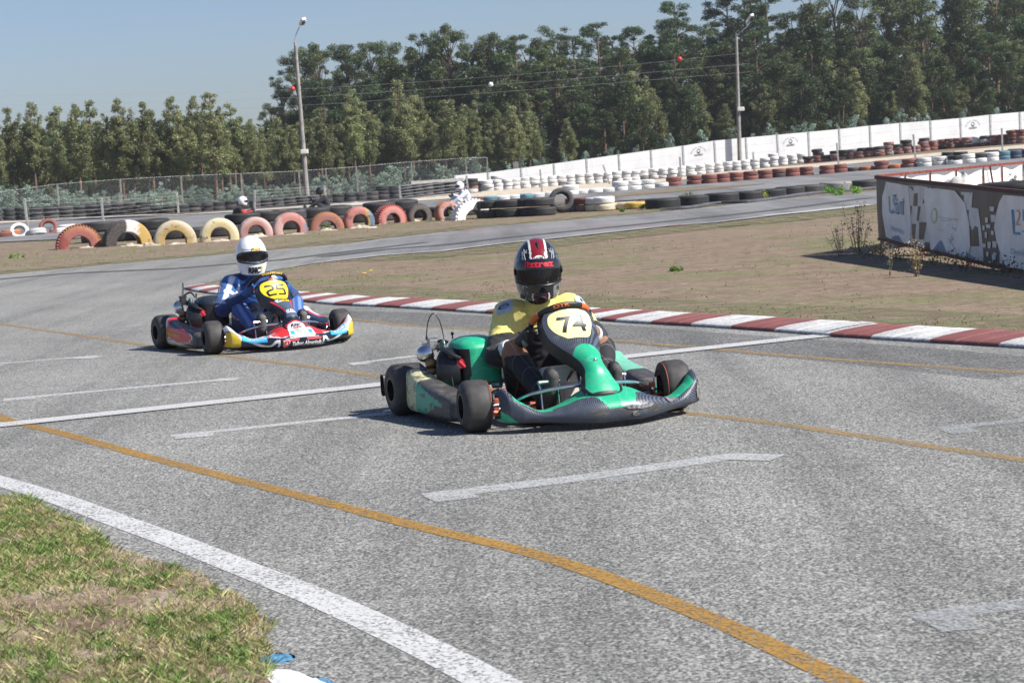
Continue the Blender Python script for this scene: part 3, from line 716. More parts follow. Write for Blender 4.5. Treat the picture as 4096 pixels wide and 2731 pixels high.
rc = [['red', 'black'], ['red', 'red', 'black', 'black'], ['pink', 'black'], ['pink', 'pink', 'black'], ['pink', 'black', 'black'], ['pink', 'pink', 'grey'], ['pink', 'pink', 'black'], ['red', 'pink', 'black'], ['red', 'pink', 'black'], ['grey', 'pink', 'pink', 'pink'], ['red', 'pink', 'black'], ['pink', 'pink', 'black', 'black'], ['pink', 'red'], ['pink', 'red', 'pink', 'black'], ['red', 'red', 'pink'], ['dusty', 'pink', 'red'], ['red', 'pink', 'red'], ['red', 'red', 'pink'], ['red', 'pink', 'pink'], ['red', 'white', 'white'], ['red', 'white', 'black'], ['red', 'red', 'red'], ['pink', 'red', 'red'], ['pink', 'red', 'red', 'red'], ['pink', 'pink', 'red', 'red']]
stack_row(rx, rb, lambda i: rc[i], 'car', 'in the red row', 'red and black tyre stacks in front of the wall', jit=.06, step=1.0)
# low row between the two far lanes
low = [(12, 951, ['red']), (45, 942, ['orange']), (78, 946, ['white']), (148, 942, ['white']), (196, 937, ['red']), (236, 934, ['white']), (268, 920, ['white']),
       (1925, 808, ['red']), (1962, 806, ['teal']), (2008, 803, ['white']), (2055, 799, ['white']), (2102, 796, ['teal']), (2147, 792, ['white']), (2196, 788, ['white']), (2243, 784, ['white']), (2284, 781, ['white', 'white']), (2330, 777, ['white']), (2380, 774, ['white']), (2427, 770, ['white']), (2482, 765, ['white', 'white']), (2535, 761, ['white', 'white']), (2588, 757, ['white', 'white']), (2645, 750, ['white']),
       (2696, 746, ['red', 'red']), (2778, 740, ['red', 'red']), (2838, 736, ['red', 'red']), (2890, 732, ['red', 'red']), (2943, 727, ['red', 'red']), (3003, 722, ['red', 'red']), (3060, 717, ['red', 'red']), (3116, 712, ['black', 'red']), (3170, 708, ['red', 'red']), (3226, 703, ['red', 'red']), (3308, 698, ['red', 'red']), (3360, 693, ['red', 'red']), (3410, 688, ['dusty']), (3467, 684, ['orange']), (3527, 680, ['red', 'red']), (3582, 676, ['orange']), (3638, 672, ['pink', 'red']), (3697, 668, ['white', 'white']), (3757, 663, ['white', 'white']), (3820, 659, ['white', 'black']), (3872, 654, ['white', 'white']), (3918, 650, ['white', 'black']), (3966, 646, ['white', 'white']), (4012, 641, ['blue', 'teal']), (4058, 637, ['navy', 'navy']), (4098, 633, ['navy', 'black'])]
for i, (x, y, cs) in enumerate(low):
    p = at(x, y); z = 0
    for j, c in enumerate(cs):
        fl = '' if len(cs) == 1 else (LV[2][j] + ' of its pair, ')
        if i < 7: lb = f'{NAMEC[c]} tyre beyond the first red arch, {ordw(i + 1)} from the left'
        else: lb = f'{NAMEC[c]} tyre, {fl}{ordw(i - 6)} from left in the low row'
        tyre('car', c, p, lb, 'low row of tyres between the far lanes', tilt={2: .9, 4: 1.2, 3: .25}.get(i, random.uniform(-.06, .06)), az={2: .3, 4: .2}.get(i), z=z + {2: .1, 4: .18}.get(i, 0), sc=1.05); z += .195
for i, (x, y) in enumerate([(3795, 624), (3842, 623), (3968, 616), (4062, 612)]):
    tyre('car', 'black', at(x, y), f'loose black tyre on the far lane at right, {ordw(i + 1)} from the left', 'loose black tyres on the far lane', sc=1.2)
# flat black truck tyres behind the half-buried ones
tr = [(400, 968, 2), (505, 963, 1), (610, 958, 2), (703, 955, 1), (790, 950, 1), (880, 945, 1), (975, 935, 2), (1065, 925, 2), (1160, 917, 2), (1255, 907, 2), (1345, 899, 2), (1435, 890, 1), (1520, 884, 2), (1610, 875, 2), (1690, 870, 1), (1770, 866, 1), (1850, 862, 1)]
for i, (x, y, n_) in enumerate(tr):
    p = at(x, y)
    for j in range(n_): tyre('truck', 'black' if (i + j) % 3 else 'dusty', p, f'{"upper" if j else "lower"} flat truck tyre, {ordw(i + 1)} from the left behind the arches', 'flat truck tyres behind the arches', z=j * .27, tilt=.04 * j * (-1) ** i)
vv = [(1958, 872, 2), (2042, 868, 2), (2110, 864, 2), (2168, 862, 2)]
for i, (x, y, n_) in enumerate(vv):
    p = at(x, y)
    for j in range(2): tyre('van', 'black', p + Vector((random.uniform(-.06, .06), 0, 0)), f'{"upper" if j else "lower"} black van tyre of the {ordw(i + 1)} pair right of the white arch', 'paired black tyres beside the white arch', z=j * .26, sc=1.05 + .12 * (i in (1, 3)))
p = at(2245, 852); tyre('van', 'dusty', p, 'black tyre standing upright and leaning at the end of the paired black tyres', None, tilt=R(74), az=R(8), z=.33)
sm_ = [(2304, 846, ['grey', 'red']), (2345, 845, ['pink', 'red']), (2385, 844, ['cream', 'white']), (2418, 843, ['cream', 'white']), (2462, 838, ['cream']), (2508, 836, ['cream']), (2540, 835, ['yellow']), (2562, 831, ['red']), (2590, 822, ['dusty'])]
for i, (x, y, cs) in enumerate(sm_):
    for j, c in enumerate(cs):
        fl = LV[2][j] + ' of its pair, ' if len(cs) > 1 else ''
        tyre('car', c, at(x, y), f'{NAMEC[c]} tyre, {fl}{ordw(i + 1)} from left, short row by the road', 'short painted row beside the near road', z=j * .2, sc=1.02)
rt = [(2652, 834, 'black', 1.0), (2775, 823, 'dusty', .85), (2887, 812, 'black', 1.0), (2990, 804, 'black', .92), (3082, 795, 'black', .92), (3160, 784, 'black', .9), (3237, 776, 'dusty', .92), (3343, 764, 'grey', 1.0), (3462, 756, 'black', .95)]
for i, (x, y, c, sc_) in enumerate(rt):
    tyre('truck', c, at(x, y), f'{NAMEC[c]} truck tyre lying behind the long grey pipe, {ordw(i + 1)} from the left', 'truck tyres along the bent pipe', sc=sc_)
mb = MB(); pp = [(2640, 840, .03), (2765, 832, .05), (2862, 818, .06), (2990, 812, .07), (3080, 802, .07), (3200, 784, .07), (3300, 774, .07), (3503, 757, .07), (3800, 732, .06)]
PIPE = flat('grey_plastic_pipe', (.10, .105, .115), .35, dirt=.3, scale=3)
mb.tube([at(x, y + 4) + Vector((0, 0, z)) for x, y, z in pp], .045, 10, 5)
tag(mb.build('pipe', PIPE), 'long bent dark pipe lying along the truck tyres beside the near road', 'pipe')
mb = MB(); mb.tube([at(x, y + 2) + Vector((0, 0, .05)) for x, y in [(-200, 893), (0, 887), (357, 878), (700, 861), (998, 842), (1295, 822), (1430, 811), (1638, 798), (1846, 780), (1925, 771)]], .045, 8, 5)
for x in range(0, 1900, 100): mb.tube([at(x, bb(x) + 7), at(x, bb(x) + 7) + Vector((0, 0, .05))], .03, 5)
tag(mb.build('pipe', PIPE), 'low dark rail running in front of the black tyre stacks', 'pipe')

# ---- half-buried painted truck tyres (arches)
def arch(i, xl, xr, ytop, ybase, yaw, cfn, label, lugs=0, tread=.36, RR=None):
    yaw = -yaw + R(5)
    xc = (xl + xr) / 2; p = at(xc, ybase + 1); px_m = CF / p.y
    wd = tread; Rr = ((xr - xl) / px_m - wd * .8 * abs(math.sin(yaw))) / 2 / math.cos(yaw); Rr = RR or Rr
    vis = (ybase - ytop) / px_m
    me = tyre_mesh('arch_tyre', Rr, wd, Rr * .50, ARCHM, 56, lugs, 0 if lugs else 3, cfn(Rr, wd))
    o = link('half_buried_tyre', me); M = Matrix.Translation(p + Vector((0, 0, vis - Rr))) @ Matrix.Rotation(yaw, 4, 'Z') @ Matrix.Rotation(R(90), 4, 'X') @ Matrix.Translation((0, 0, -wd / 2))
    o.matrix_world = M; return tag(o, label, 'tyre', 'half-buried painted tyres along the verge')
ARCHM = m_tyrepaint('paint_on_rubber_varied', None, .405)
# in the mesh frame x runs right, y runs up, z towards the camera
RD, PK, YE, CRM, WH, BK, BL, OR = (.29, .065, .05), (.42, .18, .16), (.46, .30, .08), (.54, .48, .34), (.64, .63, .60), (.03, .03, .032), (.09, .17, .23), (.36, .14, .06)
def mixc(a, b, t): t = min(1, max(0, t)); return tuple(x * (1 - t) + y * t for x, y in zip(a, b))
def c_side(side, tread_c, low=None):
    def mk(Rr, wd):
        def f(co):
            r = math.hypot(co.x, co.y); n_ = mnoise.noise(co * 4) * .5
            c = tread_c if r > Rr - .06 else side
            if low and co.x / Rr + n_ * .4 < -.6: c = low
            return c
        return f
    return mk
def c_lr(stops):
    def mk(Rr, wd):
        def f(co):
            t = co.x / Rr + mnoise.noise(co * 5) * .12
            for lim, c in stops:
                if t < lim: return c
            return stops[-1][1]
        return f
    return mk
def c_rad(outer, inner_c, amt=.75):
    def mk(Rr, wd):
        def f(co):
            r = math.hypot(co.x, co.y) / Rr; return mixc(inner_c, outer, (r - .55) / .4 + mnoise.noise(co * 4) * .6)
        return f
    return mk
arch(0, 228, 406, 901, 991, R(-14), c_side((.36, .12, .10), OR, RD), 'faded red half-buried tyre with ridged orange tread, leftmost of the arches', 46)
arch(1, 411, 606, 879, 980, R(-24), c_lr([(-.05, BK), (.42, WH), (1, YE)]), 'half-buried tyre painted black, white and yellow from left to right')
arch(2, 613, 789, 880, 974, R(-8), c_rad(CRM, YE), 'half-buried tyre, white outside and ochre yellow around its inner rim')
arch(3, 798, 959, 871, 962, R(-10), c_rad((.68, .62, .42), (.55, .44, .2)), 'cream yellow half-buried tyre directly behind the white helmeted driver')
arch(4, 951, 1094, 867, 945, R(-12), c_rad((.62, .45, .40), PK), 'pale pink and white half-buried tyre, lowest sitting of the pink arches')
arch(5, 1087, 1233, 849, 934, R(-16), c_lr([(-.5, (.50, .33, .30)), (.8, PK), (1, BL)]), 'pink half-buried tyre with a blue grey tip on its right foot')
arch(6, 1233, 1380, 847, 917, R(-8), c_rad(OR, PK), 'orange red half-buried tyre with a smooth pink inner side')
arch(7, 1371, 1502, 826, 908, R(-14), c_lr([(.4, (.46, .17, .15)), (.62, YE), (1, BL)]), 'red half-buried tyre whose right foot is painted blue and yellow')
arch(8, 1499, 1624, 822, 893, R(-30), c_side(PK, (.45, .13, .11)), 'bright pink red half-buried tyre with a blocky tread turned left', 40)
arch(9, 1618, 1731, 813, 883, R(-18), c_side((.10, .09, .08), BK), 'unpainted black half-buried tyre among the painted arches')
arch(10, 1736, 1845, 803, 880, R(-20), c_rad(OR, (.45, .25, .24)), 'half-buried tyre with orange top and dull pink inner side beside the white one')
arch(11, 1826, 1945, 797, 875, R(-25), c_side((.80, .79, .76), (.80, .79, .76)), 'white half-buried tyre with deep block tread, rightmost of the arches', 34, .46, .58)
# stones and sand heaped at the arch feet
for i, (x, y) in enumerate([(345, 991), (520, 984), (596, 984), (705, 977), (880, 965), (1035, 948), (1185, 937), (1310, 922), (1440, 912), (1480, 912), (1650, 886), (1785, 882)]):
    p = at(x, y); mb = MB()
    def fn(u, v, p=p, i=i):
        a = u * 2 * math.pi; q_ = Vector((math.cos(a) * v, math.sin(a) * v * .6, 0)); n_ = 1 + .5 * mnoise.noise(q_ * 3 + Vector((i * 3.1, 0, 0)))
        return Vector((p.x + q_.x * .26 * n_, p.y + q_.y * .2 * n_, p.z - .01 + (.045 + .02 * (i % 3)) * max(0, 1 - v * v) * n_))
    mb.grid(fn, 22, 7); tag(mb.build('sand_heap', SAND, smooth=30), f'small heap of sand and stones at the arch tyres, {ordw(i + 1)} from the left', 'sand heap', 'sand heaps at the feet of the arches')

# ================================================================== WALL, FENCES, POSTS
Wp = lambda t: Vector((.49 + .977 * t, 120.1 + .217 * t, 0))         # along the wall
wall = empty('boundary_wall', (0.49, 120.1, g(.49, 120.1)))
tag(wall, 'long white concrete panel wall stepping uphill to the right below the trees', 'wall')
wall_top_px = pw([(1860, 702), (1876, 700), (2000, 685), (2216, 655), (2478, 619), (2610, 601), (2735, 584), (2862, 563), (2988, 551), (3107, 540), (3231, 529), (3352, 518), (3476, 504), (3598, 493), (3718, 484), (3838, 474), (3956, 460), (4075, 450), (4300, 424), (4600, 390)])
def wall_px(t):
    p = Wp(t); d = np.array([p.x, p.y, 0]) - np.array([0, 0, CH]); z = d @ _fw; return IW / 2 + CF * (d @ _r) / z
def z_for(p, x, ypx):
    d = ray(x, ypx); return CH + d[2] * p.y / d[1]
ts = [-3.4 + 2.06 * k for k in range(0, 22)]; ang = math.atan2(.217, .977)
mcut = NT('wall_post_concrete'); nn = mcut.noise(6, 4, .6, mcut.pos()); mcut.col(mcut.ramp(nn, [(.3, (.34, .35, .35)), (.7, (.55, .56, .56))])); WPOST = mcut.set(.9)
topz = [z_for(Wp(t), wall_px(t), wall_top_px(wall_px(t))) for t in ts]
inv0 = wall.matrix_world.inverted() if False else Matrix.Translation(-Vector(wall.location))
panels = []
for k in range(len(ts) - 1):
    a, b = Wp(ts[k]), Wp(ts[k + 1]); za, zb = topz[k], topz[k + 1]; d = (b - a).normalized(); n_ = Vector((d.y, -d.x, 0))
    mb = MB(); ga, gb = g(a.x, a.y) - .1, g(b.x, b.y) - .1
    rows = 4; hh = .5
    for r_ in range(rows):
        if za - r_ * hh < ga: break
        z1a, z1b = za - r_ * hh, zb - r_ * hh; z0a, z0b = max(ga, z1a - hh + .006), max(gb, z1b - hh + .006)
        if r_ == rows - 1: z0a, z0b = ga, gb
        A = a + d * .05; B = b - d * .05; t = .025
        Vv = [A + n_ * t + Vector((0, 0, z0a)), B + n_ * t + Vector((0, 0, z0b)), B + n_ * t + Vector((0, 0, z1a * .0 + z1b)), A + n_ * t + Vector((0, 0, z1a)),
              A - n_ * t + Vector((0, 0, z0a)), B - n_ * t + Vector((0, 0, z0b)), B - n_ * t + Vector((0, 0, z1b)), A - n_ * t + Vector((0, 0, z1a))]
        mb.add([inv0 @ v for v in Vv], [(0, 1, 2, 3), (5, 4, 7, 6), (3, 2, 6, 7), (1, 0, 4, 5), (0, 3, 7, 4), (2, 1, 5, 6)])
    mb.build('panel', WHITEW, wall, 20)
for k, t in enumerate(ts):
    a = Wp(t); mb = MB(); z0 = g(a.x, a.y) - .1; z1 = topz[k] + .01
    mb.box(inv0 @ Vector((a.x, a.y, (z0 + z1) / 2)), (.11, .12, z1 - z0), Matrix.Rotation(ang, 3, 'Z')); mb.build('post', WPOST, wall, 20)
BLK = flat('black_paint', (.03, .03, .033), .6); 
def wall_surf(tc, zc):
    n_ = Vector((.217, -.977, 0))
    return lambda a, b: inv0 @ (Wp(tc + a) + n_ * .030 + Vector((0, 0, zc + b + a * .062)))
for px_ in (2800, 3168, 3897):
    tc = min(np.arange(-3, 40, .02), key=lambda t: abs(wall_px(t) - px_)); zc = z_for(Wp(tc), px_, wall_top_px(px_)) - .62; sf = wall_surf(tc, zc)
    emb = onto('emblem', *ring2(.14), sf, ((-.115, -.02), (.23, 0), (0, .30)), BLK, wall, .002)
    onto('visor', *poly2([(0, .3), (.2, .75), (.8, .75), (1, .3), (.9, 0), (.5, .22), (.1, 0)]), sf, ((-.10, .03), (.20, 0), (0, .07)), BLK, emb, .004)
    lettering('lettering', 'EUROINDY', sf, ((-.28, -.16), (.56, 0), (0, .12)), BLK, emb, .002, bold=.02)
    word = 'BATALHA PORTUGAL'; n_w = len(word); LG = flat('grey_stencil', (.10, .10, .11), .7)
    for q, chh in enumerate(word):
        if chh == ' ': continue
        a_ = R(168 - 156 * (q + .5) / n_w); rx_, rz_ = .46, .42; cx_, cz_ = math.cos(a_) * rx_, -.08 + math.sin(a_) * rz_; tx, tz = math.sin(a_), -math.cos(a_)
        lettering('lettering', chh, sf, ((cx_ - tx * .028, cz_ - tz * .028), (tx * .056, tz * .056), (-tz * .075, tx * .075)), LG, emb, .002, bold=.015, mx=2)

def post_line(pts, name, label, cat, mat, w=.05, group=None): pass
WOOD = flat('grey_weathered_post', (.42, .41, .38), .85, dirt=.3, scale=6)
gp = [((112, 926), (98, 799)), ((414, 896), (405, 789)), ((715, 860), (707, 768)), ((1019, 858), (1019, 760)), ((1304, 825), (1299, 742)), ((1604, 822), (1598, 743)), ((1878, 800), (1865, 703)), ((2168, 773), (2160, 678)), ((2440, 741), (2412, 660)), ((2725, 735), (2719, 628)), ((3018, 697), (3012, 608)), ((3355, 667), (3347, 572)), ((3663, 645), (3653, 538)), ((4010, 612), (4007, 513))]
root = empty('wire_fence', at(*gp[0][0])); tag(root, 'low fence of pale posts and thin wires between the arch tyres and black stacks', 'fence')
iv = Matrix.Translation(-Vector(root.location)); tops = []
for i, (b_, t_) in enumerate(gp):
    p = at(*b_); q = at_d(t_[0], t_[1], p.y); mb = MB(); h_ = (q - p).length; ax = (q - p).normalized()
    mb.box(iv @ ((p + q) / 2), (.075, .075, h_), Vector((0, 0, 1)).rotation_difference(ax).to_matrix()); mb.build('post', WOOD, root, 20); tops.append((p, q))
for lv in (.28, .42, .56, .70, .84, .97):
    mb = MB()
    for (p, q), (p2, q2) in zip(tops[:7], tops[1:7]):
        mb.tube([iv @ (p.lerp(q, lv) + Vector((0, -.05, 0))), iv @ (p2.lerp(q2, lv) + Vector((0, -.05, 0)))], .0065, 4)
    mb.build('wire', STEELG, root, 0)
# chain-link fence behind the black stacks
CL = m_mesh(); cf = [((-60, 885), (-60, 775)), ((228, 858), (228, 735)), ((488, 850), (480, 716)), ((728, 830), (723, 703)), ((970, 812), (963, 693)), ((1205, 800), (1195, 683)), ((1436, 775), (1425, 666)), ((1652, 752), (1645, 646)), ((1872, 722), (1862, 631)), ((1960, 708), (1948, 629))]
cp = []
for k, (b_, t_) in enumerate(cf):
    D = float(np.interp(b_[0], [-60, 2000], [105, 121])); q = at_d(t_[0], t_[1], D); cp.append((Vector((q.x, q.y, g(q.x, q.y))), q))
root = empty('chain_link_fence', cp[0][0]); tag(root, 'tall grey chain-link fence on concrete posts behind the black tyre stacks', 'fence'); iv = Matrix.Translation(-Vector(root.location))
for k, (p, q) in enumerate(cp):
    mb = MB(); q2 = Vector((p.x, p.y, q.z)); mb.box(iv @ ((p + q2) / 2), (.075, .075, (q2 - p).length)); mb.build('post', CONC, root, 20)
    if k:
        a, qa = cp[k - 1]; mb = MB(); mb.add([iv @ v for v in (a, p, Vector((p.x, p.y, q.z - .02)), Vector((a.x, a.y, qa.z - .02)))], [(0, 1, 2, 3)]); mb.build('netting', CL, root, 0)
mb = MB(); mb.tube([iv @ Vector((p.x, p.y, q.z - .02)) for p, q in cp], .006, 5); mb.build('top_wire', STEELG, root, 0)
# low retaining edge near the end of the black stacks
mb = MB(); A = at_d(1640, 726, 112); B = at_d(1850, 712, 117)
d = B - A; mb.box(((A + B) / 2) - Vector((0, 0, .25)), (d.length, .15, .5), Matrix.Rotation(math.atan2(d.y, d.x), 3, 'Z')); tag(mb.build('retaining_wall', CONC, smooth=20), 'low bare concrete wall behind the right end of the black stacks', 'wall')
mb = MB(); A = at_d(2065, 690, 123); mb.box(A, (.33, .2, 1.3)); tag(mb.build('concrete_pillar', CONC, smooth=20), 'short grey concrete pillar rising behind the left end of the white wall', 'pillar')

# lamp poles
def lamp_pole(name, base, top, label, box_px, arm, head, hw):
    p = base; root = empty(name, p); tag(root, label, 'lamp pole'); iv = Matrix.Translation(-p); D = p.y
    q = at_d(top[0], top[1], D); mb = MB(); mb.tube([iv @ p, iv @ q], [.145, .085], 10); mb.build('pole', CONC, root)
    b_ = at_d(*box_px, D); mb = MB(); mb.box(iv @ (b_ + Vector((0, -.15, 0))), (.42, .3, .24), bev=.03); mb.build('junction_box', flat('ivory_plastic', (.75, .73, .66), .4), root)
    A = [at_d(x, y, D - .1) for x, y in arm]; mb = MB(); mb.tube([iv @ a for a in A], .026, 8, 5); mb.build('bracket', STEELG, root)
    h0 = iv @ at_d(*head[0], D - .2); h1 = iv @ at_d(*head[1], D - .6); ax = (h1 - h0).normalized(); mb = MB()
    Rm = Vector((1, 0, 0)).rotation_difference(ax).to_matrix(); L = (h1 - h0).length + .15
    mb.box((h0 + h1) / 2, (L, hw, .16), Rm, bev=.05); lh = mb.build('lamp_head', flat('white_enamel', (.75, .75, .74), .35), root)
    mb = MB(); mb.box((h0 + h1) / 2 + Rm @ Vector((.05, 0, -.12)), (L * .62, hw * .75, .06), Rm, bev=.02); mb.build('glass', flat('dark_lamp_glass', (.06, .05, .045), .15), lh)
lamp_pole('lamp_pole', at(1230, 803), (1181, 171), 'tall concrete lamp pole left of centre with a curved lamp arm against the sky', (1219, 607), [(1181, 185), (1179, 160), (1186, 135), (1198, 108)], [(1205, 97), (1214, 78)], .26)
lamp_pole('lamp_pole', Wp(14.55) + Vector((.04, -.42, g(14.5, 123))), (2945, 140), 'concrete lamp pole standing in front of the white wall among the pines', (2962, 437), [(2945, 150), (2955, 135), (2985, 110), (3000, 88)], [(2998, 76), (3007, 62)], .24)
# power lines with marker balls
WIRE = flat('aluminium_cable', (.5, .5, .5), .5, .3)
lines = [[(-300, 395), (0, 385), (600, 378), (1040, 364), (1500, 340), (2048, 301), (2500, 262), (3000, 210)], [(-300, 428), (0, 420), (600, 411), (1180, 391), (2048, 334), (2440, 304), (3000, 255)], [(-300, 460), (0, 453), (600, 445), (1180, 424), (2048, 365), (2450, 333), (3000, 288)]]
for k, L in enumerate(lines):
    mb = MB(); mb.tube([at_d(x, y, 121.5) for x, y in L], .007, 4, 4)
    w_ = mb.build('power_line', WIRE, None, 0); tag(w_, f'{["highest", "middle", "lowest"][k]} of the three thin cables strung across the sky before the trees', 'cable', 'overhead cables')
    for (x, y, cc, kk) in ((1170, 356, 'red', 0), (1963, 339, 'white', 1), (2718, 237, 'red', 0)):
        if kk == k:
            mb = MB(); mb.ball(at_d(x, y, 121.5), .155, 8); mb.build('marker_ball', flat('ball_' + cc, (.62, .04, .03) if cc == 'red' else (.8, .8, .78), .45), w_)
def ordn(n):
    return ordw(n) if n < 50 else {5: 'fift', 6: 'sixt', 7: 'sevent'}[n // 10] + ('ieth' if n % 10 == 0 else 'y-' + ordw(n % 10))
# ================================================================== TREES
def leafcloud(cl, n, size, cols, seed, droop=0.0, flat_=1.0):
    """cl: (cx,cy,cz,r,w) clumps; leaves fill their volume, denser near the surface"""
    rg = np.random.default_rng(seed); cl = np.array(cl, float); pr = cl[:, 3] ** 2 * cl[:, 4]; idx = rg.choice(len(cl), n, p=pr / pr.sum())
    d = rg.normal(0, 1, (n, 3)); d /= np.linalg.norm(d, axis=1)[:, None]; rr = rg.uniform(0, 1, n) ** .42
    wob = 1 + .28 * np.sin(d[:, 0] * 5 + idx) * np.cos(d[:, 2] * 4 + idx * 2.3)
    c = cl[idx, :3] + d * (rr * cl[idx, 3] * wob)[:, None] * np.array([1, 1, flat_])
    nrm = d * .6 + rg.normal(0, .7, (n, 3)); nrm /= np.linalg.norm(nrm, axis=1)[:, None]
    t = rg.normal(0, 1, (n, 3)); t[:, 2] -= droop; t -= (t * nrm).sum(1)[:, None] * nrm; t /= np.linalg.norm(t, axis=1)[:, None]; b = np.cross(nrm, t)
    s_ = size * rg.uniform(.6, 1.35, n)[:, None]; w_ = s_ * rg.uniform(.3, .5, (n, 1))
    V = np.stack([c - t * s_, c - b * w_, c + t * s_, c + b * w_], 1).reshape(-1, 3); F = np.arange(n * 4).reshape(n, 4)
    cols = np.array(cols); ci = rg.integers(0, len(cols), n); clv = rg.uniform(.75, 1.25, len(cl))[idx]
    C = cols[ci] * (clv * rg.uniform(.7, 1.3, n))[:, None]; return V, F, np.repeat(C, 4, 0)
EUC = [(.19, .225, .095), (.205, .24, .10), (.24, .25, .105), (.14, .185, .085), (.27, .26, .11)]
EUCB = [(.12, .15, .06), (.19, .21, .09), (.155, .185, .08), (.23, .22, .10)]
DARK = [(.035, .062, .025), (.045, .08, .028), (.062, .09, .032), (.085, .11, .04)]
PINE = [(.04, .075, .028), (.055, .095, .035), (.075, .115, .04), (.05, .08, .035)]
GLAU = [(.24, .32, .27), (.30, .38, .33), (.17, .26, .18), (.36, .44, .38), (.13, .20, .10)]
def trunk_mesh(name, pts, rad, limbs, mat=BARK):
    mb = MB(); mb.tube(pts, rad, 7, 3)
    for (a, b, r) in limbs:
        m_ = Vector(a).lerp(Vector(b), .5) + Vector((0, 0, .12)); mb.tube([a, m_, b], [r, r * .7, r * .35], 5, 2)
    return mb.mesh(name, mat, 60)
def make_tree(kind, seed):
    rg = random.Random(seed * 13 + 5); U = rg.uniform
    if kind == 'young':                                   # young eucalyptus, narrow pointed crown, 6.5 m
        H = 6.6; pts = [(0, 0, -.1), (U(-.1, .1), U(-.1, .1), 2.2), (U(-.15, .15), U(-.15, .15), 4.4), (U(-.1, .1), 0, H - .3)]
        cl = []; zb_ = U(2.2, 3.0); z = zb_; mr = U(.8, 1.15); ph0 = U(0, 6.28); lx, ly = U(-.25, .25), U(-.25, .25)
        for _q in range(rg.randrange(2, 5)):
            aa = U(0, 6.28); dd = U(.4, .85); hh = U(4.2, 6.2)
            for e_ in range(7): cl.append((math.cos(aa) * dd + U(-.2, .2), math.sin(aa) * dd + U(-.2, .2), hh - e_ * .24, .15 + e_ * .035, .8))
        while z < H - .1:
            t = (z - zb_) / (H - zb_)
            rad = mr * math.sin(math.pi * min(.97, t * .72 + .24)) ** .8 * (1 - .25 * t) * (1 + .22 * math.sin(z * 3.1 + ph0))
            for _ in range(6 if t < .7 else 3):
                if U(0, 1) < .25: continue
                a = U(0, 6.28); cl.append((lx * t + math.cos(a) * rad * U(.2, .95), ly * t + math.sin(a) * rad * U(.2, .95), z + U(-.2, .2), U(.17, .36) * (1.1 - .4 * t), 1))
            z += .26
        cl.append((lx, ly, H - .12, .16, .8)); cl.append((lx + U(-.3, .3), ly, H - .6, .2, .8)); limbs = [((0, 0, c[2] - .35), (c[0], c[1], c[2]), .022) for c in cl[::3]]
        cr = leafcloud(cl, 11000, .066, EUCB if seed % 3 == 0 else EUC, seed, .8); rad_ = [.10, .075, .04, .01]
    elif kind == 'tall':                                  # mature eucalyptus, open umbrella crown, 13 m
        H = 13; lean = U(-.6, .6); pts = [(0, 0, -.1), (lean * .2, 0, 3), (lean * .5, U(-.3, .3), 7), (lean, 0, 11)]; cl = []; limbs = []
        for k in range(40):
            a = U(0, 6.28); h = U(5.2, 12.4); rr = U(.4, 2.2) * (1.2 - (h - 6.4) / 9); c = (lean * h / 12 + math.cos(a) * rr, math.sin(a) * rr, h); cl.append((*c, U(.25, .66), 1)); limbs.append(((lean * (h - 1.8) / 12, 0, h - 1.8), c, .05))
        for k in range(5): a = U(0, 6.28); cl.append((lean + math.cos(a) * .9, math.sin(a) * .9, U(11.4, 12.7), U(.3, .6), 1))
        cr = leafcloud(cl, 15000, .075, DARK + EUC[:2], seed, .7, .75); rad_ = [.2, .17, .13, .05]
    elif kind == 'pine':                                  # maritime pine, layered flat branches, 13 m
        H = 13; lean = U(-.4, .4); pts = [(0, 0, -.1), (lean * .3, 0, 4), (lean * .7, 0, 8), (lean, 0, 12.6)]; cl = []; limbs = []
        for k in range(16):
            h = 6.0 + k * .43; rmax = 2.6 * (1 - ((h - 6.0) / 7.4) ** 2) * .9 + .35
            for q in range(3):
                a = U(0, 6.28); rr = rmax * U(.35, 1.0); c = (lean * h / 12.6 + math.cos(a) * rr, math.sin(a) * rr, h + .18 * rr); cl.append((*c, U(.34, .62), 1)); limbs.append(((lean * h / 12.6, 0, h - .25), c, .035))
        cr = leafcloud(cl, 13000, .075, PINE, seed, -.4, .55); rad_ = [.17, .14, .1, .03]
    elif kind == 'dense':                                 # broad dense tree filling the wood, 9 m
        H = 9; pts = [(0, 0, -.1), (U(-.2, .2), 0, 3), (U(-.3, .3), 0, 6), (0, 0, 8)]; cl = []
        for k in range(44):
            h = U(1.6, 8.6); t = (h - 1.6) / 7; rad = 1.7 * math.sin(math.pi * min(.98, t * .8 + .18)) ** .7; a = U(0, 6.28); cl.append((math.cos(a) * rad * U(.2, 1.0), math.sin(a) * rad * U(.2, 1.0), h, U(.3, .7), 1))
        limbs = [((0, 0, c[2] - .6), (c[0], c[1], c[2]), .03) for c in cl[::3]]
        cr = leafcloud(cl, 12000, .095, DARK, seed, .5); rad_ = [.13, .1, .06, .02]
    else:                                                 # glaucous eucalyptus shrub, 1.5 m
        pts = [(0, 0, -.05), (U(-.05, .05), 0, .5), (U(-.1, .1), 0, 1.25)]; cl = []
        for k in range(11):
            h = .18 + k * .12; rad = .38 * (1 - (h / 1.6) ** 2) + .05; a = U(0, 6.28); cl.append((math.cos(a) * rad, math.sin(a) * rad, h, U(.14, .25) * (1.2 - h * .4), 1))
        limbs = [((0, 0, c[2] - .12), (c[0], c[1], c[2]), .008) for c in cl[::2]]
        cr = leafcloud(cl, 2000, .036, GLAU, seed, 0); rad_ = [.02, .012, .005]
    return trunk_mesh('trunk', pts, rad_, limbs), npmesh('crown', *cr, LEAFB if kind == 'shrub' else LEAF)
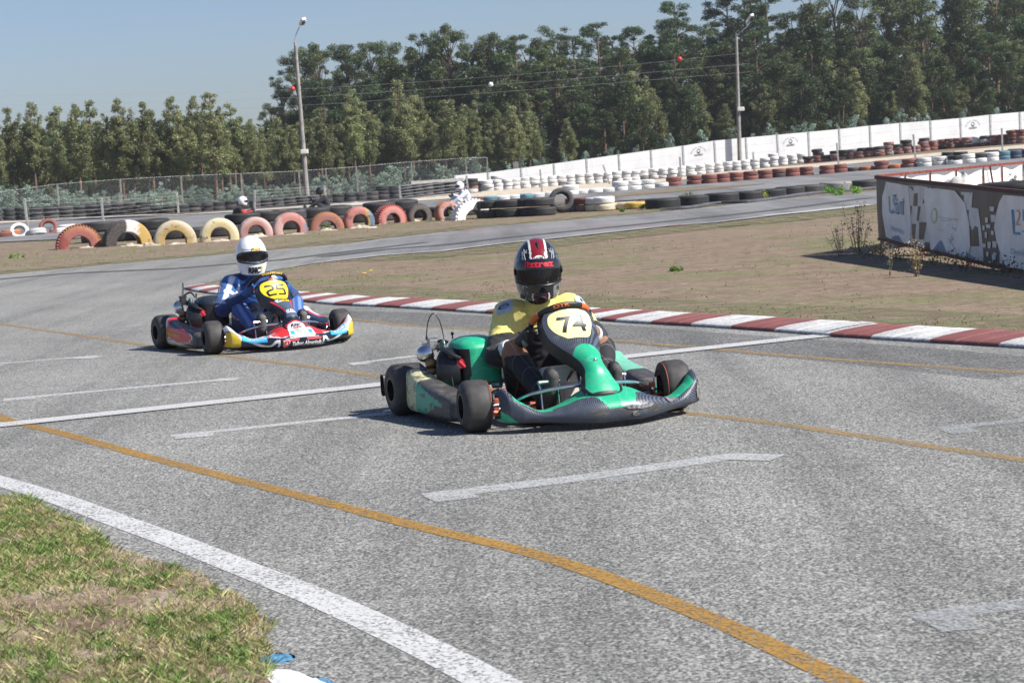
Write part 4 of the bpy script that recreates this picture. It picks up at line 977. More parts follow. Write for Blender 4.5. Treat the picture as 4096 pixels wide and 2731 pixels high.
LIB = {k: [make_tree(k, s_ * 7 + len(k)) for s_ in range(n_)] for k, n_ in (('young', 9), ('tall', 7), ('pine', 5), ('dense', 4), ('shrub', 4))}
TN = {'young': 'young_eucalyptus', 'tall': 'tall_eucalyptus', 'pine': 'pine_tree', 'dense': 'woodland_tree', 'shrub': 'eucalyptus_shrub'}
TH = {'young': 6.6, 'tall': 13.0, 'pine': 13.0, 'dense': 9.0, 'shrub': 1.5}
def plant(kind, x, y, h, label, group, var=None, wide=1.0, cat='tree'):
    tm, cm = LIB[kind][random.randrange(len(LIB[kind])) if var is None else var % len(LIB[kind])]
    e = empty(TN[kind], (x, y, g(x, y)), random.uniform(0, 6.28)); s_ = h / TH[kind]; w_ = s_ * wide; e.scale = (w_, w_, s_)
    e.rotation_euler[0] = random.uniform(-.02, .02)
    link('trunk', tm, e); link('crown', cm, e); return tag(e, label, cat, group)
def top_at(px, py, D): return at_d(px, py, D)
def by_top(kind, px, py, D, label, group, var=None, wide=1.0):
    p = top_at(px, py, D); return plant(kind, p.x, D, max(1.0, p.z - g(p.x, D)), label, group, var, wide)
# front row of young eucalyptus, measured tops
yt = [(-25, 500), (45, 435), (110, 412), (175, 520), (225, 425), (290, 420), (365, 402), (420, 480), (470, 400), (510, 500), (560, 412), (600, 440), (665, 388), (712, 455), (780, 385), (830, 370), (870, 450), (908, 418), (955, 480), (1010, 495), (1055, 560), (1105, 470), (1160, 500), (1225, 480), (1290, 430), (1345, 560), (1400, 360), (1455, 420), (1510, 480), (1560, 520), (1600, 320), (1660, 380), (1700, 480), (1760, 400), (1830, 470), (1900, 450), (1960, 500), (2040, 430)]
for i, (x, y) in enumerate(yt):
    by_top('young', x + random.uniform(-8, 8), y, 121 + random.uniform(-2, 5) + (4 if x > 1500 else 0), f'slender young eucalyptus, {ordw(i + 1)} from the left in the front row behind the fence', 'young eucalyptus row behind the chain-link fence', var=i * 5 + 1, wide=random.uniform(.92, 1.2))
YG2 = 'young eucalyptus standing deeper in the plantation'
for i in range(44):
    x = -60 + i * 50 + random.uniform(-22, 22); y = float(np.interp(x, [0, 900, 1100, 1500, 2100], [480, 470, 500, 400, 380])) + random.uniform(-20, 60)
    by_top('young' if i % 4 else 'dense', x, y, 133 + random.uniform(-3, 6), 'slender young eucalyptus half hidden in the second row of the plantation' if i % 4 else 'fuller dark green tree between the young eucalyptus of the second row', YG2 if i % 4 else 'fuller trees in the plantation', wide=1.15)
# tall trees behind, measured tops
tt = [(1000, 500, 'tall'), (1062, 410, 'tall'), (1125, 300, 'tall'), (1180, 185, 'tall'), (1290, 148, 'tall'), (1385, 165, 'tall'), (1478, 152, 'tall'), (1565, 168, 'tall'), (1625, 200, 'tall'), (1682, 130, 'tall'), (1735, 180, 'tall'), (1808, 70, 'tall'), (1862, 160, 'tall'), (1985, 118, 'tall'), (2060, 135, 'pine'), (2130, 150, 'tall'), (2205, 104, 'tall'), (2300, 135, 'pine'), (2392, 78, 'pine'), (2455, 135, 'pine'), (2545, 98, 'pine'), (2640, 70, 'pine'), (2715, -10, 'pine'), (2800, 95, 'tall'), (2890, -70, 'pine'), (2980, -60, 'pine'), (3075, -40, 'pine'), (3165, 30, 'tall'), (3260, -60, 'tall'), (3350, -90, 'tall'), (3440, -20, 'tall'), (3530, -80, 'tall'), (3620, -70, 'tall'), (3700, -30, 'tall'), (3790, -110, 'tall'), (3880, -80, 'tall'), (3970, -120, 'tall'), (4060, -90, 'tall'), (4150, -110, 'tall')]
for i, (x, y, kd) in enumerate(tt):
    nm_ = 'pine with layered branches' if kd == 'pine' else 'tall old eucalyptus with an open crown'
    by_top(kd, x, y, 150 + random.uniform(-5, 6), f'{nm_}, {ordw(i + 1)} from the left along the skyline', 'tall trees along the skyline', var=i * 3 + 2, wide=random.uniform(.95, 1.25) if kd == 'tall' else 1.05)
for i in range(62):
    x = 1080 + i * 51 + random.uniform(-20, 20); y = float(np.interp(x, [1080, 1300, 1800, 2500, 2800, 4200], [430, 300, 230, 200, 110, 60])) + random.uniform(-20, 120)
    kd = ['dense', 'tall', 'pine'][i % 3] if x > 1900 else ['dense', 'tall'][i % 2]
    by_top(kd, x, y, 143 + random.uniform(-4, 4) + (i % 2) * 16, {'dense': 'dark dense tree filling the wood below the skyline', 'tall': 'dark open crowned eucalyptus inside the wood', 'pine': 'green pine inside the wood below the skyline'}[kd], {'dense': 'dense trees inside the wood', 'tall': 'eucalyptus inside the wood', 'pine': 'pines inside the wood'}[kd], wide=1.25)
for i in range(44):
    x = 1950 + i * 52 + random.uniform(-20, 20); y = float(np.interp(x, [1950, 2200, 2600, 3000, 4200], [470, 400, 330, 300, 250])) + random.uniform(-60, 110)
    by_top(['dense', 'young', 'dense', 'young', 'dense'][i % 5], x, y, 132 + (i % 3) * 4 + random.uniform(-1, 2), f'bushy green tree, {ordw(i + 1)} from the left in the rank just behind the white wall', 'trees just behind the white wall', wide=1.2)
# a far wood that reads as one mass
cl = []; rg = random.Random(3)
for k in range(420):
    x = rg.uniform(-26, 62); top = float(np.interp(x, [-26, -12, 0, 60], [3.8, 7.0, 9.0, 12.0])); cl.append((x, 166 + rg.uniform(-3, 3), rg.uniform(.3, top), rg.uniform(.9, 1.6), 1))
V_, F_, C_ = leafcloud(cl, 60000, .26, DARK, 99); V_[:, 2] += gv(V_[:, 0], V_[:, 1])
tag(link('far_wood', npmesh('far_wood', V_, F_, C_, LEAF)), 'dark far-off wood closing the view behind the tree trunks', 'wood', kind='stuff')
cl = [(rg.uniform(-60, -20), 185 + rg.uniform(-4, 4), rg.uniform(.3, 4.4), rg.uniform(.9, 1.6), 1) for k in range(160)]
V_, F_, C_ = leafcloud(cl, 24000, .26, DARK, 98); V_[:, 2] += .4
tag(link('far_wood', npmesh('far_wood', V_, F_, C_, LEAF)), 'dark low wood behind the young eucalyptus plantation on the left', 'wood', kind='stuff')
# glaucous shrubs
sh = [(x, None, 'fence') for x in list(range(-20, 1990, 30))]
n_ = 0
for x, _, w in sh:
    xx = x + random.uniform(-14, 14); D = float(np.interp(xx, [-60, 2000], [108, 124])) + random.uniform(0, 3); y_top = float(np.interp(xx, [0, 350, 700, 1200, 1650, 1950], [752, 765, 765, 732, 668, 640])) + random.uniform(-20, 20); n_ += 1
    by_top('shrub', xx, y_top, D, f'pale blue green eucalyptus shrub, {ordn(n_)} from the left behind the chain-link fence', 'pale shrubs behind the chain-link fence', wide=1.7)['category'] = 'shrub'
ws = [(2030, 655), (2090, 630), (2145, 645), (2175, 640), (2245, 622), (2290, 640), (2345, 615), (2440, 600), (2480, 610), (2555, 585), (2665, 560), (2690, 540), (2805, 530), (2930, 520), (3020, 545), (3063, 500), (3100, 520), (3160, 512), (3205, 500), (3250, 505), (3330, 492), (3420, 470), (3445, 490), (3540, 480), (3590, 460), (3618, 440), (3675, 465), (3720, 460), (3870, 438), (3990, 440)]
for i, (x, y) in enumerate(ws):
    by_top('shrub', x, y - 10, float(np.interp(x, [2000, 4100], [123, 130])), f'pale eucalyptus shrub peeping over the white wall, {ordw(i + 1)} from the left', 'pale shrubs behind the white wall', wide=.85)['category'] = 'shrub'
# small green weeds near the tyres
WEED = [(.16, .30, .04), (.22, .38, .06), (.12, .22, .04)]
def weed(x, y, r, h, cols, label, n=220, size=.03, up=.1, name='weed'):
    p = at(x, y); cl = [(random.uniform(-r, r) * .6, random.uniform(-r, r) * .6, h * random.uniform(.2, .75), max(.03, h * .33), 1) for _ in range(9)]
    V_, F_, C_ = leafcloud(cl, n, size, cols, random.randrange(999), -.8); o = link(name, npmesh(name, V_, F_, C_, GRASS)); o.location = p; return tag(o, label, 'weed')
weed(3333, 785, .42, .34, WEED, 'bright green weed in front of the grey topped truck tyre', 420, .04)
weed(3422, 778, .2, .28, WEED, 'round bright green weed near the enclosure corner', 300, .035)
weed(2750, 824, .26, .42, [(.12, .17, .05), (.18, .2, .08)], 'dull green weed between the first two truck tyres by the pipe', 300, .035)
weed(2567, 838, .12, .16, WEED, 'small green weed left of the first truck tyre', 120)
weed(2492, 850, .14, .13, WEED, 'low green weed below the cream tyres', 120)
weed(1815, 872, .16, .26, WEED, 'green weed at the foot of the orange topped arch tyre', 200)
weed(3062, 800, .12, .28, [(.25, .30, .05), (.3, .3, .08)], 'yellowish weed in front of the pipe', 120)
weed(2700, 1085, .18, .07, WEED, 'dark green weed patch in the dry infield', 260, .02)
weed(66, 1032, .25, .1, WEED, 'green tuft on the verge below the first red arch tyre', 160)
weed(1300, 915, .2, .13, WEED, 'green tuft inside the orange red arch tyre', 160)
for (x, y, s_) in ((1453, 1113, 'upper right'), (1479, 1102, 'lower left')):
    pass
YF = flat('yellow_petal', (.75, .5, .02), .6)
for (x, y, s_) in ((1455, 1114, 'left and lower'), (1480, 1103, 'right and higher')):
    p = at(x, y); mb = MB(); mb.tube([p, p + Vector((.01, 0, .07))], .003, 5); mb.lathe([(0, .075), (.02, .08), (.035, .072), (.02, .068), (0, .066)], 12, Matrix.Translation((p.x + .01, p.y, p.z))); tag(mb.build('yellow_flower', YF), f'small yellow flower in the dry infield, the {s_} one of two', 'flower', 'two yellow flowers')

# ================================================================== thin warm haze over the far end of the circuit
mb = MB(); mb.box((0, 240, 16), (1500, 620, 36)); hz = mb.build('haze', None, None, 0)
mh = bpy.data.materials.new('haze'); mh.use_nodes = True; tn = mh.node_tree; tn.nodes.remove(tn.nodes['Principled BSDF']); vo = tn.nodes.new('ShaderNodeVolumePrincipled')
vo.inputs['Color'].default_value = (.88, .90, .91, 1); vo.inputs['Density'].default_value = .0004; vo.inputs['Anisotropy'].default_value = .3; tn.links.new(vo.outputs[0], tn.nodes['Material Output'].inputs['Volume']); hz.data.materials.append(mh)
tag(hz, 'thin pale haze in the air over the whole circuit', 'haze', kind='stuff')
# ================================================================== BANNER ENCLOSURE at the right
EA = Vector((4.84, 25.7, 0)); EB = Vector((5.20, 20.05, 0)); ED = (EB - EA).normalized(); EN = Vector((ED.y, -ED.x, 0)); ELN = 8.6
zt = lambda s: .965 - .0273 * s; zb = lambda s: .19 - .0307 * s
def on_banner(x, y):
    d = ray(x, y); t = (EA.x * EN.x + EA.y * EN.y) / (d[0] * EN.x + d[1] * EN.y); P = Vector((d[0] * t, d[1] * t, CH + d[2] * t)); return ((P - EA).dot(ED), P.z)
if EN.dot(Vector((0, 0, 0)) - EA) < 0: EN = -EN
RUST = flat('rusty_red_frame', (.20, .05, .035), .6, .2, dirt=.5, scale=18); VDARK = flat('dark_banner_vinyl', (.085, .072, .062), .42, dirt=.25, scale=3); VWH = flat('white_banner_vinyl', (.86, .84, .80), .45, dirt=.13, scale=3); VGR = flat('pale_grey_vinyl', (.66, .655, .63), .45, dirt=.15, scale=5)
VBL = flat('blue_print', (.05, .25, .48), .5); VBL2 = flat('pale_blue_print', (.38, .48, .56), .5); VOR = flat('orange_print', (.72, .36, .20), .5); VGN = flat('green_print', (.48, .60, .30), .5); VGY = flat('grey_print', (.48, .48, .48), .5); VMT = flat('slate_blue_print', (.20, .27, .36), .5)
ban = empty('advertising_banner', EA); tag(ban, 'shaded dark and white advertising banner on a rusty frame facing the infield', 'banner'); iv = Matrix.Translation(-EA)
def bsurf(s, z):
    wv = .012 * math.sin(s * 3.1 + 1) * math.sin(z * 3) + .006 * math.sin(s * 11); return iv @ (EA + ED * s + EN * wv + Vector((0, 0, z)))
mb = MB(); mb.grid(lambda u, v: bsurf(.03 + u * (ELN - .03), zb(u * ELN) + v * (zt(u * ELN) - zb(u * ELN))), 120, 12); mb.grid(lambda u, v: bsurf(.03 + u * (ELN - .03), zb(u * ELN) + v * (zt(u * ELN) - zb(u * ELN))) - EN * .004, 60, 6)
mb.build('vinyl_sheet', VDARK, ban, 60)
def bpoly(name, px, mat, lay, curve=0, pr=None):
    Q = [on_banner(*q) for q in px]
    if curve: Q = [(p.x, p.y) for p in catmull([Vector((a, b, 0)) for a, b in Q + [Q[0]]], curve)[:-1]]
    Q = [(s, min(zt(s) - .02, max(zb(s) + .015, z))) for s, z in Q]; A_ = np.array(Q, float); bm = bmesh.new(); vs = [bm.verts.new((a, b, 0)) for a, b in Q]; 
    try: bm.faces.new(vs)
    except ValueError: pass
    bm.normal_update(); bmesh.ops.triangulate(bm, faces=bm.faces); bm.verts.index_update(); F = [tuple(v.index for v in f.verts) for f in bm.faces]; bm.free()
    return onto(name, A_, F, bsurf_off, ((0, 0), (1, 0), (0, 1)), mat, pr or ban, .004 + .003 * lay, .25)
_sg = 1 if (Vector(bsurf(1.001, .5)) - Vector(bsurf(.999, .5))).cross(Vector(bsurf(1, .501)) - Vector(bsurf(1, .499))).dot(EN) > 0 else -1
bsurf_off = bsurf if _sg > 0 else (lambda a, b: bsurf(a, b))
_onto = onto
def onto_b(name, V, F, surf, frame, mat, parent, off=.002, mx=.12): return _onto(name, V, F, surf, frame, mat, parent, off * _sg, mx)
def bp(name, px, mat, lay, curve=0, pr=None):
    global onto
    onto = onto_b
    try: return bpoly(name, px, mat, lay, curve, pr)
    finally: onto = _onto
Zs = lambda L, ox, oy, k: [(ox + a * k, oy + b * k) for a, b in L]
z1 = lambda L: Zs(L, 3500, 700, .1913); z2 = lambda L: Zs(L, 3800, 740, .2424)
bp('checker_field', z1([(690, 225), (950, 225), (1190, 270), (1140, 900), (1200, 1560), (1180, 1640), (860, 1560), (700, 1440), (750, 1000)]), VGR, 0)
bp('white_oval', z1([(240, 140), (170, 450), (175, 800), (240, 1290), (420, 1370), (720, 1460), (745, 1000), (720, 600), (690, 225)]), VWH, 1)
for L in ([(700, 235), (830, 250), (820, 330)], [(845, 390), (910, 375), (910, 655), (815, 645)], [(1040, 470), (1065, 598), (1010, 598)], [(728, 640), (785, 650), (760, 790), (740, 860)], [(925, 650), (975, 655), (935, 960), (900, 955)], [(760, 1025), (885, 1025), (845, 1375), (775, 1375)], [(950, 985), (1110, 992), (1030, 1362), (940, 1345)], [(1050, 1395), (1170, 1410), (1185, 1640), (1035, 1590)], [(850, 1400), (905, 1395), (880, 1530), (800, 1500)]):
    bp('check', z1(L), VDARK, 1)
bp('white_oval', z1([(1080, 290), (1060, 500), (1110, 900), (1180, 1400), (1200, 1700), (1950, 1990), (2030, 1500), (2010, 1000), (1900, 600), (1690, 330), (1300, 280)]), VWH, 2)
bp('checker_field', z2([(180, 115), (400, 125), (385, 370), (480, 390), (520, 700), (550, 1000), (560, 1280), (280, 1215), (270, 1060), (250, 600), (230, 400)]), VGR, 0)
for L in ([(175, 170), (240, 155), (225, 370)], [(240, 420), (335, 410), (310, 655), (275, 650)], [(345, 680), (450, 680), (480, 700), (500, 1012), (320, 1005)]): bp('check', z2(L), VDARK, 1)
bp('white_oval', z2([(880, 165), (800, 290), (750, 500), (730, 700), (760, 900), (800, 1050), (900, 1290), (960, 1350), (1400, 1420), (1800, 1480), (1900, 700), (1600, 150)]), VWH, 1)
for (cx, cy, w_, h_) in ((700, 395, 60, 80), (715, 550, 60, 120), (625, 580, 50, 90), (650, 680, 70, 60), (570, 705, 45, 80), (612, 825, 45, 100), (710, 790, 40, 70), (580, 1000, 60, 70), (665, 990, 55, 110), (740, 980, 60, 110), (635, 1140, 45, 80), (735, 1190, 60, 150), (845, 1220, 60, 170), (675, 1275, 40, 40)):
    bp('chip', z2([(cx - w_ / 2, cy - h_ / 2), (cx + w_ / 2, cy - h_ / 2 + 6), (cx + w_ / 2 - 6, cy + h_ / 2), (cx - w_ / 2 + 4, cy + h_ / 2 - 4)]), VGR, 1)
for L in ([(370, 1320), (420, 1270), (490, 1270), (560, 1370), (600, 1400), (390, 1360)], [(1240, 1720), (1270, 1500), (1370, 1370), (1420, 1380), (1490, 1560), (1540, 1700), (1500, 1790)], [(750, 1500), (800, 1400), (860, 1400), (850, 1540)]): bp('mountain', z1(L), VMT, 3)
bp('mountain', z2([(200, 1170), (210, 1110), (270, 1085), (330, 1130), (400, 1210), (440, 1260)]), VMT, 2)
bp('letter_l', z2([(1012, 405), (1050, 405), (1068, 780), (1175, 782), (1175, 822), (1045, 815), (1030, 700)]), VBL, 3)
lt = bp('digit_bar', z2([(1085, 640), (1185, 642), (1185, 664), (1085, 662)]), VOR, 3); bp('digit_stroke', z2([(1150, 410), (1180, 470), (1175, 520), (1115, 645), (1085, 645), (1150, 520), (1155, 470), (1140, 435), (1090, 440), (1095, 410)]), VOR, 3)
bp('letter_s', z2([(1225, 400), (1330, 400), (1330, 430), (1250, 435), (1250, 560), (1330, 570), (1330, 780), (1225, 780), (1225, 750), (1300, 745), (1300, 600), (1225, 590)]), VBL2, 3)
def btext(txt, x0, y0, x1, y1, yh, mat, lay=3, **k):
    """word whose foot runs from (x0,y0) to (x1,y1) in the photograph, yh pixels tall"""
    a = on_banner(x0, y0); b = on_banner(x1, y1); c = on_banner(x0, y0 - yh); V_, F_ = text_polys(txt, k.get('shear', 0), k.get('bold', 0)); 
    return onto_b('lettering', V_, F_, bsurf, ((a[0], a[1]), (b[0] - a[0], b[1] - a[1]), (0, c[1] - a[1])), mat, ban, .004 + .003 * lay, .2)
btext('LSinf', 3562, 850, 3620, 862, 66, VBL2, bold=.02); btext('Informática', 3568, 921, 3618, 938, 24, VBL2); btext('Desinfeções', 4046, 1022, 4150, 1034, 30, VBL2)
for (x, y) in ((3580, 783), (3585, 815), (3573, 850), (3591, 853)): bp('blue_square', [(x - 5, y - 4), (x + 5, y - 4), (x + 5, y + 4), (x - 5, y + 4)], VBL, 4)
bp('blue_bar', [(3600, 806), (3618, 807), (3618, 814), (3600, 813)], VBL, 4)
rg_ = [(3741 + 11 * math.cos(a), 863 + 32 * math.sin(a)) for a in np.linspace(0, 6.28, 25)[:-1]]; ri_ = [(3741 + 6.5 * math.cos(a), 863 + 24 * math.sin(a)) for a in np.linspace(0, 6.28, 25)[:-1]]
bp('green_ring', rg_, VGN, 3); bp('ring_hole', ri_, VWH, 4)
btext('arquitectura e design', 3756, 872, 3838, 884, 8, VGY); btext('projectos', 3768, 884, 3800, 889, 7, VGY); btext('engenharia', 3742, 918, 3780, 926, 6, VGY)
# spattered dirt on the second oval
for k in range(70):
    x = 3800 + random.gauss(10, 9); y = random.uniform(872, 1010); r = random.uniform(.8, 2.6)
    bp('dirt_spot', [(x - r, y), (x, y - r * 1.3), (x + r, y + .5), (x, y + r)], VGY if k % 2 else VDARK, 5) if k < 46 else None
def rail(name, A, B, r, mat, parent, ivm): mb = MB(); mb.box(ivm @ ((A + B) / 2), ((B - A).length, r, r), Vector((1, 0, 0)).rotation_difference((B - A).normalized()).to_matrix()); return mb.build(name, mat, parent, 20)
E3 = EA + ED * ELN
rail('top_rail', EA + Vector((0, 0, .98)), E3 + Vector((0, 0, zt(ELN) + .015)), .045, flat('dark_rusty_rail', (.10, .03, .024), .7, dirt=.5, scale=18), ban, iv); rail('bottom_rail', EA + Vector((0, 0, .18)), E3 + Vector((0, 0, zb(ELN) - .01)), .035, RUST, ban, iv)
for s_ in (0, 1.9, 3.8, 5.7, 7.6): P = EA + ED * s_ - EN * .045; rail('post', P + Vector((0, 0, -.05)), P + Vector((0, 0, zt(s_) + (.03 if s_ == 0 else -.03))), .045, flat('dark_rust', (.05, .03, .025), .7, dirt=.4) if s_ == 0 else RUST, ban, iv)
TIE = flat('white_cable_tie', (.8, .8, .8), .5)
for (x, y) in ((3506, 752), (3512, 836), (3513, 907), (3516, 942)): s_, z = on_banner(x, y); mb = MB(); mb.tube([iv @ (EA + ED * (s_ - .05) + EN * .03 + Vector((0, 0, z))), iv @ (EA + ED * (s_ + .04) + EN * .05 + Vector((0, 0, z + .004)))], .006, 5); mb.build('cable_tie', TIE, ban)
# the far side of the enclosure: white sheets on a red frame
FA = EA + Vector((.03, .06, 0)); FB = Vector((9.6, 32.1, 0)); FD = (FB - FA).normalized(); FN = Vector((FD.y, -FD.x, 0)); FL = (FB - FA).length
fen = empty('banner_fence', FA); tag(fen, 'white sheeted fence with bright red rusty frame behind the dark banner', 'fence'); ivf = Matrix.Translation(-FA)
VW2 = flat('clean_white_sheet', (.80, .80, .79), .5, dirt=.08, scale=2)
REDF = flat('red_painted_frame', (.26, .055, .038), .55, .1, dirt=.4, scale=14)
tz = lambda s: 1.0 + .0 * s
rail('top_rail', FA + Vector((0, 0, .99)), FB + Vector((0, 0, 1.02)), .034, REDF, fen, ivf); rail('bottom_rail', FA + Vector((0, 0, .2)), FB + Vector((0, 0, .2)), .035, REDF, fen, ivf)
def s_of(x):
    best = min(np.arange(0, FL, .02), key=lambda s: abs((IW / 2 + CF * ((np.array([*(FA + FD * s)[:2], 1.0]) - np.array([0, 0, CH])) @ _r) / ((np.array([*(FA + FD * s)[:2], 1.0]) - np.array([0, 0, CH])) @ _fw)) - x)); return best
sp = [s_of(x) for x in (3616, 3716, 3821, 3928, 4004, 4090)]; sp = [0.02] + sp + [sp[-1] + 1.2, FL]
for a, b in zip(sp, sp[1:]):
    mb = MB(); L = b - a; sag = .035 if L < .9 else .07
    mb.grid(lambda u, v: ivf @ (FA + FD * (a + .02 + u * (L - .04)) + FN * (.012 * math.sin(u * 7 + a) * (1 - v) + .02 * math.sin(u * 3.1) * math.sin(v * 5)) + Vector((0, 0, .22 + v * (.745 - sag * math.sin(u * math.pi) + .012 * math.sin(u * 9 + a * 3))))), 20, 10); mb.build('sheet', VW2, fen, 60)
for s_ in sp[1:]: P = FA + FD * s_ + FN * .02; rail('post', P + Vector((0, 0, -.05)), P + Vector((0, 0, .985)), .019, REDF, fen, ivf)
P = FA + FD * s_of(3955) + FN * .03; rail('brace', P + Vector((0, 0, .6)) + FD * .1, P + Vector((0, 0, 1.0)) - FD * .03, .026, REDF, fen, ivf)
sg_ = s_of(4035); fs = lambda a, b: ivf @ (FA + FD * a + FN * .045 + Vector((0, 0, b)))
for k in range(9):
    a0 = sg_ + random.uniform(-.18, .14); b0 = .80 + random.uniform(-.06, .05); mb = MB(); mb.tube([fs(a0 + q * .035, b0 + random.uniform(-.03, .03)) for q in range(5)], .006, 4, 3); mb.build('scribble', BLK, fen, 0)
for j in range(3): tyre('truck', 'black', Vector((6.25, 24.1, 0)), f'{LV[3][j]} black truck tyre of the stack inside the banner enclosure', 'truck tyres stacked inside the enclosure', z=j * .285)
mb = MB()
def sack(u, v):
    a = u * 2 * math.pi; ph = v * math.pi; n_ = 1 + .25 * mnoise.noise(Vector((math.cos(a) * 1.5, math.sin(a) * 1.5, v * 3))); return Vector((5.65 + .34 * math.sin(ph) * math.cos(a) * n_, 24.4 + .2 * math.sin(ph) * math.sin(a) * n_, .46 - .46 * math.cos(ph) * n_))
mb.grid(sack, 24, 14); tag(mb.build('sack', flat('dirty_white_sack', (.62, .60, .55), .8, dirt=.3, scale=8), None, 50), 'dirty white sack slumped beside the stacked tyres inside the enclosure', 'sack')
# dry plants round the enclosure
def stalks(p, n, h, spread, cols, label, leaf=0, name='dry_plant', cat='plant'):
    mb = MB(); rg2 = random.Random(int(p.x * 100 + p.y * 10)); ends = []
    for k in range(n):
        a = rg2.uniform(0, 6.28); r_ = rg2.uniform(0, spread); hh = h * rg2.uniform(.5, 1); b = Vector((math.cos(a) * r_ * .3, math.sin(a) * r_ * .3, 0)); t = Vector((math.cos(a) * r_, math.sin(a) * r_, hh)); mb.tube([b, b.lerp(t, .5) + Vector((rg2.uniform(-.02, .02), 0, .03)), t], [.004, .003, .0015], 4, 3); ends += [b.lerp(t, q) for q in (.35, .5, .62, .74, .85, .95, 1.0)]
    st_ = mb.build('stem', flat('dry_stem', (.20, .16, .10), .8)); st_.name = name; st_.location = p
    cl = [(*e, .05, 1) for e in ends]; V_, F_, C_ = leafcloud(cl, leaf or n * 26, .013, cols, n, -.2); link('leaves', npmesh('leaves', V_, F_, C_, GRASS), st_); return tag(st_, label, cat)
DRYC = [(.18, .16, .11), (.25, .22, .15), (.14, .15, .09), (.42, .38, .29)]
stalks(Vector((4.55, 25.6, 0)), 14, .66, .28, DRYC, 'tall dry seedy plant standing at the left corner of the banner', 700)
stalks(Vector((4.30, 25.4, 0)), 9, .42, .26, DRYC, 'lower dry plant left of the tall one by the banner corner', 350)
stalks(Vector((4.23, 20.45, 0)), 9, .46, .09, [(.50, .38, .20), (.6, .48, .28), (.35, .25, .12)], 'sunlit straw coloured plant standing before the middle of the banner', 260)
stalks(Vector((4.03, 20.9, 0)), 3, .34, .10, [(.42, .38, .26), (.5, .45, .32)], 'thin bent pale stalk left of the straw coloured plant', 60)
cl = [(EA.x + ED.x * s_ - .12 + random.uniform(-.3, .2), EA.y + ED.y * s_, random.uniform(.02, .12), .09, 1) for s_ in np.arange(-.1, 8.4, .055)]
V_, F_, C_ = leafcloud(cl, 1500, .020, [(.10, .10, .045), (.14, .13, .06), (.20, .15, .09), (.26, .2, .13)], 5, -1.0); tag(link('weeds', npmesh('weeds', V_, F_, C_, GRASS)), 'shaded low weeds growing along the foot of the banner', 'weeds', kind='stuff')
# ================================================================== KARTS
CHROME = flat('chrome', (.62, .63, .65), .14, 1.0, dirt=.1); ALU = flat('cast_aluminium', (.42, .42, .42), .42, .85, dirt=.25); BLKP = flat('black_plastic', (.016, .017, .019), .38, dirt=.2); BLKM = flat('black_metal', (.03, .03, .032), .45, .3, dirt=.3)
def m_slick():
    k = NT('slick_tyre'); n = k.noise(20, 4, .6, k.obj()); k.col(k.ramp(n, [(.3, (.030, .029, .028)), (.7, (.06, .056, .053))])); return k.set(.62, spec=.4)
SLICK = m_slick()
def m_carbon(c=(.030, .036, .050), sx=150., sy=0., sz=110.):
    k = NT('ribbed_carbon_vinyl'); ob = k.obj(); w = k.n('TexWave', wave_type='BANDS', bands_direction='DIAGONAL'); w.inputs['Scale'].default_value = 46; w.inputs['Distortion'].default_value = .0; k.l(ob, w.inputs['Vector'])
    n = k.noise(18, 4, .65, ob); c_ = k.ramp(w.outputs['Fac'], [(.35, tuple(v * .75 for v in c)), (.65, tuple(v * 2.5 for v in c))])
    c_ = k.mix(k.ramp(n, [(.54, 0.), (.72, .5)]), c_, (.17, .165, .16)); k.col(c_); k.bump(w.outputs['Fac'], .25, .002); return k.set(.42, spec=.45)
CARB = m_carbon()
def m_scuff(name, c, scr=(.25, .24, .22), lo=.58, hi=.7, rough=.3, amt=.7, swirl=None):
    k = NT(name); ob = k.obj(); mp = k.n('Mapping'); mp.inputs['Scale'].default_value = (9, 9, 30); k.l(ob, mp.inputs[0]); n = k.noise(1.3, 5, .7, mp.outputs[0]); n2 = k.noise(50, 3, .6, ob)
    base_ = c
    if swirl:
        sn = k.noise(5, 2, .4, ob, 1.5); base_ = k.mix(k.ramp(k.math('ABSOLUTE', k.math('SUBTRACT', sn, .5)), [(.0, .55), (.022, 0.)]), c, swirl)
    c_ = k.mix(k.ramp(n, [(lo, 0.), (hi, amt)]), base_, scr); k.col(k.mix(1.0, c_, k.ramp(n2, [(.3, .88), (.7, 1.06)]), 'MULTIPLY')); return k.set(rough, spec=.5)
GREEN = m_scuff('green_body_vinyl', (.018, .40, .21), (.10, .30, .20), .50, .70, .36, .6, (.16, .62, .42))
GREENO = m_scuff('scratched_green_vinyl', (.05, .34, .22), (.05, .045, .04), .52, .62, .45, .8)
PALEY = m_scuff('scraped_yellowed_vinyl', (.50, .50, .30), (.07, .065, .06), .50, .60, .5, .8)
GREYB = m_scuff('scuffed_grey_plastic', (.055, .052, .05), (.22, .2, .18), .5, .7, .5, .5)
NAVY = m_scuff('navy_body_vinyl', (.012, .016, .030), (.1, .1, .11), .6, .75, .25, .4); REDV = m_scuff('red_body_vinyl', (.58, .03, .035), (.3, .05, .05), .62, .8, .28, .5); WHV = m_scuff('white_body_vinyl', (.66, .67, .70), (.4, .4, .4), .62, .8, .3, .5); YEL = m_scuff('yellow_body_vinyl', (.60, .43, .035), (.35, .3, .15), .62, .8, .3, .5)
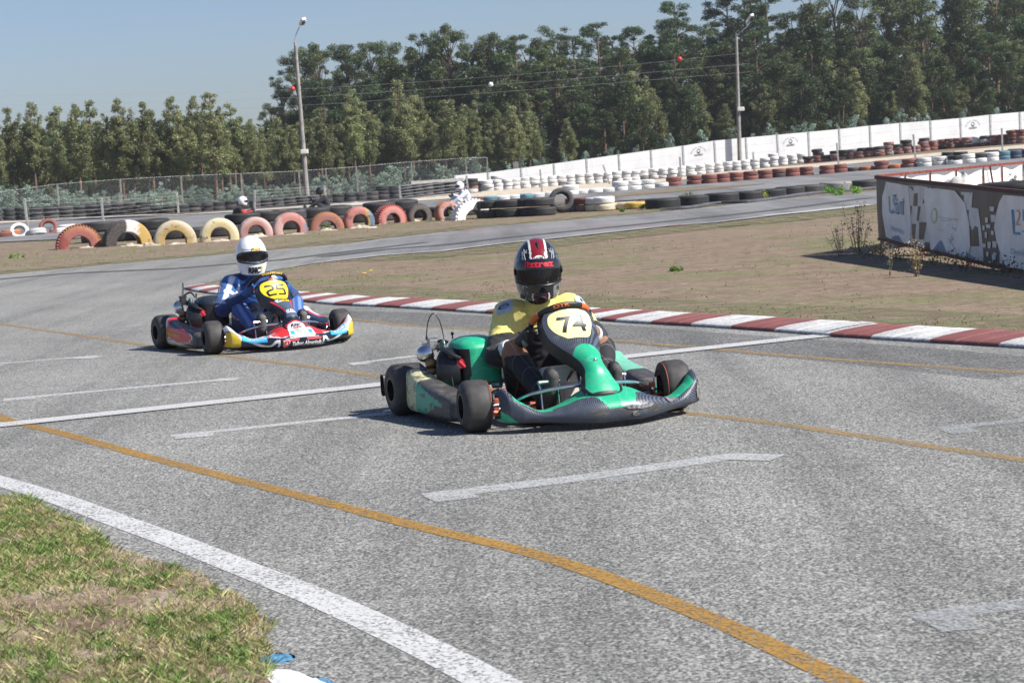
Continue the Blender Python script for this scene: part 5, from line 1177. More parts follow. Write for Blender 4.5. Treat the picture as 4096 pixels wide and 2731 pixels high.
PYEL = flat('pale_yellow_plate', (.85, .79, .34), .35, dirt=.05); PYEL2 = flat('yellow_plate', (.82, .60, .03), .35, dirt=.06); CYAN = flat('cyan_sticker', (.03, .36, .66), .35, dirt=.06); INK = flat('black_ink', (.015, .015, .018), .4); WINK = flat('white_ink', (.8, .8, .8), .4, dirt=.04); RINK = flat('red_ink', (.62, .02, .04), .4); YINK = flat('yellow_ink', (.80, .52, .03), .4); GINK = flat('grey_ink', (.3, .33, .36), .5); OINK = flat('orange_ink', (.62, .13, .03), .45); SALM = flat('pinkish_red_vinyl', (.62, .08, .09), .35, dirt=.08); LGRN = flat('pale_green_vinyl', (.18, .52, .36), .35)
YF_ = .03
SPK = [(0.0, ((.70, .205), (.82, .195), (.925, .15), (.960, .095), (.930, .035), (.80, .028))), (.22, ((.70, .18), (.81, .180), (.915, .145), (.95, .09), (.922, .033), (.79, .028))),
       (.42, ((.685, .120), (.77, .128), (.875, .130), (.91, .088), (.88, .04), (.76, .034))), (.66, ((.67, .095), (.73, .108), (.81, .105), (.842, .085), (.815, .05), (.71, .042))),
       (.84, ((.66, .145), (.70, .165), (.775, .150), (.80, .10), (.78, .058), (.67, .046))), (.95, ((.64, .215), (.68, .228), (.745, .185), (.758, .115), (.742, .064), (.64, .052))), (1.0, ((.63, .20), (.65, .205), (.695, .165), (.70, .115), (.69, .08), (.62, .065)))]
SPF = [(a, tuple(c for p in b for c in p)) for a, b in SPK]
def spoiler(u, w):
    """u -1 (right end) .. 1 (left end), w 0 (inner top edge) .. 1 (under)"""
    u = max(-1, min(1, u)); f = cinterp(SPF, abs(u)); sec = [(i / 5, (f[2 * i], f[2 * i + 1])) for i in range(6)]; x, z = cinterp(sec, max(0, min(1, w)))
    return Vector((x, .04 + .567 * u, z))
PNK = [(0, (.885, .165, .115)), (.10, (.845, .215, .100)), (.2, (.80, .265, .078)), (.3, (.765, .312, .062)), (.42, (.70, .358, .062)), (.54, (.62, .400, .088)), (.64, (.55, .436, .122)), (.74, (.475, .480, .146)), (.84, (.435, .532, .150)), (.92, (.418, .575, .132)), (.97, (.408, .602, .092)), (1.0, (.40, .612, .03))]
def panel_f(s, t):
    s = max(0, min(1, s)); x, z, w = cinterp(PNK, s); e = 1e-2; x2, z2, _ = cinterp(PNK, min(1, s + e)); x1, z1, _ = cinterp(PNK, max(0, s - e)); tx, tz = x2 - x1, z2 - z1; L = math.hypot(tx, tz) or 1; nx, nz = tz / L, -tx / L
    t2 = max(-1.25, min(1.25, t)); dp = -.035 * abs(t2) ** 2.4 - (.22 * max(0, abs(t2) - 1)); ww = w * (t2 if abs(t2) < 1 else math.copysign(1 + (abs(t2) - 1) * .10, t2))
    return Vector((x + nx * dp, YF_ + ww, z + nz * dp))
OUT[spoiler] = OUT[panel_f] = Vector((1, 0, .35))
def inpoly1(x, y, P): return inside((x, y), P)
def wheel(kart, name, c, Rr, w, yaw, side, rimw=.115, stripe=None):
    """side -1: outer face on the kart's right"""
    prof = [(.062, -w / 2 + .012), (.075, -w / 2 + .002), (Rr - .045, -w / 2 - .004), (Rr - .018, -w / 2 + .006), (Rr - .004, -w / 2 + .022), (Rr, -w / 2 + .04), (Rr + .0008, 0), (Rr, w / 2 - .04), (Rr - .004, w / 2 - .022), (Rr - .018, w / 2 - .006), (Rr - .045, w / 2 + .004), (.075, w / 2 - .002), (.062, w / 2 - .012)]
    rp = [(.0, -.02), (.028, -.02), (.028, -.034), (.034, -.034), (.034, -.01), (.058, -.006), (.064, -w / 2 + .02), (.068, -w / 2 + .006), (.074, -w / 2 + .006), (.074, -w / 2 + .0), (.0625, -w / 2 + .0), (.0625, w / 2), (.074, w / 2), (.07, w / 2 - .006), (.05, w / 2 - .02), (.03, .02), (0, .02)]
    M = Matrix.Rotation(R(-90), 4, 'X') if side > 0 else Matrix.Rotation(R(90), 4, 'X')
    # outer face of the rim towards local -z before rotation
    mb = MB(); mb.lathe(rp, 36, Matrix.Rotation(R(-90) if side < 0 else R(90), 4, 'X'))
    for k in range(6):
        a = k * math.pi / 3; sg = -1 if side < 0 else 1; mb.ball(Vector((math.cos(a) * .022, sg * .036, math.sin(a) * .022)), .005, 4)
    wo = mb.build(name, flat('black_rim', (.035, .035, .037), .35, .6, dirt=.3), kart); wo.location = c; wo.rotation_euler = (0, 0, yaw)
    mb = MB(); mb.lathe(prof, 48, M); ty = mb.build('tyre', SLICK, wo)
    if stripe:
        mb = MB(); s_ = -side; y0 = s_ * (w / 2 - .012); mb.tube([(math.cos(a) * (Rr - .010), y0, math.sin(a) * (Rr - .010)) for a in np.linspace(0, 2 * math.pi, 49)], .0022, 4, cap=False); mb.build('stripe', stripe, wo, 0)
    return wo
def make_kart(name, P):
    k = empty(name); n25 = P['n'] == 25
    # chassis
    mb = MB(); z = .062
    for s_ in (-1, 1):
        mb.tube([(.60, s_ * .20, z), (.52, s_ * .33, z), (.35, s_ * .34, z), (0, s_ * .30, z), (-.35, s_ * .31, z), (-.62, s_ * .31, z + .01)], .015, 8, 4)
        mb.tube([(.52, s_ * .33, z), (.52, s_ * .50, .10)], .016, 8); mb.tube([(.30, s_ * .34, z), (.28, s_ * .50, z), (-.30, s_ * .50, z), (-.33, s_ * .31, z)], .010, 6, 3)
    mb.tube([(.60, -.2, z), (.63, 0, z), (.60, .2, z)], .015, 8, 4); mb.tube([(.1, -.3, z), (.1, .3, z)], .013, 8); mb.tube([(-.3, -.31, z), (-.3, .31, z)], .014, 8); mb.tube([(-.62, -.31, z), (-.64, 0, z), (-.62, .31, z)], .014, 8, 3)
    mb.box((.30, 0, .045), (.58, .58, .006)); mb.build('chassis', flat('chassis_' + str(P['n']), P['frame'], .4, .2, dirt=.3), k)
    mb = MB(); mb.tube([(-.52, -.55, .14), (-.52, .55, .14)], .02, 12); mb.box((-.52, -.24, .14), (.05, .03, .1), bev=.01); mb.box((-.52, .26, .14), (.05, .03, .1), bev=.01); mb.lathe([(.02, -.004), (.085, -.004), (.085, .004), (.02, .004)], 28, Matrix.Translation((-.52, -.33, .14)) @ Matrix.Rotation(R(90), 4, 'X')); mb.build('rear_axle', ALU, k)
    mb = MB()
    for s_ in (-1, 1): mb.tube([(.52, s_ * .44, .127), (.52, s_ * .60, .127)], .014, 10); mb.tube([(.52, s_ * .47, .06), (.52, s_ * .47, .19)], .013, 8); mb.tube([(.46, s_ * .47, .10), (.44, .02, .10)], .007, 6)
    mb.build('spindle', CHROME, k)
    wheel(k, 'front_wheel', (.515, -.567, .136), .136, .150, R(-8), -1, stripe=P['stripe']); wheel(k, 'front_wheel', (.515, .575, .136), .136, .150, R(-8), 1, stripe=P['stripe'])
    wheel(k, 'rear_wheel', (-.52, -.592, .1455), .145, .205, 0, -1); wheel(k, 'rear_wheel', (-.52, .592, .1455), .145, .205, 0, 1)
    # front spoiler: mesh with its graphics as face materials
    mb = MB(); mb.grid(lambda a, b: spoiler(a * 2 - 1, b), 300, 70, P['spoiler_mi'])
    sp = mb.build('front_spoiler', P['spoiler_mats'], k, 60); bm = bmesh.new(); bm.from_mesh(sp.data)
    sp.modifiers.new('thick', 'SOLIDIFY').thickness = .004
    bm.free()
    sp.location.y = P.get('sy', 0)
    mb = MB(); mb.grid(lambda a, b: panel_f(a, (b * 2 - 1) * 1.22), 130, 110, P['panel_mi']); pn = mb.build('front_panel', P['panel_mats'], k, 60)
    if P.get('dz'):
        pn.location = (P['dx'], 0, 0); pn.scale = (1, .91, P['dz'])
    mb = MB(); q_ = panel_f(.36, 0); mb.ball(q_ + Vector((.004, 0, .001)), .011, 8, (.4, 1, 1)); mb.build('screw', CHROME, pn)
    mb = MB(); mb.tube([panel_f(.012 + .10 * abs(t) ** 4, t) + Vector((.004, 0, -.002)) for t in np.linspace(-1.15, 1.15, 31)], .0085, 8); mb.build('lip', BLKP, pn)
    # steering
    c = Vector((.29, .03, .515)); nrm = Vector((-.62, 0, .78)).normalized(); ux = Vector((0, 1, 0)); uy = nrm.cross(ux); uy = -uy if uy.z < 0 else uy
    pts = []; 
    for a in np.linspace(0, 2 * math.pi, 41):
        ca, sa = math.cos(a), math.sin(a); f = 1.0 if sa > -.55 else .9; pts.append(c + ux * ca * .165 + uy * max(sa, -.72) * .155 * f)
    mb = MB(); mb.tube(pts, .0165, 10, 0, cap=False); sw = mb.build('steering_wheel', BLKP, k)
    mb = MB()
    for a in (R(200), R(340), R(90)): mb.tube([c + nrm * -.01, c + ux * math.cos(a) * .155 + uy * math.sin(a) * .145], .007 if a > 2 else .009, 6)
    mb.ball(c - nrm * .01, .03, 8, (1, 1, .6)); mb.build('spoke', P['spoke'], sw)
    if not n25:
        for a0, a1 in ((R(150), R(175)), (R(38), R(62))): mb = MB(); mb.tube([c + ux * math.cos(a) * -.165 + uy * math.sin(a) * .155 for a in np.linspace(R(0) + a0 - R(130), a1 - R(130), 7)] if False else [c + ux * math.cos(a) * .165 + uy * math.sin(a) * .155 for a in np.linspace(a0 + (R(0)), a1, 7)], .0178, 10); mb.build('grip_band', OINK, sw)
    wtop = lambda a, b: c + ux * math.cos(a) * (.165 + .0175 * math.cos(b)) + uy * math.sin(a) * (.155 + .0175 * math.cos(b)) - nrm * .0175 * math.sin(b)
    OUT[wtop] = Vector((.5, 0, 1))
    lettering('lettering', 'OTK' if not n25 else 'TONYKART', wtop, ((R(118) if not n25 else R(120), .95), (-R(30) if not n25 else -R(62), 0), (0, -.95)), OINK if not n25 else YINK, sw, .002, bold=.03, mx=.08)
    mb = MB(); mb.tube([c, (.50, .02, .30), (.60, .01, .12)], .011, 8); mb.tube([(.50, .02, .30), (.42, .12, .07)], .009, 6); mb.tube([(.50, .02, .30), (.42, -.09, .07)], .009, 6); mb.build('steering_column', CHROME, k)
    # tank, pedals, bars
    mb = MB(); mb.box((.38, .045, .17), (.20, .33, .235), Matrix.Rotation(R(-6), 3, 'Y'), .04); mb.lathe([(0, .03), (.03, .03), (.032, 0), (.03, -.01)], 16, Matrix.Translation((.36, .09, .265))); tk = mb.build('fuel_tank', P['tank'], k)
    mb = MB(); mb.box((.484, .045, .14), (.006, .19, .13), Matrix.Rotation(R(-6), 3, 'Y')); mb.build('label_plate', flat('cream_label', (.62, .60, .5), .5), tk) if not n25 else None
    for s_, nm_ in ((-1, 'throttle_pedal'), (1, 'brake_pedal')):
        mb = MB(); y0 = .19 * s_ + .02; mb.tube([(.60, y0 - .05, .06), (.585, y0 - .05, .17), (.575, y0 - .045, .225), (.575, y0 + .045, .225), (.585, y0 + .05, .17), (.60, y0 + .05, .06)], .007, 8, 4); mb.tube([(.573, y0 - .06, .228), (.573, y0 + .06, .228)], .013, 10); mb.build(nm_, CHROME, k)
    mb = MB()
    for s_ in (-1, 1): mb.tube([(.50, s_ * .43, .085), (.57, s_ * .42, .115), (.645, s_ * .33, .175), (.70, s_ * .20, .205), (.715, 0, .21)], .010, 8, 5); mb.tube([(.60, s_ * .22, .06), (.74, s_ * .22, .075), (.80, s_ * .20, .08)], .009, 8, 3)
    mb.build('front_bumper_bar', CHROME, k)
    mb = MB()
    for s_ in (-1, 1): mb.ball((.505, s_ * .435, .085), .018, 6); mb.box((.515, s_ * .455, .13), (.03, .035, .07), bev=.006)
    mb.build('stub_bracket', P['bracket'], k)
    # side pods
    def pod(sgn):
        K = [(-.46, (.055, .215, .015)), (-.42, (.045, .262, .05)), (-.32, (.04, .272, .075)), (-.2, (.038, .232, .085)), (-.05, (.036, .205, .09)), (.12, (.036, .188, .09)), (.27, (.038, .165, .085)), (.35, (.045, .13, .06)), (.375, (.06, .10, .012))]
        def fn(u, v):
            x = -.46 + .835 * u; lo, hi, dp = cinterp(K, x); a = v * 2 * math.pi; ca, sa = math.cos(a), math.sin(a); e = .45; cx = math.copysign(abs(ca) ** e, ca); cz = math.copysign(abs(sa) ** e, sa)
            outy = .655 - .05 * max(0, (x + .1) / .5) ** 2 + (.012 if abs(x) < .3 else 0) - .03 * max(0, -(x + .36) / .1); top = (cz + 1) / 2
            return Vector((x, sgn * (outy - dp + dp * cx * (1 - .12 * top)), lo + (hi - lo) * top))
        return fn
    for sgn in (-1, 1):
        mb = MB(); fn = pod(sgn); mb.grid(fn, 120, 80, (lambda u, v, fn=fn, sgn=sgn: P['pod_mi'](fn(u, v), v, sgn))); pd = mb.build('side_pod', P['pod_mats'], k, 60)
        if sgn < 0 and n25:
            sf = lambda a, b: Vector((a, -.668 + .05 * max(0, (a + .1) / .5) ** 2, b)); OUT[sf] = Vector((0, -1, 0)); lettering('lettering', 'ALETTAO', sf, ((.03, .072), (.22, .0), (0, .024)), flat('pink_ink', (.7, .35, .35), .5), pd, .004, shear=.1)
            lettering('lettering', 'MAISTRO', sf, ((-.30, .135), (.30, -.012), (0, .024)), YINK, pd, .004, shear=.2)
    # rear bumper
    mb = MB()
    def rb(u, v):
        y = (u * 2 - 1) * P['rbw']; a = v * 2 * math.pi; h = .062; return Vector((-.79 + .06 * abs(y / .69) ** 3 + .035 * math.copysign(abs(math.cos(a)) ** .5, math.cos(a)), y, .155 + h * math.copysign(abs(math.sin(a)) ** .5, math.sin(a))))
    mb.grid(rb, 60, 20); mb.tube([(-.62, -.31, .07), (-.78, -.31, .13)], .012, 6); mb.tube([(-.62, .31, .07), (-.78, .31, .13)], .012, 6); mb.build('rear_bumper', GREYB, k, 50)
    # seat
    def seat(u, v):
        a = (u * 2 - 1); ph = v; x = .02 - .42 * ph ** .8; z = .045 + .40 * max(0, ph - .35) ** 1.3 / .65 ** 1.3; wd = .19 + .03 * math.sin(ph * 3); side = abs(a) ** 3; return Vector((x + side * .07 * (ph > .4) + .05 * side * ph, .10 + a * wd, z + side * (.16 - .08 * ph)))
    mb = MB(); mb.grid(seat, 30, 30); st = mb.build('seat', P['seat'], k, 60); st.modifiers.new('thick', 'SOLIDIFY').thickness = .006
    # engine (right hand side)
    mb = MB(); mb.box((-.27, -.34, .16), (.26, .16, .18), bev=.02); mb.box((-.13, -.30, .13), (.08, .10, .10), bev=.02); mb.tube([(-.08, -.25, .11), (-.04, -.22, .13)], .022, 10); mb.tube([(-.07, -.24, .17), (-.03, -.21, .17)], .02, 10); mb.box((-.10, -.25, .215), (.05, .06, .09), bev=.015)
    for i in range(6): mb.box((-.27, -.34, .08 + .025 * i), (.28, .18, .006))
    en = mb.build('engine', ALU, k)
    # round fan housing, facing outwards and forwards
    M = Matrix.Translation((-.225, -.43, .255)) @ Matrix.Rotation(R(-28), 4, 'Z') @ Matrix.Rotation(R(90), 4, 'X')
    mb = MB(); mb.lathe([(0, .075), (.04, .075), (.085, .068), (.118, .05), (.13, .02), (.132, -.04), (.12, -.07), (0, -.07)], 40, M)
    for q in range(9):
        a = R(150 + q * 22); mb.box(M @ Vector((math.cos(a) * .092, math.sin(a) * .092, .072)), (.05, .008, .012), (M.to_3x3() @ Matrix.Rotation(a, 3, 'Z')))
    mb.box(M @ Vector((.02, -.085, 0)), (.18, .12, .11), M.to_3x3(), .02); fh = mb.build('fan_housing', BLKP, en)
    mb = MB(); M2 = Matrix.Translation((-.105, -.405, .300)) @ Vector((0, 0, 1)).rotation_difference(Vector((.9, -.42, .1)).normalized()).to_matrix().to_4x4(); mb.lathe([(0, .022), (.027, .02), (.030, 0), (.027, -.01)], 18, M2); mb.box(M2 @ Vector((0, 0, .018)), (.062, .012, .012), M2.to_3x3() @ Matrix.Rotation(R(18), 3, 'Z'), .003); mb.build('cap', RINK, fh)
    # top cover: domed box over the engine
    def cov(u, v):
        a = u * 2 * math.pi; ca, sa = math.cos(a), math.sin(a); e = .62; cx = math.copysign(abs(ca) ** e, ca); cy = math.copysign(abs(sa) ** e, sa); 
        K2 = [(0, (.98, .19)), (.25, (1.0, .26)), (.5, (1.03, .345)), (.62, (1.05, .372)), (.68, (1.04, .385)), (.78, (.92, .41)), (.9, (.55, .435)), (1.0, (0.0, .442))]
        s_, z = cinterp(K2, v); s_ = max(0, s_); return Vector((-.19 + .150 * cx * s_ - .02 * v, -.290 + .125 * cy * s_, z))
    mb = MB(); mb.grid(cov, 64, 44, lambda u, v: P['cover_mi'](cov(u, v), u, v)); cv = mb.build('engine_cover', P['cover_mats'], k, 60)
    mb = MB(); mb.tube([(-.30, -.43, .40), (-.22, -.475, .39), (-.12, -.47, .36), (-.08, -.42, .33)], .013, 8, 5); mb.ball((-.33, -.37, .45), .010, 6); mb.tube([(-.33, -.37, .42), (-.33, -.37, .45)], .004, 5); mb.build('seal', BLKP, cv)
    if n25:
        OUT_top = Vector((0, 0, 1))
        top = lambda a, b: Vector((a, b, .4395 - .9 * ((a + .2) ** 2 + (b + .325) ** 2) ** 1.0)); OUT[top] = OUT_top; st_ = onto('sticker', *rrect(.2), top, ((-.17, -.41), (0, .15), (-.045, 0)), YINK, cv, .006); lettering('lettering', 'eni', top, ((-.18, -.37), (0, .09), (-.03, 0)), INK, cv, .009)
    # carburettor group
    mb = MB(); mb.box((-.31, -.50, .40), (.05, .05, .06), bev=.008); mb.box((-.31, -.50, .44), (.035, .06, .02), bev=.004); mb.tube([(-.31, -.47, .39), (-.24, -.42, .36)], .02, 8)
    for i in range(7): mb.box((-.335, -.535 + .004 * i, .365), (.10 - .004 * abs(i - 3), .003, .085), None)
    mb.build('carburettor', BLKM if n25 else ALU, en)
    mb = MB(); M = Matrix.Translation((-.32, -.545, .352)) @ Matrix.Rotation(R(90 + 12), 4, 'X') @ Matrix.Rotation(R(-20), 4, 'Y')
    if n25:
        mb.lathe([(0, .035), (.035, .033), (.046, .02), (.048, -.03), (.03, -.04)], 24, M)
        for q in range(16): a = q * math.pi / 8; mb.box(M @ Vector((math.cos(a) * .05, math.sin(a) * .05, -.01)), (.006, .006, .05), M.to_3x3() @ Matrix.Rotation(a, 3, 'Z'))
    else: mb.lathe([(0, .045), (.02, .043), (.038, .03), (.047, .008), (.048, -.02), (.04, -.045), (.03, -.05)], 28, M)
    mb.build('air_filter', CHROME, en)
    mb = MB(); mb.ball((-.30, -.515, .300), .036, 10, (1, 1, .72)); mb.ball((-.30, -.512, .257), .038, 10, (1, 1, .72)); mb.tube([(-.30, -.515, .32), (-.30, -.517, .345)], .014, 10); bt = mb.build('catch_bottle', flat('amber_plastic', (.36, .20, .07), .3, dirt=.45, scale=25), en)
    mb = MB(); mb.tube([(-.30 + math.cos(a) * .034, -.513 + math.sin(a) * .034, .277) for a in np.linspace(0, 6.283, 17)], .006, 6, cap=False); mb.tube([(-.30, -.518, .335), (-.30, -.52, .355)], .017, 10); mb.build('strap', BLKP, bt)
    mb = MB()
    if n25: mb.tube([(-.31, -.505, .45), (-.30, -.50, .53), (-.30, -.495, .56), (-.30, -.49, .53), (-.30, -.50, .45)], .003, 5, 6); mb.tube([(-.31, -.49, .45), (-.28, -.44, .475), (-.24, -.41, .43)], .008, 6, 5); mb.tube([(-.25, -.50, .30), (-.1, -.53, .24), (-.02, -.55, .19)], .004, 5, 3)
    else: mb.tube([(-.31, -.535, .43), (-.31, -.515, .53), (-.30, -.485, .575), (-.29, -.455, .53), (-.28, -.44, .44), (-.22, -.45, .33), (-.10, -.47, .23), (.02, -.50, .15)], .0035, 6, 8); mb.tube([(-.31, -.48, .40), (-.30, -.45, .42), (-.27, -.42, .41)], .008, 6, 5)
    mb.build('throttle_cable', BLKP, k)
    mb = MB(); mb.tube([(-.31, -.47, .36), (-.27, -.455, .42), (-.235, -.455, .41), (-.23, -.46, .33), (-.235, -.47, .26), (-.22, -.46, .20), (-.18, -.45, .13)], .006, 7, 6); mb.build('fuel_hose', flat('green_hose', (.10, .26, .22), .3), k)
    return k, pn, sp, sw
# ---- graphics of kart 74
def sp74(a, w):
    u = a * 2 - 1; au = abs(u); e = .17 + .20 * math.exp(-(u / .20) ** 2) - .10 * math.exp(-((au - .42) / .16) ** 2) * (w > .1) + .05 * math.sin(au * 9)
    if au < .12 + .34 * max(0, .56 - w) and w < .56: return 1
    if w < .33 - .07 * math.exp(-((au - .36) / .13) ** 2) and au < .62: return 1
    if .58 < au < .90 and w < .40: return 1
    if au >= .90 and w < .12: return 1
    if u < -.84 and w > .58 + (u + 1) * 1.9: return 1
    if u > .975 and w > .3: return 1
    if abs(u - .12) < .42 and .56 < w < .64 + .05 * math.sin(u * 23): return 2
    return 0
def pn74(s, b):
    t = (b * 2 - 1) * 1.22
    if abs(t) > 1.0: return 2
    lim = .50 + .075 * (1 - min(1, abs(t)) ** 2) 
    if s < lim: return 1 if s > .045 else 2
    return 0
def pod74(p, v, sgn):
    if sgn > 0: return 1 if (p.z > .165 and -.35 < p.x < .06) else 0
    x, z = p.x, p.z + .006 * mnoise.noise(p * 30)
    if x < -.43 and z > .12: return 0
    if -.45 < x < -.17 + .03 * mnoise.noise(p * 22) and z > .045 and z < .262: return 3
    if -.20 < x < .20 and z > .055 + .30 * max(0, x + .02) and z < .235 - .22 * (x + .28): return 2
    return 0
P74 = dict(sy=.03, rbw=.675, cap=.085, n=74, frame=(.35, .06, .02), stripe=flat('red_tyre_line', (.36, .07, .04), .6), spoiler_mi=sp74, spoiler_mats=[CARB, GREEN, GREYB], panel_mi=pn74, panel_mats=[CARB, GREEN, BLKP], spoke=BLKM, tank=flat('milky_plastic', (.78, .74, .60), .35, dirt=.12, scale=8), bracket=flat('dull_orange_metal', (.34, .08, .03), .5, dirt=.4), pod_mi=pod74, pod_mats=[GREYB, LGRN, GREENO, PALEY], seat=flat('grey_seat', (.06, .06, .065), .35), cover_mi=lambda p, u, v: (1 if p.y > -.372 or v > .66 else 0), cover_mats=[BLKP, GREEN])
k74, pn, sp, sw = make_kart('go_kart', P74)
tag(k74, 'green and carbon grey racing kart number 74 nearest the camera', 'go kart')
plate_surf = lambda a, b: panel_f(a, b)
F_ = lambda s0, s1, t0, t1: ((s0, t0), (0, t1 - t0), (s1 - s0, 0))
def plate(pn, s0, s1, t0, t1, mat, shape, off, nm='number_plate'): return onto(nm, *shape, panel_f, F_(s0, s1, t0, t1), mat, pn, off, .12)
shield = poly2([(p.x, p.y) for p in catmull([Vector(q) for q in [(.22, .0, 0), (.5, -.02, 0), (.78, .0, 0), (.93, .3, 0), (1.0, .62, 0), (.93, .93, 0), (.5, 1.02, 0), (.07, .93, 0), (0, .62, 0), (.07, .3, 0), (.22, .0, 0)]], 4)[:-1]])
np_ = plate(pn, .66, .935, -.82, .82, PYEL, shield, .0025)
# which way does the surface normal point? compare with the forward direction
_nt = (Vector(panel_f(.7, .01)) - Vector(panel_f(.7, -.01))).cross(Vector(panel_f(.71, 0)) - Vector(panel_f(.69, 0)))
lettering('digits', '74', panel_f, ((.715, -.50), (0, 1.05), (.155, 0)), INK, np_, .006, bold=.012, mx=.15)
k74.location = (0.132, 10.885, .004); k74.rotation_euler = (0, 0, -1.2037633)
# scraped silver tape patches on the spoiler
TAPE = flat('scraped_tape', (.32, .31, .31), .22, .3, dirt=.5, scale=60)
for (u0, u1, w0, w1, sd) in ((.02, .34, .50, .62, 1), (.50, .66, .36, .56, 2), (.90, .97, .42, .75, 3), (.10, .17, .62, .72, 4)):
    rg = random.Random(sd); pts = [(.5 + (.42 + .14 * rg.random()) * math.cos(a), .5 + (.30 + .28 * rg.random()) * math.sin(a)) for a in np.linspace(0, 6.28, 19)[:-1]]
    onto('tape_patch', *poly2(pts), spoiler, ((u0, w1), (u1 - u0, 0), (0, w0 - w1)), TAPE, sp, .0055, .2)
# ---- graphics of kart 25
def sp25(a, w):
    u = a * 2 - 1; au = abs(u)
    if au < .36 and w > .55 - .03 * math.cos(u * 8):
        if au > .33 or w < .575: return 2
        if .585 < w < .64 and .06 < au < .30: return 5
        return 0
    if au > .84 and w > .36 + (1 - au) * .9: return 3
    if au > .76 and w > .16 + (1 - au) * .6 and w < .34 + (1 - au) * .9: return 2
    if au > .70 and w < .20 + (au - .7) * .5: return 1
    c = .52 + .26 * sm((.80 - au) / .30) - .16 * sm((.47 - au) / .10); 
    if .36 <= au < .86 and abs(w - c) < .055: return 2
    if au < .34 and w < .50: return 1
    if ((u + .30) / .13) ** 2 + ((w - .40) / .11) ** 2 < 1.35 and ((u + .30) / .13) ** 2 + ((w - .40) / .11) ** 2 > 1: return 2
    if abs(au - .34) < .16 and ((au - .34) / .15) ** 2 + ((w - .37) / .11) ** 2 < 1: return 4
    if abs(au - .34) < .17 and ((au - .34) / .16) ** 2 + ((w - .37) / .13) ** 2 < 1: return 2
    return 0
def pn25(s, b):
    t = (b * 2 - 1) * 1.22
    if s < .17 * (1 - .25 * t * t): return 1
    if abs(t) > 1.0: return 0
    if .36 < s < .62 and abs(abs(t) - .86 + (.62 - s) * .6) < .07: return 1
    if .24 < s < .6 and abs(t) < .8: return 2
    return 0
STEEL_BLUE = m_scuff('slate_blue_vinyl', (.075, .11, .155), (.15, .17, .2), .62, .8, .22, .4)
def pod25(p, v, sgn):
    x, z = p.x, p.z
    if sgn > 0: return 2 if z > .19 and -.40 < x < .0 and abs(p.y) > .60 else (3 if z > .17 and -.2 < x < .10 and abs(p.y) > .58 else 0)
    if x < -.44 or x > .24: return 5
    if z > .245 - .2 * max(0, x + .25) or z > .19: return 2 if x < -.33 else (3 if x < -.27 else 0)
    if x < -.345: return 4 if z < .2 or x < -.40 else 1
    if ((x + .06) / .275) ** 2 + ((z - .138 + .06 * (x + .06)) / .060) ** 2 < 1: return 3
    if ((x + .06) / .29) ** 2 + ((z - .138 + .06 * (x + .06)) / .068) ** 2 < 1: return 2
    if z < .062 - .02 * (x + .3) and x < .12: return 4
    if z < .088 - .10 * (x + .2) and x > -.34: return 2
    return 0
P25 = dict(rbw=.60, cap=.085, n=25, frame=(.30, .02, .02), stripe=None, spoiler_mi=sp25, spoiler_mats=[NAVY, REDV, WHV, YEL, SALM, SALM], panel_mi=pn25, panel_mats=[NAVY, REDV, STEEL_BLUE], spoke=REDV, tank=flat('pale_tank_plastic', (.42, .46, .42), .35, dirt=.1, scale=8), bracket=REDV, pod_mi=pod25, pod_mats=[NAVY, flat('dark_mark', (.03, .03, .03), .4), WHV, REDV, YEL, GREYB], seat=flat('silver_seat', (.30, .30, .30), .35, .3), cover_mi=lambda p, u, v: (1 if v > .66 else 0), cover_mats=[BLKP, flat('glossy_black_lid', (.022, .03, .04), .10)], dz=.945, dx=.02)
k25, pn2, sp2, sw2 = make_kart('go_kart', P25)
tag(k25, 'red, navy and yellow racing kart number 25 behind on the left', 'go kart')
k25.location = (-2.19, 16.80, .004); k25.rotation_euler = (0, 0, -1.06107892)
np2 = plate(pn2, .615, .945, -.93, .93, INK, shield, .002, 'plate_border'); onto('number_plate', *shield, panel_f, F_(.63, .93, -.88, .88), PYEL2, pn2, .0035, .12)
def digit25(fr, which):
    if which == 2: pts = [(0, .98), (.75, .98), (1, .8), (1, .62), (.85, .48), (.24, .38), (.24, .16), (1, .16), (1, 0), (0, 0), (0, .42), (.2, .54), (.76, .63), (.76, .82), (.68, .84), (0, .84)]
    else: pts = [(1, 1), (0, 1), (0, .52), (.72, .52), (.78, .46), (.78, .2), (.7, .15), (0, .15), (0, 0), (.8, 0), (1, .16), (1, .52), (.84, .66), (.22, .66), (.22, .85), (1, .85)]
    bm = bmesh.new(); vs = [bm.verts.new((*p, 0)) for p in pts]; bm.faces.new(vs); bm.normal_update(); bmesh.ops.triangulate(bm, faces=bm.faces); bm.verts.index_update(); F = [tuple(v.index for v in f.verts) for f in bm.faces]; bm.free()
    return onto('digits', np.array(pts, float), F, panel_f, fr, INK, pn2, .0065, .15)
digit25(((.69, -.62), (0, .56), (.18, 0)), 2); digit25(((.69, .07), (0, .56), (.18, 0)), 5)
lettering('lettering', 'TONYKART', panel_f, ((.95, -.42), (0, .84), (.028, 0)), OINK, pn2, .004, shear=.2, bold=.02)
st = onto('sticker', *rrect(.15), panel_f, F_(.555, .605, -.55, .60), YINK, pn2, .003, .2); onto('sticker_end', *SQ, panel_f, F_(.555, .605, -.62, -.15), WINK, pn2, .0035, .2); onto('dog_mark', *poly2([(0, .3), (.1, .8), (.3, .9), (.9, .75), (1, .3), (.85, .1), (.8, .4), (.3, .4), (.2, 0)]), panel_f, F_(.562, .60, -.45, -.02), INK, pn2, .005, .2); lettering('lettering', 'eni', panel_f, ((.563, .05), (0, .45), (.034, 0)), INK, pn2, .005)
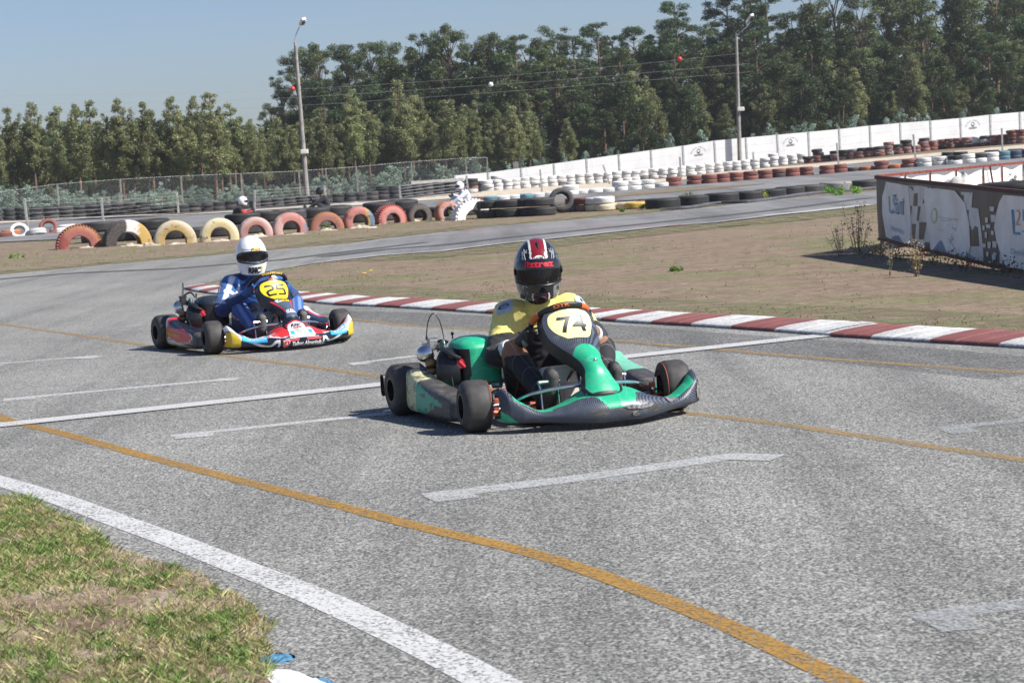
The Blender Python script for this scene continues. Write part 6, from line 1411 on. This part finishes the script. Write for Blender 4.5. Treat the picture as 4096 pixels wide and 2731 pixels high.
onto('sticker', *rrect(.15), panel_f, F_(.31, .375, -.62, .62), WHV, pn2, .003, .2); lettering('lettering', 'CIK FIA', panel_f, ((.325, -.45), (0, .9), (.032, 0)), INK, pn2, .005)
onto('sticker', *poly2([(0, .0), (.12, .75), (.5, 1.0), (.88, .75), (1, .0), (.5, .25)]), panel_f, F_(.035, .15, -.95, .95), WHV, pn2, .0035, .1)
lettering('lettering', 'RMC', panel_f, ((.062, -.55), (0, 1.05), (.055, 0)), INK, pn2, .006, shear=.25, bold=.04)
def spf(u0, u1, w0, w1): return ((u0, w1), (u1 - u0, 0), (0, w0 - w1))
def sticker(nm, sh, u0, u1, w0, w1, mat, off=.005): return onto(nm, *sh, spoiler, spf(u0, u1, w0, w1), mat, sp2, off, .1)
for u0, u1, w0, w1 in ((-.82, -.48, .26, .62), (.48, .82, .26, .62)):
    sticker('sticker', poly2([(.02, .95), (1, 1), (.94, 0), (0, .12)]), u0, u1, w0, w1, CYAN); ring = sticker('round_mark', disc2(), u0 + .03, u0 + .075, w0 + .05, w0 + .17, WINK, .0065)
    lettering('lettering', 'BOGE', spoiler, spf(u0 + .08, u1 - .02, w0 + .04, w0 + .16), WINK, sp2, .0068, bold=.05); lettering('lettering', 'THE AIR TO WORK', spoiler, spf(u0 + .07, u1 - .02, w0 + .20, w0 + .25), WINK, sp2, .0068, shear=.2, bold=.02)
sticker('sticker', poly2([(.06, 1), (.94, 1), (1, 0), (0, 0)]), -.20, .20, .31, .53, WHV); sticker('blue_square', SQ, -.165, -.105, .38, .48, CYAN, .0065); sticker('blue_square', SQ, .105, .165, .38, .48, CYAN, .0065)
lettering('lettering', 'GRACIO', spoiler, spf(-.09, .09, .375, .45), GINK, sp2, .0065, bold=.015)
lettering('lettering', 'Talhos Almerinda', spoiler, spf(-.17, .29, .66, .76), WINK, sp2, .0065, shear=.25, bold=.03)
hb = sticker('heart_badge', poly2([(p.x, p.y) for p in catmull([Vector(q) for q in [(.1, .9, 0), (.5, 1.0, 0), (.9, .95, 0), (.95, .65, 0), (.72, .4, 0), (.6, .05, 0), (.3, .05, 0), (.1, .4, 0), (.1, .9, 0)]], 4)[:-1]]), -.30, -.20, .60, .82, WINK, .006)
sticker('heart_badge', poly2([(p.x, p.y) for p in catmull([Vector(q) for q in [(.1, .9, 0), (.5, 1.0, 0), (.9, .95, 0), (.95, .65, 0), (.72, .4, 0), (.6, .05, 0), (.3, .05, 0), (.1, .4, 0), (.1, .9, 0)]], 4)[:-1]]), -.292, -.208, .618, .802, RINK, .0075); lettering('lettering', 'A', spoiler, spf(-.275, -.235, .65, .73), WINK, sp2, .009, shear=.3)

# ================================================================== DRIVERS
def solid(name, caps, mats, parent, voxel=.009, smooth=6, cfn=None, wr=0., inflate=0.):
    """one continuous surface from overlapping tapered limbs: (p0, r0, p1, r1[, squash])"""
    mb = MB()
    for c in caps:
        p0, r0, p1, r1 = Vector(c[0]), c[1] + inflate, Vector(c[2]), c[3] + inflate; sq = c[4] if len(c) > 4 else (1, 1)
        ax = p1 - p0; L = ax.length; q = Vector((0, 0, 1)).rotation_difference(ax.normalized() if L > 1e-6 else Vector((0, 0, 1)))
        if len(c) > 5: q = c[5]
        prof = [(math.cos(a) * r0, math.sin(a) * r0) for a in np.linspace(-math.pi / 2, 0, 6)] + [(math.cos(a) * r1, L + math.sin(a) * r1) for a in np.linspace(0, math.pi / 2, 6)]
        M = Matrix.Translation(p0) @ q.to_matrix().to_4x4() @ Matrix.Diagonal((sq[0], sq[1], 1, 1)); mb.lathe(prof, 20, M)
    me = mb.mesh('tmp', None, 0); o = bpy.data.objects.new('tmp', me)
    m = o.modifiers.new('r', 'REMESH'); m.mode = 'VOXEL'; m.voxel_size = voxel; m.use_smooth_shade = True
    s_ = o.modifiers.new('s', 'SMOOTH'); s_.iterations = smooth; s_.factor = .5
    me2 = baked(o)
    me2.name = name
    if wr:
        nr_ = [v.normal.copy() for v in me2.vertices]
        for v, nv_ in zip(me2.vertices, nr_):
            n_ = mnoise.noise(v.co * 9) * .5 + (.35 - abs(mnoise.noise(Vector((v.co.x * 13, v.co.y * 13, v.co.z * 26))))) * 1.1; v.co += nv_ * wr * n_
    me2.polygons.foreach_set('use_smooth', [True] * len(me2.polygons)); me2.materials.clear()
    for m_ in (mats if isinstance(mats, list) else [mats]): me2.materials.append(m_)
    if cfn: colour_verts(me2, cfn)
    return link(name, me2, parent)
def m_cloth(name, rough=.8, seam=False, sheen=.2):
    k = NT(name); c = k.attr(); n = k.noise(60, 3, .6, k.obj()); c2 = k.mix(1.0, c, k.ramp(n, [(.3, .86), (.7, 1.06)]), 'MULTIPLY')
    if seam:
        sx = k.n('SeparateXYZ'); k.l(k.obj(), sx.inputs[0]); f1 = k.math('LESS_THAN', k.math('ABSOLUTE', k.math('SUBTRACT', k.math('FRACT', k.math('MULTIPLY', sx.outputs[0], 11.)), .5)), .012); f2 = k.math('LESS_THAN', k.math('ABSOLUTE', k.math('SUBTRACT', k.math('FRACT', k.math('MULTIPLY', k.math('ADD', sx.outputs[1], k.math('MULTIPLY', sx.outputs[2], .4)), 9.)), .5)), .010)
        c2 = k.mix(k.math('MULTIPLY', k.math('MAXIMUM', f1, f2), .4), c2, (.45, .45, .45))
    k.col(c2); k.b.inputs['Sheen Weight'].default_value = sheen; k.bump(n, .2, .003); return k.set(rough, spec=.25)
CLOTH = m_cloth('overall_cloth'); CLOTHS = m_cloth('stitched_black_cloth', .7, True, .05); SKIN = flat('skin', (.42, .22, .14), .5, dirt=.1); 
def skin_attr():
    k = NT('skin_and_undersuit'); k.col(k.attr()); return k.set(.55, spec=.4)
SKA = skin_attr()
LEATH = flat('black_glove', (.018, .018, .02), .5, dirt=.3, scale=60)
def helmet_pt(th, ph, sc=1.0):
    """th azimuth (0 = forward), ph elevation"""
    cx, sx_ = math.cos(th), math.sin(th); ce, se = math.cos(ph), math.sin(ph)
    if se < 0: ce = max(ce, (1 - abs(se) ** 2.7) ** (1 / 2.7)) * 1.0
    x = ce * cx; y = ce * sx_; z = se; rx, ry, rz_ = .152, .128, .150
    X_, Y_, Z_ = rx * x, ry * y, rz_ * z
    if z < 0:
        k_ = min(1, -z * 1.6); Y_ *= 1 - .06 * k_; X_ *= 1 + (.05 * k_ if x > 0 else -.18 * k_); Z_ *= 1.10 + .16 * max(0, x) * k_
        f = max(0, -z - .72); Z_ += f * .25
    return Vector((X_ * sc, Y_ * sc, Z_ * sc))
def vis_region(th, ph, c0=-.40, c1=.30):
    a = abs(th); return a < 1.25 and (c0 + .10 * (a / 1.25) ** 2) < ph < (c1 - .14 * (a / 1.25) ** 3)
def make_helmet(person, M, kind):
    def fn(u, v): return helmet_pt((u * 2 - 1) * math.pi, -1.12 + v * (1.12 + math.pi / 2))
    if kind == 74:
        mats = [flat('gloss_black_shell', (.012, .012, .015), .08, coat=.5), flat('dark_red_shell', (.20, .012, .02), .12, coat=.5), flat('white_shell_stripe', (.70, .70, .66), .15), flat('silver_swirl', (.25, .26, .27), .2, .3)]
        def mi(u, v):
            th = (u * 2 - 1) * math.pi; ph = -1.12 + v * (1.12 + math.pi / 2); p = helmet_pt(th, ph); y = p.y
            if ph > .25 and p.x > -.06:
                if abs(y) < .037: return 1
                if abs(y) < .047: return 2
            if ph < -.52 and p.x > 0:
                if abs(y) < .034 and ph < -.62: return 1
                if .040 < abs(y) < .048 and ph < -.58: return 2
            if ph < -.3 and .07 < abs(y) < .115 and p.x > 0 and mnoise.noise(p * 42) > .12: return 3
            if ph > .2 and .075 < abs(y) < .115 and p.x > .02 and abs(mnoise.noise(p * 30)) < .07: return 3
            return 0
    else:
        mats = [flat('gloss_white_shell', (.80, .80, .80), .12, coat=.5, dirt=.05), flat('grey_seal', (.06, .06, .065), .4), flat('x', (.5, .5, .5), .3)]
        mi = lambda u, v: 0
    if kind == 'black': mats = [flat('gloss_black_shell', (.012, .012, .015), .08, coat=.5)]; mi = lambda u, v: 0
    c0, c1 = (-.33, .36) if kind == 74 else (-.25, .22)
    V = []; F = []; I = []; nu, nv = 144, 84; mb = MB()
    mb.grid(fn, nu, nv, mi); keep = []
    for idx in range(nu * nv):
        i, j = divmod(idx, nv); th = ((i + .5) / nu * 2 - 1) * math.pi; ph = -1.12 + (j + .5) / nv * (1.12 + math.pi / 2)
        if not vis_region(th, ph, c0 + .03, c1 - .03): keep.append(idx)
    mb.f = [mb.f[i] for i in keep]; mb.mi = [mb.mi[i] for i in keep]
    hm = mb.build('helmet', mats, person, 60); hm.matrix_local = M; hm.modifiers.new('t', 'SOLIDIFY').thickness = .006
    me = hm.data; bm = bmesh.new(); bm.from_mesh(me); bmesh.ops.remove_doubles(bm, verts=bm.verts, dist=.0004); bmesh.ops.delete(bm, geom=[v for v in bm.verts if not v.link_faces], context='VERTS'); bmesh.ops.recalc_face_normals(bm, faces=bm.faces); bm.to_mesh(me); bm.free()
    k_ = NT('visor_' + str(kind)); k_.col((.01, .011, .013)); k_.set(.05, spec=.6); tr = k_.n('BsdfTransparent'); tr.inputs[0].default_value = (.55, .56, .60, 1); mx = k_.n('MixShader', i_0=.5 if kind == 74 else .34); k_.l(tr.outputs[0], mx.inputs[1]); k_.l(k_.b.outputs[0], mx.inputs[2]); k_.l(mx.outputs[0], k_.o.inputs[0])
    mb = MB(); 
    def vf(u, v):
        th = (u * 2 - 1) * 1.30; a = abs(th); lo = c0 - .03 + .10 * (a / 1.25) ** 2; hi = c1 + .02 - .14 * (a / 1.25) ** 3; return helmet_pt(th, lo + (hi - lo) * v, 1.03)
    mb.grid(vf, 60, 24, (lambda u, v: 1 if (v > .58 and kind == 74) else 0)); vs = mb.build('visor', [k_.m, mats[0]], hm, 60)
    mb = MB(); mb.tube([vf(u, 0) * 1.004 for u in np.linspace(0.02, .98, 30)], .0042, 6); 
    if kind != 74: mb.tube([vf(u, 1) * 1.002 for u in np.linspace(0.02, .98, 30)], .003, 6)
    for s_ in (0.01, .99): mb.ball(vf(s_, .55), .017, 8, (1, .35, 1))
    mb.build('visor_seal', BLKP, hm)
    hs = lambda a, b: helmet_pt(a, b, 1.0); hv = lambda a, b: helmet_pt(a, b, 1.03)
    OUT[hs] = OUT[hv] = 'radial'
    if kind == 74:
        lettering('lettering', 'liztrez', hv, ((-.62, .12), (1.24, 0), (0, .20)), RINK, hm, .003, bold=.035)
        wl = onto('brand_oval', *poly2([(0, 0), (.08, .5), (.3, .9), (.5, 1), (.7, .9), (.92, .5), (1, 0)]), hs, ((-.27, .37), (.54, 0), (0, .13)), WINK, hm, .002); lettering('lettering', 'LAZER', hs, ((-.20, .375), (.40, 0), (0, .07)), INK, hm, .004, shear=.2, bold=.03)
        mb = MB(); a_, b_, c_ = hs(-.16, .98), hs(.16, .98), hs(0, .72); m_ = hs(0, .9) * 1.06; mb.add([a_ * 1.01, b_ * 1.01, c_ * 1.005, m_, hs(0, 1.12) * 1.01], [(0, 3, 2), (3, 1, 2), (0, 4, 3), (4, 1, 3)]); mb.build('vent', BLKP, hm)
        mb = MB(); 
        for th in np.linspace(-.22, .22, 9): mb.box(hs(th, -.60) * 1.01, (.006, .005, .010), Matrix.Rotation(th, 3, 'Z'))
        mb.tube([hs(th, -.78 + .12 * math.cos(th * 5)) * 1.01 for th in np.linspace(-.25, .25, 9)], .007, 6); mb.build('chin_vent', BLKP, hm)
        GR2 = flat('grey_line', (.42, .43, .44), .3)
        for s_ in (-1, 1):
            mb = MB()
            for (p0, p1) in (((.62, .36), (.84, .74)), ((.86, .40), (.64, .72)), ((.60, .62), (.90, .56)), ((.72, .34), (.92, .66))): mb.tube([hs(s_ * (p0[0] + (p1[0] - p0[0]) * t), p0[1] + (p1[1] - p0[1]) * t) * 1.006 for t in (0, .5, 1)], .0022, 5)
            mb.build('cross_mark', GR2, hm)
    elif kind == 25:
        onto('sticker', *rrect(.12), hs, ((-.03, .26), (.52, 0), (0, .16)), YINK, hm, .002); onto('sticker_end', *SQ, hs, ((-.17, .26), (.16, 0), (0, .16)), WINK, hm, .002); onto('dog_mark', *poly2([(0, .3), (.1, .8), (.3, .9), (.9, .75), (1, .3), (.85, .1), (.8, .4), (.3, .4), (.2, 0)]), hs, ((-.16, .27), (.20, 0), (0, .13)), INK, hm, .004); lettering('lettering', 'eni', hs, ((.10, .28), (.34, 0), (0, .12)), INK, hm, .004)
        onto('red_mark', *SQ, hs, ((.03, .43), (.08, 0), (0, .012)), RINK, hm, .002)
        lettering('lettering', 'RMC', hs, ((-.52, -.70), (.96, 0), (0, .27)), INK, hm, .003, shear=.2, bold=.06); onto('yellow_mark', *poly2([(0, 0), (.3, 1), (1, 1), (.6, 0)]), hs, ((.44, -.68), (.20, 0), (0, .26)), flat('lime_ink', (.55, .55, .12), .4), hm, .002)
        mb = MB(); mb.tube([hs(th, .31 + .12 * abs(th)) * 1.004 for th in np.linspace(-.9, -.2, 9)], .0022, 5); mb.tube([hs(th, -.42) * 1.01 for th in np.linspace(-.5, .5, 9)], .0035, 5); mb.build('ridge', flat('white_ridge', (.6, .6, .62), .3), hm)
    return hm
def glove(person, c, wdir, knuck, mat, side, back=None):
    """closed hand on the rim: c palm centre, wdir wrist direction, knuck direction of the knuckle row (along the rim)"""
    c = Vector(c); wd = Vector(wdir).normalized(); kn = Vector(knuck).normalized(); out = wd.cross(kn).normalized()
    if out.x < 0: out = -out                     # back of the hand faces forward
    caps = [(c + wd * .085, .033, c + wd * .02, .036, (1, 1)), (c + wd * .03, .034, c - wd * .005, .036)]
    for sg in (-1, 1): caps.append((c + wd * .02 + kn * .018 * sg, .026, c - wd * .012 + kn * .026 * sg, .024))
    for i in range(4):
        o_ = kn * (.0315 - .021 * i); L = (.030, .034, .032, .026)[i]; r = .0102 - .0006 * i
        k0 = c + o_ + out * .012 - wd * .018; k1 = k0 - wd * L * .85 + out * .008; k2 = k1 - out * .030 - wd * .006; k3 = k2 - out * .010 + wd * .022
        caps += [(k0, r + .0015, k1, r), (k1, r, k2, r * .95), (k2, r * .95, k3, r * .85)]
    th0 = c + kn * .030 + wd * .010; th1 = th0 - wd * .026 + kn * .016 - out * .012; th2 = th1 - wd * .022 - kn * .006 - out * .014; caps += [(th0, .0145, th1, .0125), (th1, .0125, th2, .0105)]
    o = solid('glove', caps, mat, person, .0042, 2)
    return o, c + wd * .085
def make_person(name, kart_loc, yaw, B, hel, label):
    """body in kart coordinates"""
    pt = {k_: Vector(v) for k_, v in B['pts'].items()}
    head = pt['head']; neck = pt['neck']; ch = pt['chest']; be = pt['belly']; pe = pt['pelvis']
    caps = [(pe, .125, be, .125, (1.0, 1.12)), (be, .125, ch, .135, (1.0, 1.15)), (ch, .12, neck - Vector((0, 0, .03)), .075), (neck - Vector((0, 0, .05)), .058, head - Vector((0, 0, .06)), .056), (head - Vector((.01, 0, 0)), .088, head + Vector((.005, 0, .045)), .088), (head + Vector((.035, 0, -.055)), .050, head + Vector((.03, 0, 0)), .06), (head + Vector((.082, 0, .005)), .010, head + Vector((.096, 0, -.018)), .014)]
    sh = {}
    for s_, n_ in ((-1, 'R'), (1, 'L')):
        S_, E_, H_ = pt['sh' + n_], pt['el' + n_], pt['ha' + n_]; K_, A_, P_ = pt['k' + n_], pt['a' + n_], pt['hip' + n_]
        caps += [(ch + Vector((0, s_ * .06, .05)), .085, S_, .072), (S_, .068, E_, .050), (E_, .048, H_, .031), (P_, .105, K_, .070), (K_, .070, A_, .048), (A_, .045, A_ + Vector((.0, 0, -.03)), .042)]
    sk = (.27, .14, .085)
    def bodyc(co):
        if (co - head).length < .15 or (co.z > neck.z + .01 and abs(co.y - neck.y) < .09): 
            if B.get('mask') and (co - head - Vector((.05, 0, -.06))).length < .062 and co.z < head.z - .012 and co.x > head.x + .03: return (.10, .35, .62)
            for s_ in (-1, 1):
                if (co - head - Vector((.086, s_ * .033, .022))).length < .016: return (.05, .03, .025)
                if (co - head - Vector((.088, s_ * .034, .045))).length < .018: return (.10, .06, .04)
            return sk
        for n_ in ('R', 'L'):
            E_, H_ = pt['el' + n_], pt['ha' + n_]; d_ = (H_ - E_); t = (co - E_).dot(d_) / d_.length_squared
            if .1 < t < 1.2 and (co - E_ - d_ * min(1, t)).length < .08 and B.get('bare'): return sk
        return B['trouser'](co)
    body = solid(name, caps, [B['leg_mat']], None, .008, 5, bodyc, .0035); body.location = kart_loc; body.rotation_euler = (0, 0, yaw)
    # jacket: torso and sleeves
    jc = [(pe + Vector((0, 0, .02)), .130, be, .135, (1.0, 1.14)), (be, .135, ch, .152, (1.0, 1.20)), (ch, .135, neck - Vector((0, 0, .045)), .085)]
    for s_, n_ in ((-1, 'R'), (1, 'L')):
        S_, E_, H_ = pt['sh' + n_], pt['el' + n_], pt['ha' + n_]; t = B['sleeve']
        jc += [(ch + Vector((0, s_ * .07, .06)), .095, S_, .096), (S_, .092, S_.lerp(E_, .5), .082), (S_.lerp(E_, .5), .082, E_, .069), (E_, .066, E_.lerp(H_, t), .052 if t < .6 else .044)]
    jk = solid('jacket', jc, CLOTH, body, .0085, 4, B['jacket'], .011)
    hm = make_helmet(body, Matrix.Translation(head + Vector((.012, 0, .008))) @ Matrix.Rotation(B['hyaw'], 4, 'Z') @ Matrix.Rotation(B['hpitch'], 4, 'Y') @ Matrix.Rotation(B.get('hroll', 0), 4, 'X') @ Matrix.Diagonal((B['hs'], B['hs'], B['hs'] * B.get('hz', 1), 1)), hel)
    for s_, n_ in ((-1, 'R'), (1, 'L')):
        E_, H_ = pt['el' + n_], pt['ha' + n_]
        if B['hands']:
            gl, wr = glove(body, H_, (E_ - H_), B['rim' + n_], B['glove'], s_)
        if B.get('cuff') and B['hands']:
            t = B['sleeve']; d_ = (H_ - E_).normalized(); c = E_.lerp(H_, t); mb = MB(); mb.lathe([(.049, -.030), (.0515, -.02), (.050, .0), (.047, .014), (.042, .015), (.043, -.03)], 20, Matrix.Translation(c + d_ * .03) @ Vector((0, 0, 1)).rotation_difference(d_).to_matrix().to_4x4()); mb.build('cuff', B['cuff'], body)
        if B['hands']:
            A_ = pt['a' + n_]; f = Vector((.42, .0, .9)).normalized()
            sc = [(A_ + Vector((-.02, 0, -.035)), .045, A_ + Vector((.02, 0, .03)), .047), (A_ + Vector((.03, 0, -.03)), .040, A_ + Vector((.075, 0, .055)), .047), (A_ + Vector((.075, 0, .055)), .047, A_ + Vector((.098, 0, .135)), .038)]
            shoe = solid('shoe', sc, B['shoe'], body, .006, 3)
            sole = [(A_ + Vector((.055, 0, -.045)), .034, A_ + Vector((.105, 0, .045)), .044), (A_ + Vector((.105, 0, .045)), .044, A_ + Vector((.130, 0, .125)), .034)]; so_ = solid('sole', sole, B['sole'], shoe, .005, 2)
    tag(body, label, 'person'); return body, jk, hm, pt
PTS = dict(pelvis=(-.27, .10, .15), belly=(-.26, .10, .27), chest=(-.20, .09, .455), neck=(-.11, .07, .605), head=(-.04, .045, .772), shR=(-.15, -.085, .535), shL=(-.16, .27, .54), elR=(.00, -.235, .335), elL=(.08, .33, .38), haR=(.255, -.160, .438), haL=(.29, .195, .485), hipR=(-.20, -.01, .14), hipL=(-.20, .21, .14), kR=(.13, -.185, .350), kL=(.15, .335, .335), aR=(.44, -.145, .13), aL=(.45, .215, .13))
YELJ, BLKJ, WHJ = (.76, .65, .19), (.022, .022, .026), (.70, .71, .70)
def jacket74(co):
    for n_, s_ in (('R', -1), ('L', 1)):
        S_, E_ = Vector(PTS['sh' + n_]), Vector(PTS['el' + n_]); d_ = E_ - S_; t = (co - S_).dot(d_) / d_.length_squared
        if t > .74 + .05 * mnoise.noise(co * 9) and (co.y - .1) * s_ > .14: return BLKJ
    if co.z < .425 + .25 * max(0, co.x + .12): return BLKJ
    return YELJ
B74 = dict(pts=PTS, leg_mat=CLOTHS, trouser=lambda co: (.024, .024, .027), jacket=jacket74, sleeve=.30, cuff=flat('white_knit_cuff', (.62, .66, .66), .8), hyaw=-.30, hpitch=-.02, hs=1.03, hz=1.17, hands=True, glove=LEATH, shoe=flat('black_shoe', (.02, .02, .02), .5), sole=flat('grey_sole', (.09, .085, .08), .8, dirt=.4, scale=80), rimR=(.35, -.2, .9), rimL=(.35, .2, .9), bare=True)
d74, jk, hm, pt = make_person('person', k74.location.copy(), k74.rotation_euler[2], B74, 74, 'driver in a yellow and black jacket and a black and red helmet')
# body material needs skin on forearms: the stitched cloth reads the colour attribute everywhere
PATCH = flat('pale_blue_patch', (.42, .50, .58), .7); BADGE = flat('navy_badge', (.03, .05, .12), .6)
def jproj(jk):
    from mathutils.bvhtree import BVHTree
    me = jk.data; return BVHTree.FromPolygons([v.co for v in me.vertices], [tuple(p.vertices) for p in me.polygons])
bv = jproj(jk)
def on_jacket(c, dr, ax, ay):
    c = Vector(c); dr = Vector(dr).normalized(); ax = Vector(ax).normalized(); ay = Vector(ay).normalized()
    def f(a, b):
        h = bv.ray_cast(c + ax * a + ay * b + dr * .3, -dr, .6)[0]; return h if h is not None else c + ax * a + ay * b
    return f
def put(nm, sh, f, fr, mat, par, off): return onto(nm, *sh, f, fr, mat, par, off * put.s, .12)
for (c, dr, ax, ay, txt) in (((-.125, -.125, .555), (.75, -.35, .75), (.25, .95, .1), (-.55, .2, .75), 'prenatal'), ((-.125, .31, .555), (.75, .45, .7), (-.3, .95, 0), (-.55, -.2, .75), 'A')):
    f = on_jacket(c, dr, ax, ay); n_ = (Vector(f(.01, 0)) - Vector(f(-.01, 0))).cross(Vector(f(0, .01)) - Vector(f(0, -.01))); put.s = 1 if n_.dot(Vector(dr)) > 0 else -1
    p_ = put('shoulder_patch', poly2([(.05, .4), (.15, .85), (.5, 1), (.85, .9), (1, .55), (.9, .15), (.55, 0), (.2, .1)]), f, ((-.052, -.045), (.104, 0), (0, .09)), PATCH, jk, .004)
    if txt != 'A':
        b_ = put('badge', ring2(.12), f, ((-.03, -.012), (.06, 0), (0, .034)), BADGE, jk, .0065); V_, F_2 = text_polys('pepo', .1, .02); onto('lettering', V_, F_2, f, ((-.02, -.002), (.04, 0), (0, .015)), BADGE, jk, .0065 * put.s, .3)
    else: V_, F_2 = text_polys('A', .1, .02); onto('lettering', V_, F_2, f, ((-.02, -.01), (.03, 0), (0, .03)), BADGE, jk, .0065 * put.s, .3)
f = on_jacket((-.05, .20, .50), (.9, 0, .45), (0, 1, 0), (-.4, 0, .9)); n_ = (Vector(f(.01, 0)) - Vector(f(-.01, 0))).cross(Vector(f(0, .01)) - Vector(f(0, -.01))); put.s = 1 if n_.x > 0 else -1
for k_ in range(7): put('embroidery', poly2([(0, .2), (.5, .5 + .2 * math.sin(k_)), (1, .9), (.6, .2)]), f, ((-.03 + .008 * k_, -.012 + .004 * (k_ % 3)), (.03, 0), (0, .014)), INK, jk, .005)
mb = MB(); mb.tube([(-.045, .045, .565), (-.035, .09, .55), (-.05, .135, .57)], [.012, .016, .012], 8, 4); mb.build('blue_scarf', flat('bright_blue_cloth', (.01, .08, .55), .7), d74)
for s_, H_ in ((-1, PTS['haR']),):
    H_ = Vector(H_); mb = MB(); mb.ball(H_ + Vector((.020, -.012, -.018)), .022, 8, (.5, .9, 1.2)); mb.build('glove_pad', flat('grey_suede', (.22, .22, .20), .8), d74)
# driver 25
PT2 = dict(PTS); PT2.update(head=(-.085, .055, .742), neck=(-.14, .07, .575), kR=(.12, -.16, .325), elR=(-.02, -.26, .325), haR=(.255, -.125, .465), shR=(-.18, -.105, .505), shL=(-.18, .27, .51), elL=(.06, .36, .36))
BLU, BLU2, WHS = (.026, .105, .31), (.014, .045, .16), (.66, .69, .75)
def jacket25(co):
    for n_, s_ in (('R', -1), ('L', 1)):
        S_, E_ = Vector(PT2['sh' + n_]), Vector(PT2['el' + n_]); d_ = E_ - S_; t = (co - S_).dot(d_) / d_.length_squared; off = (co - S_ - d_ * t); a = math.atan2(off.x, off.z)
        if (co.y - .09) * s_ > .15 and -.1 < t < .85:
            if abs(a - .75) < .15 or abs(a - 1.45) < .18 or abs(a + .2) < .1: return WHS
            if t < .12 and abs(a - 1.1) < .6: return (.09, .22, .62)
            if abs(t - .50) < .055 and a > .5: return WHS
        if (co.y - .09) * s_ > .12 and t > .9: return BLU2
    if co.z > .50 and abs(co.y - .08) < .16: return BLU2
    if co.z < .36: return (.01, .02, .05) if abs(co.z - .30) < .05 else BLU
    if abs(co.y - .17) < .025 and co.z > .40: return WHS
    return BLU
def trouser25(co):
    for n_, s_ in (('R', -1), ('L', 1)):
        K_, A_, P_ = Vector(PT2['k' + n_]), Vector(PT2['a' + n_]), Vector(PT2['hip' + n_]); d_ = A_ - K_; t = (co - K_).dot(d_) / d_.length_squared
        if (co - K_).length < .32 and (co.y - .08) * s_ > 0:
            off = co.y - K_.y - (A_.y - K_.y) * max(0, t)
            if 0 < t < .9 and (abs(off - .022) < .014 or abs(off + .034) < .014): return (.16, .22, .45)
            if t > .86: return WHS
            if abs((co - K_).dot((K_ - P_).normalized()) + .06) < .018: return WHS
    return BLU
B25 = dict(pts=PT2, leg_mat=CLOTH, trouser=trouser25, jacket=jacket25, sleeve=.78, cuff=None, hyaw=-.22, hpitch=.0, hs=1.04, hz=1.14, hands=True, glove=flat('blue_glove', (.03, .11, .32), .6, dirt=.3, scale=60), shoe=flat('navy_shoe', (.02, .025, .05), .5), sole=flat('ribbed_grey_sole', (.16, .155, .14), .85, dirt=.5, scale=120), rimR=(.35, -.2, .9), rimL=(.35, .2, .9), mask=True, hroll=0.)
d25, jk2, hm2, _ = make_person('person', k25.location.copy(), k25.rotation_euler[2], B25, 25, 'driver in a blue suit with white stripes and a white helmet in kart 25')
# three more drivers far behind the tyres, only their heads and shoulders in view
FARP = [((966, 800), 985, R(15), 'white', 'far driver with a white helmet and black collar above the cream arch tyre', (.02, .02, .022), 0.), ((1283, 792), 960, R(190), 'black', 'far driver with a dark glossy helmet passing beyond the black truck tyres', (.02, .02, .025), 0.), ((1845, 772), 905, R(200), 'white', 'far driver in a white helmet and pale suit behind the white arch tyre', (.62, .63, .68), 0.)]
for (top, _, yw, hk, lb, jc_, _z) in FARP:
    D = {966: 63, 1283: 74, 1845: 67}[top[0]]
    q = at_d(top[0], top[1], D); z0 = q.z - 1.0
    PT3 = dict(PTS); B = dict(pts=PT3, leg_mat=CLOTH, trouser=lambda co, c=jc_: c, jacket=lambda co, c=jc_: ((.5, .04, .04) if (c[0] < .1 and hk == 'white' and co.z < .50 and co.x > -.13) else c), sleeve=.8, cuff=None, hyaw=0., hpitch=.1, hs=1.0, hands=True, glove=LEATH, shoe=LEATH, sole=LEATH, rimR=(.35, -.2, .9), rimL=(.35, .2, .9))
    hx = Matrix.Rotation(yw, 3, 'Z') @ Vector((-.055, .085, 0)); make_person('person', Vector((q.x - hx.x, q.y - hx.y, max(z0 + .10, g(q.x, q.y) - .02))), yw, B, 25 if False else hk, lb)
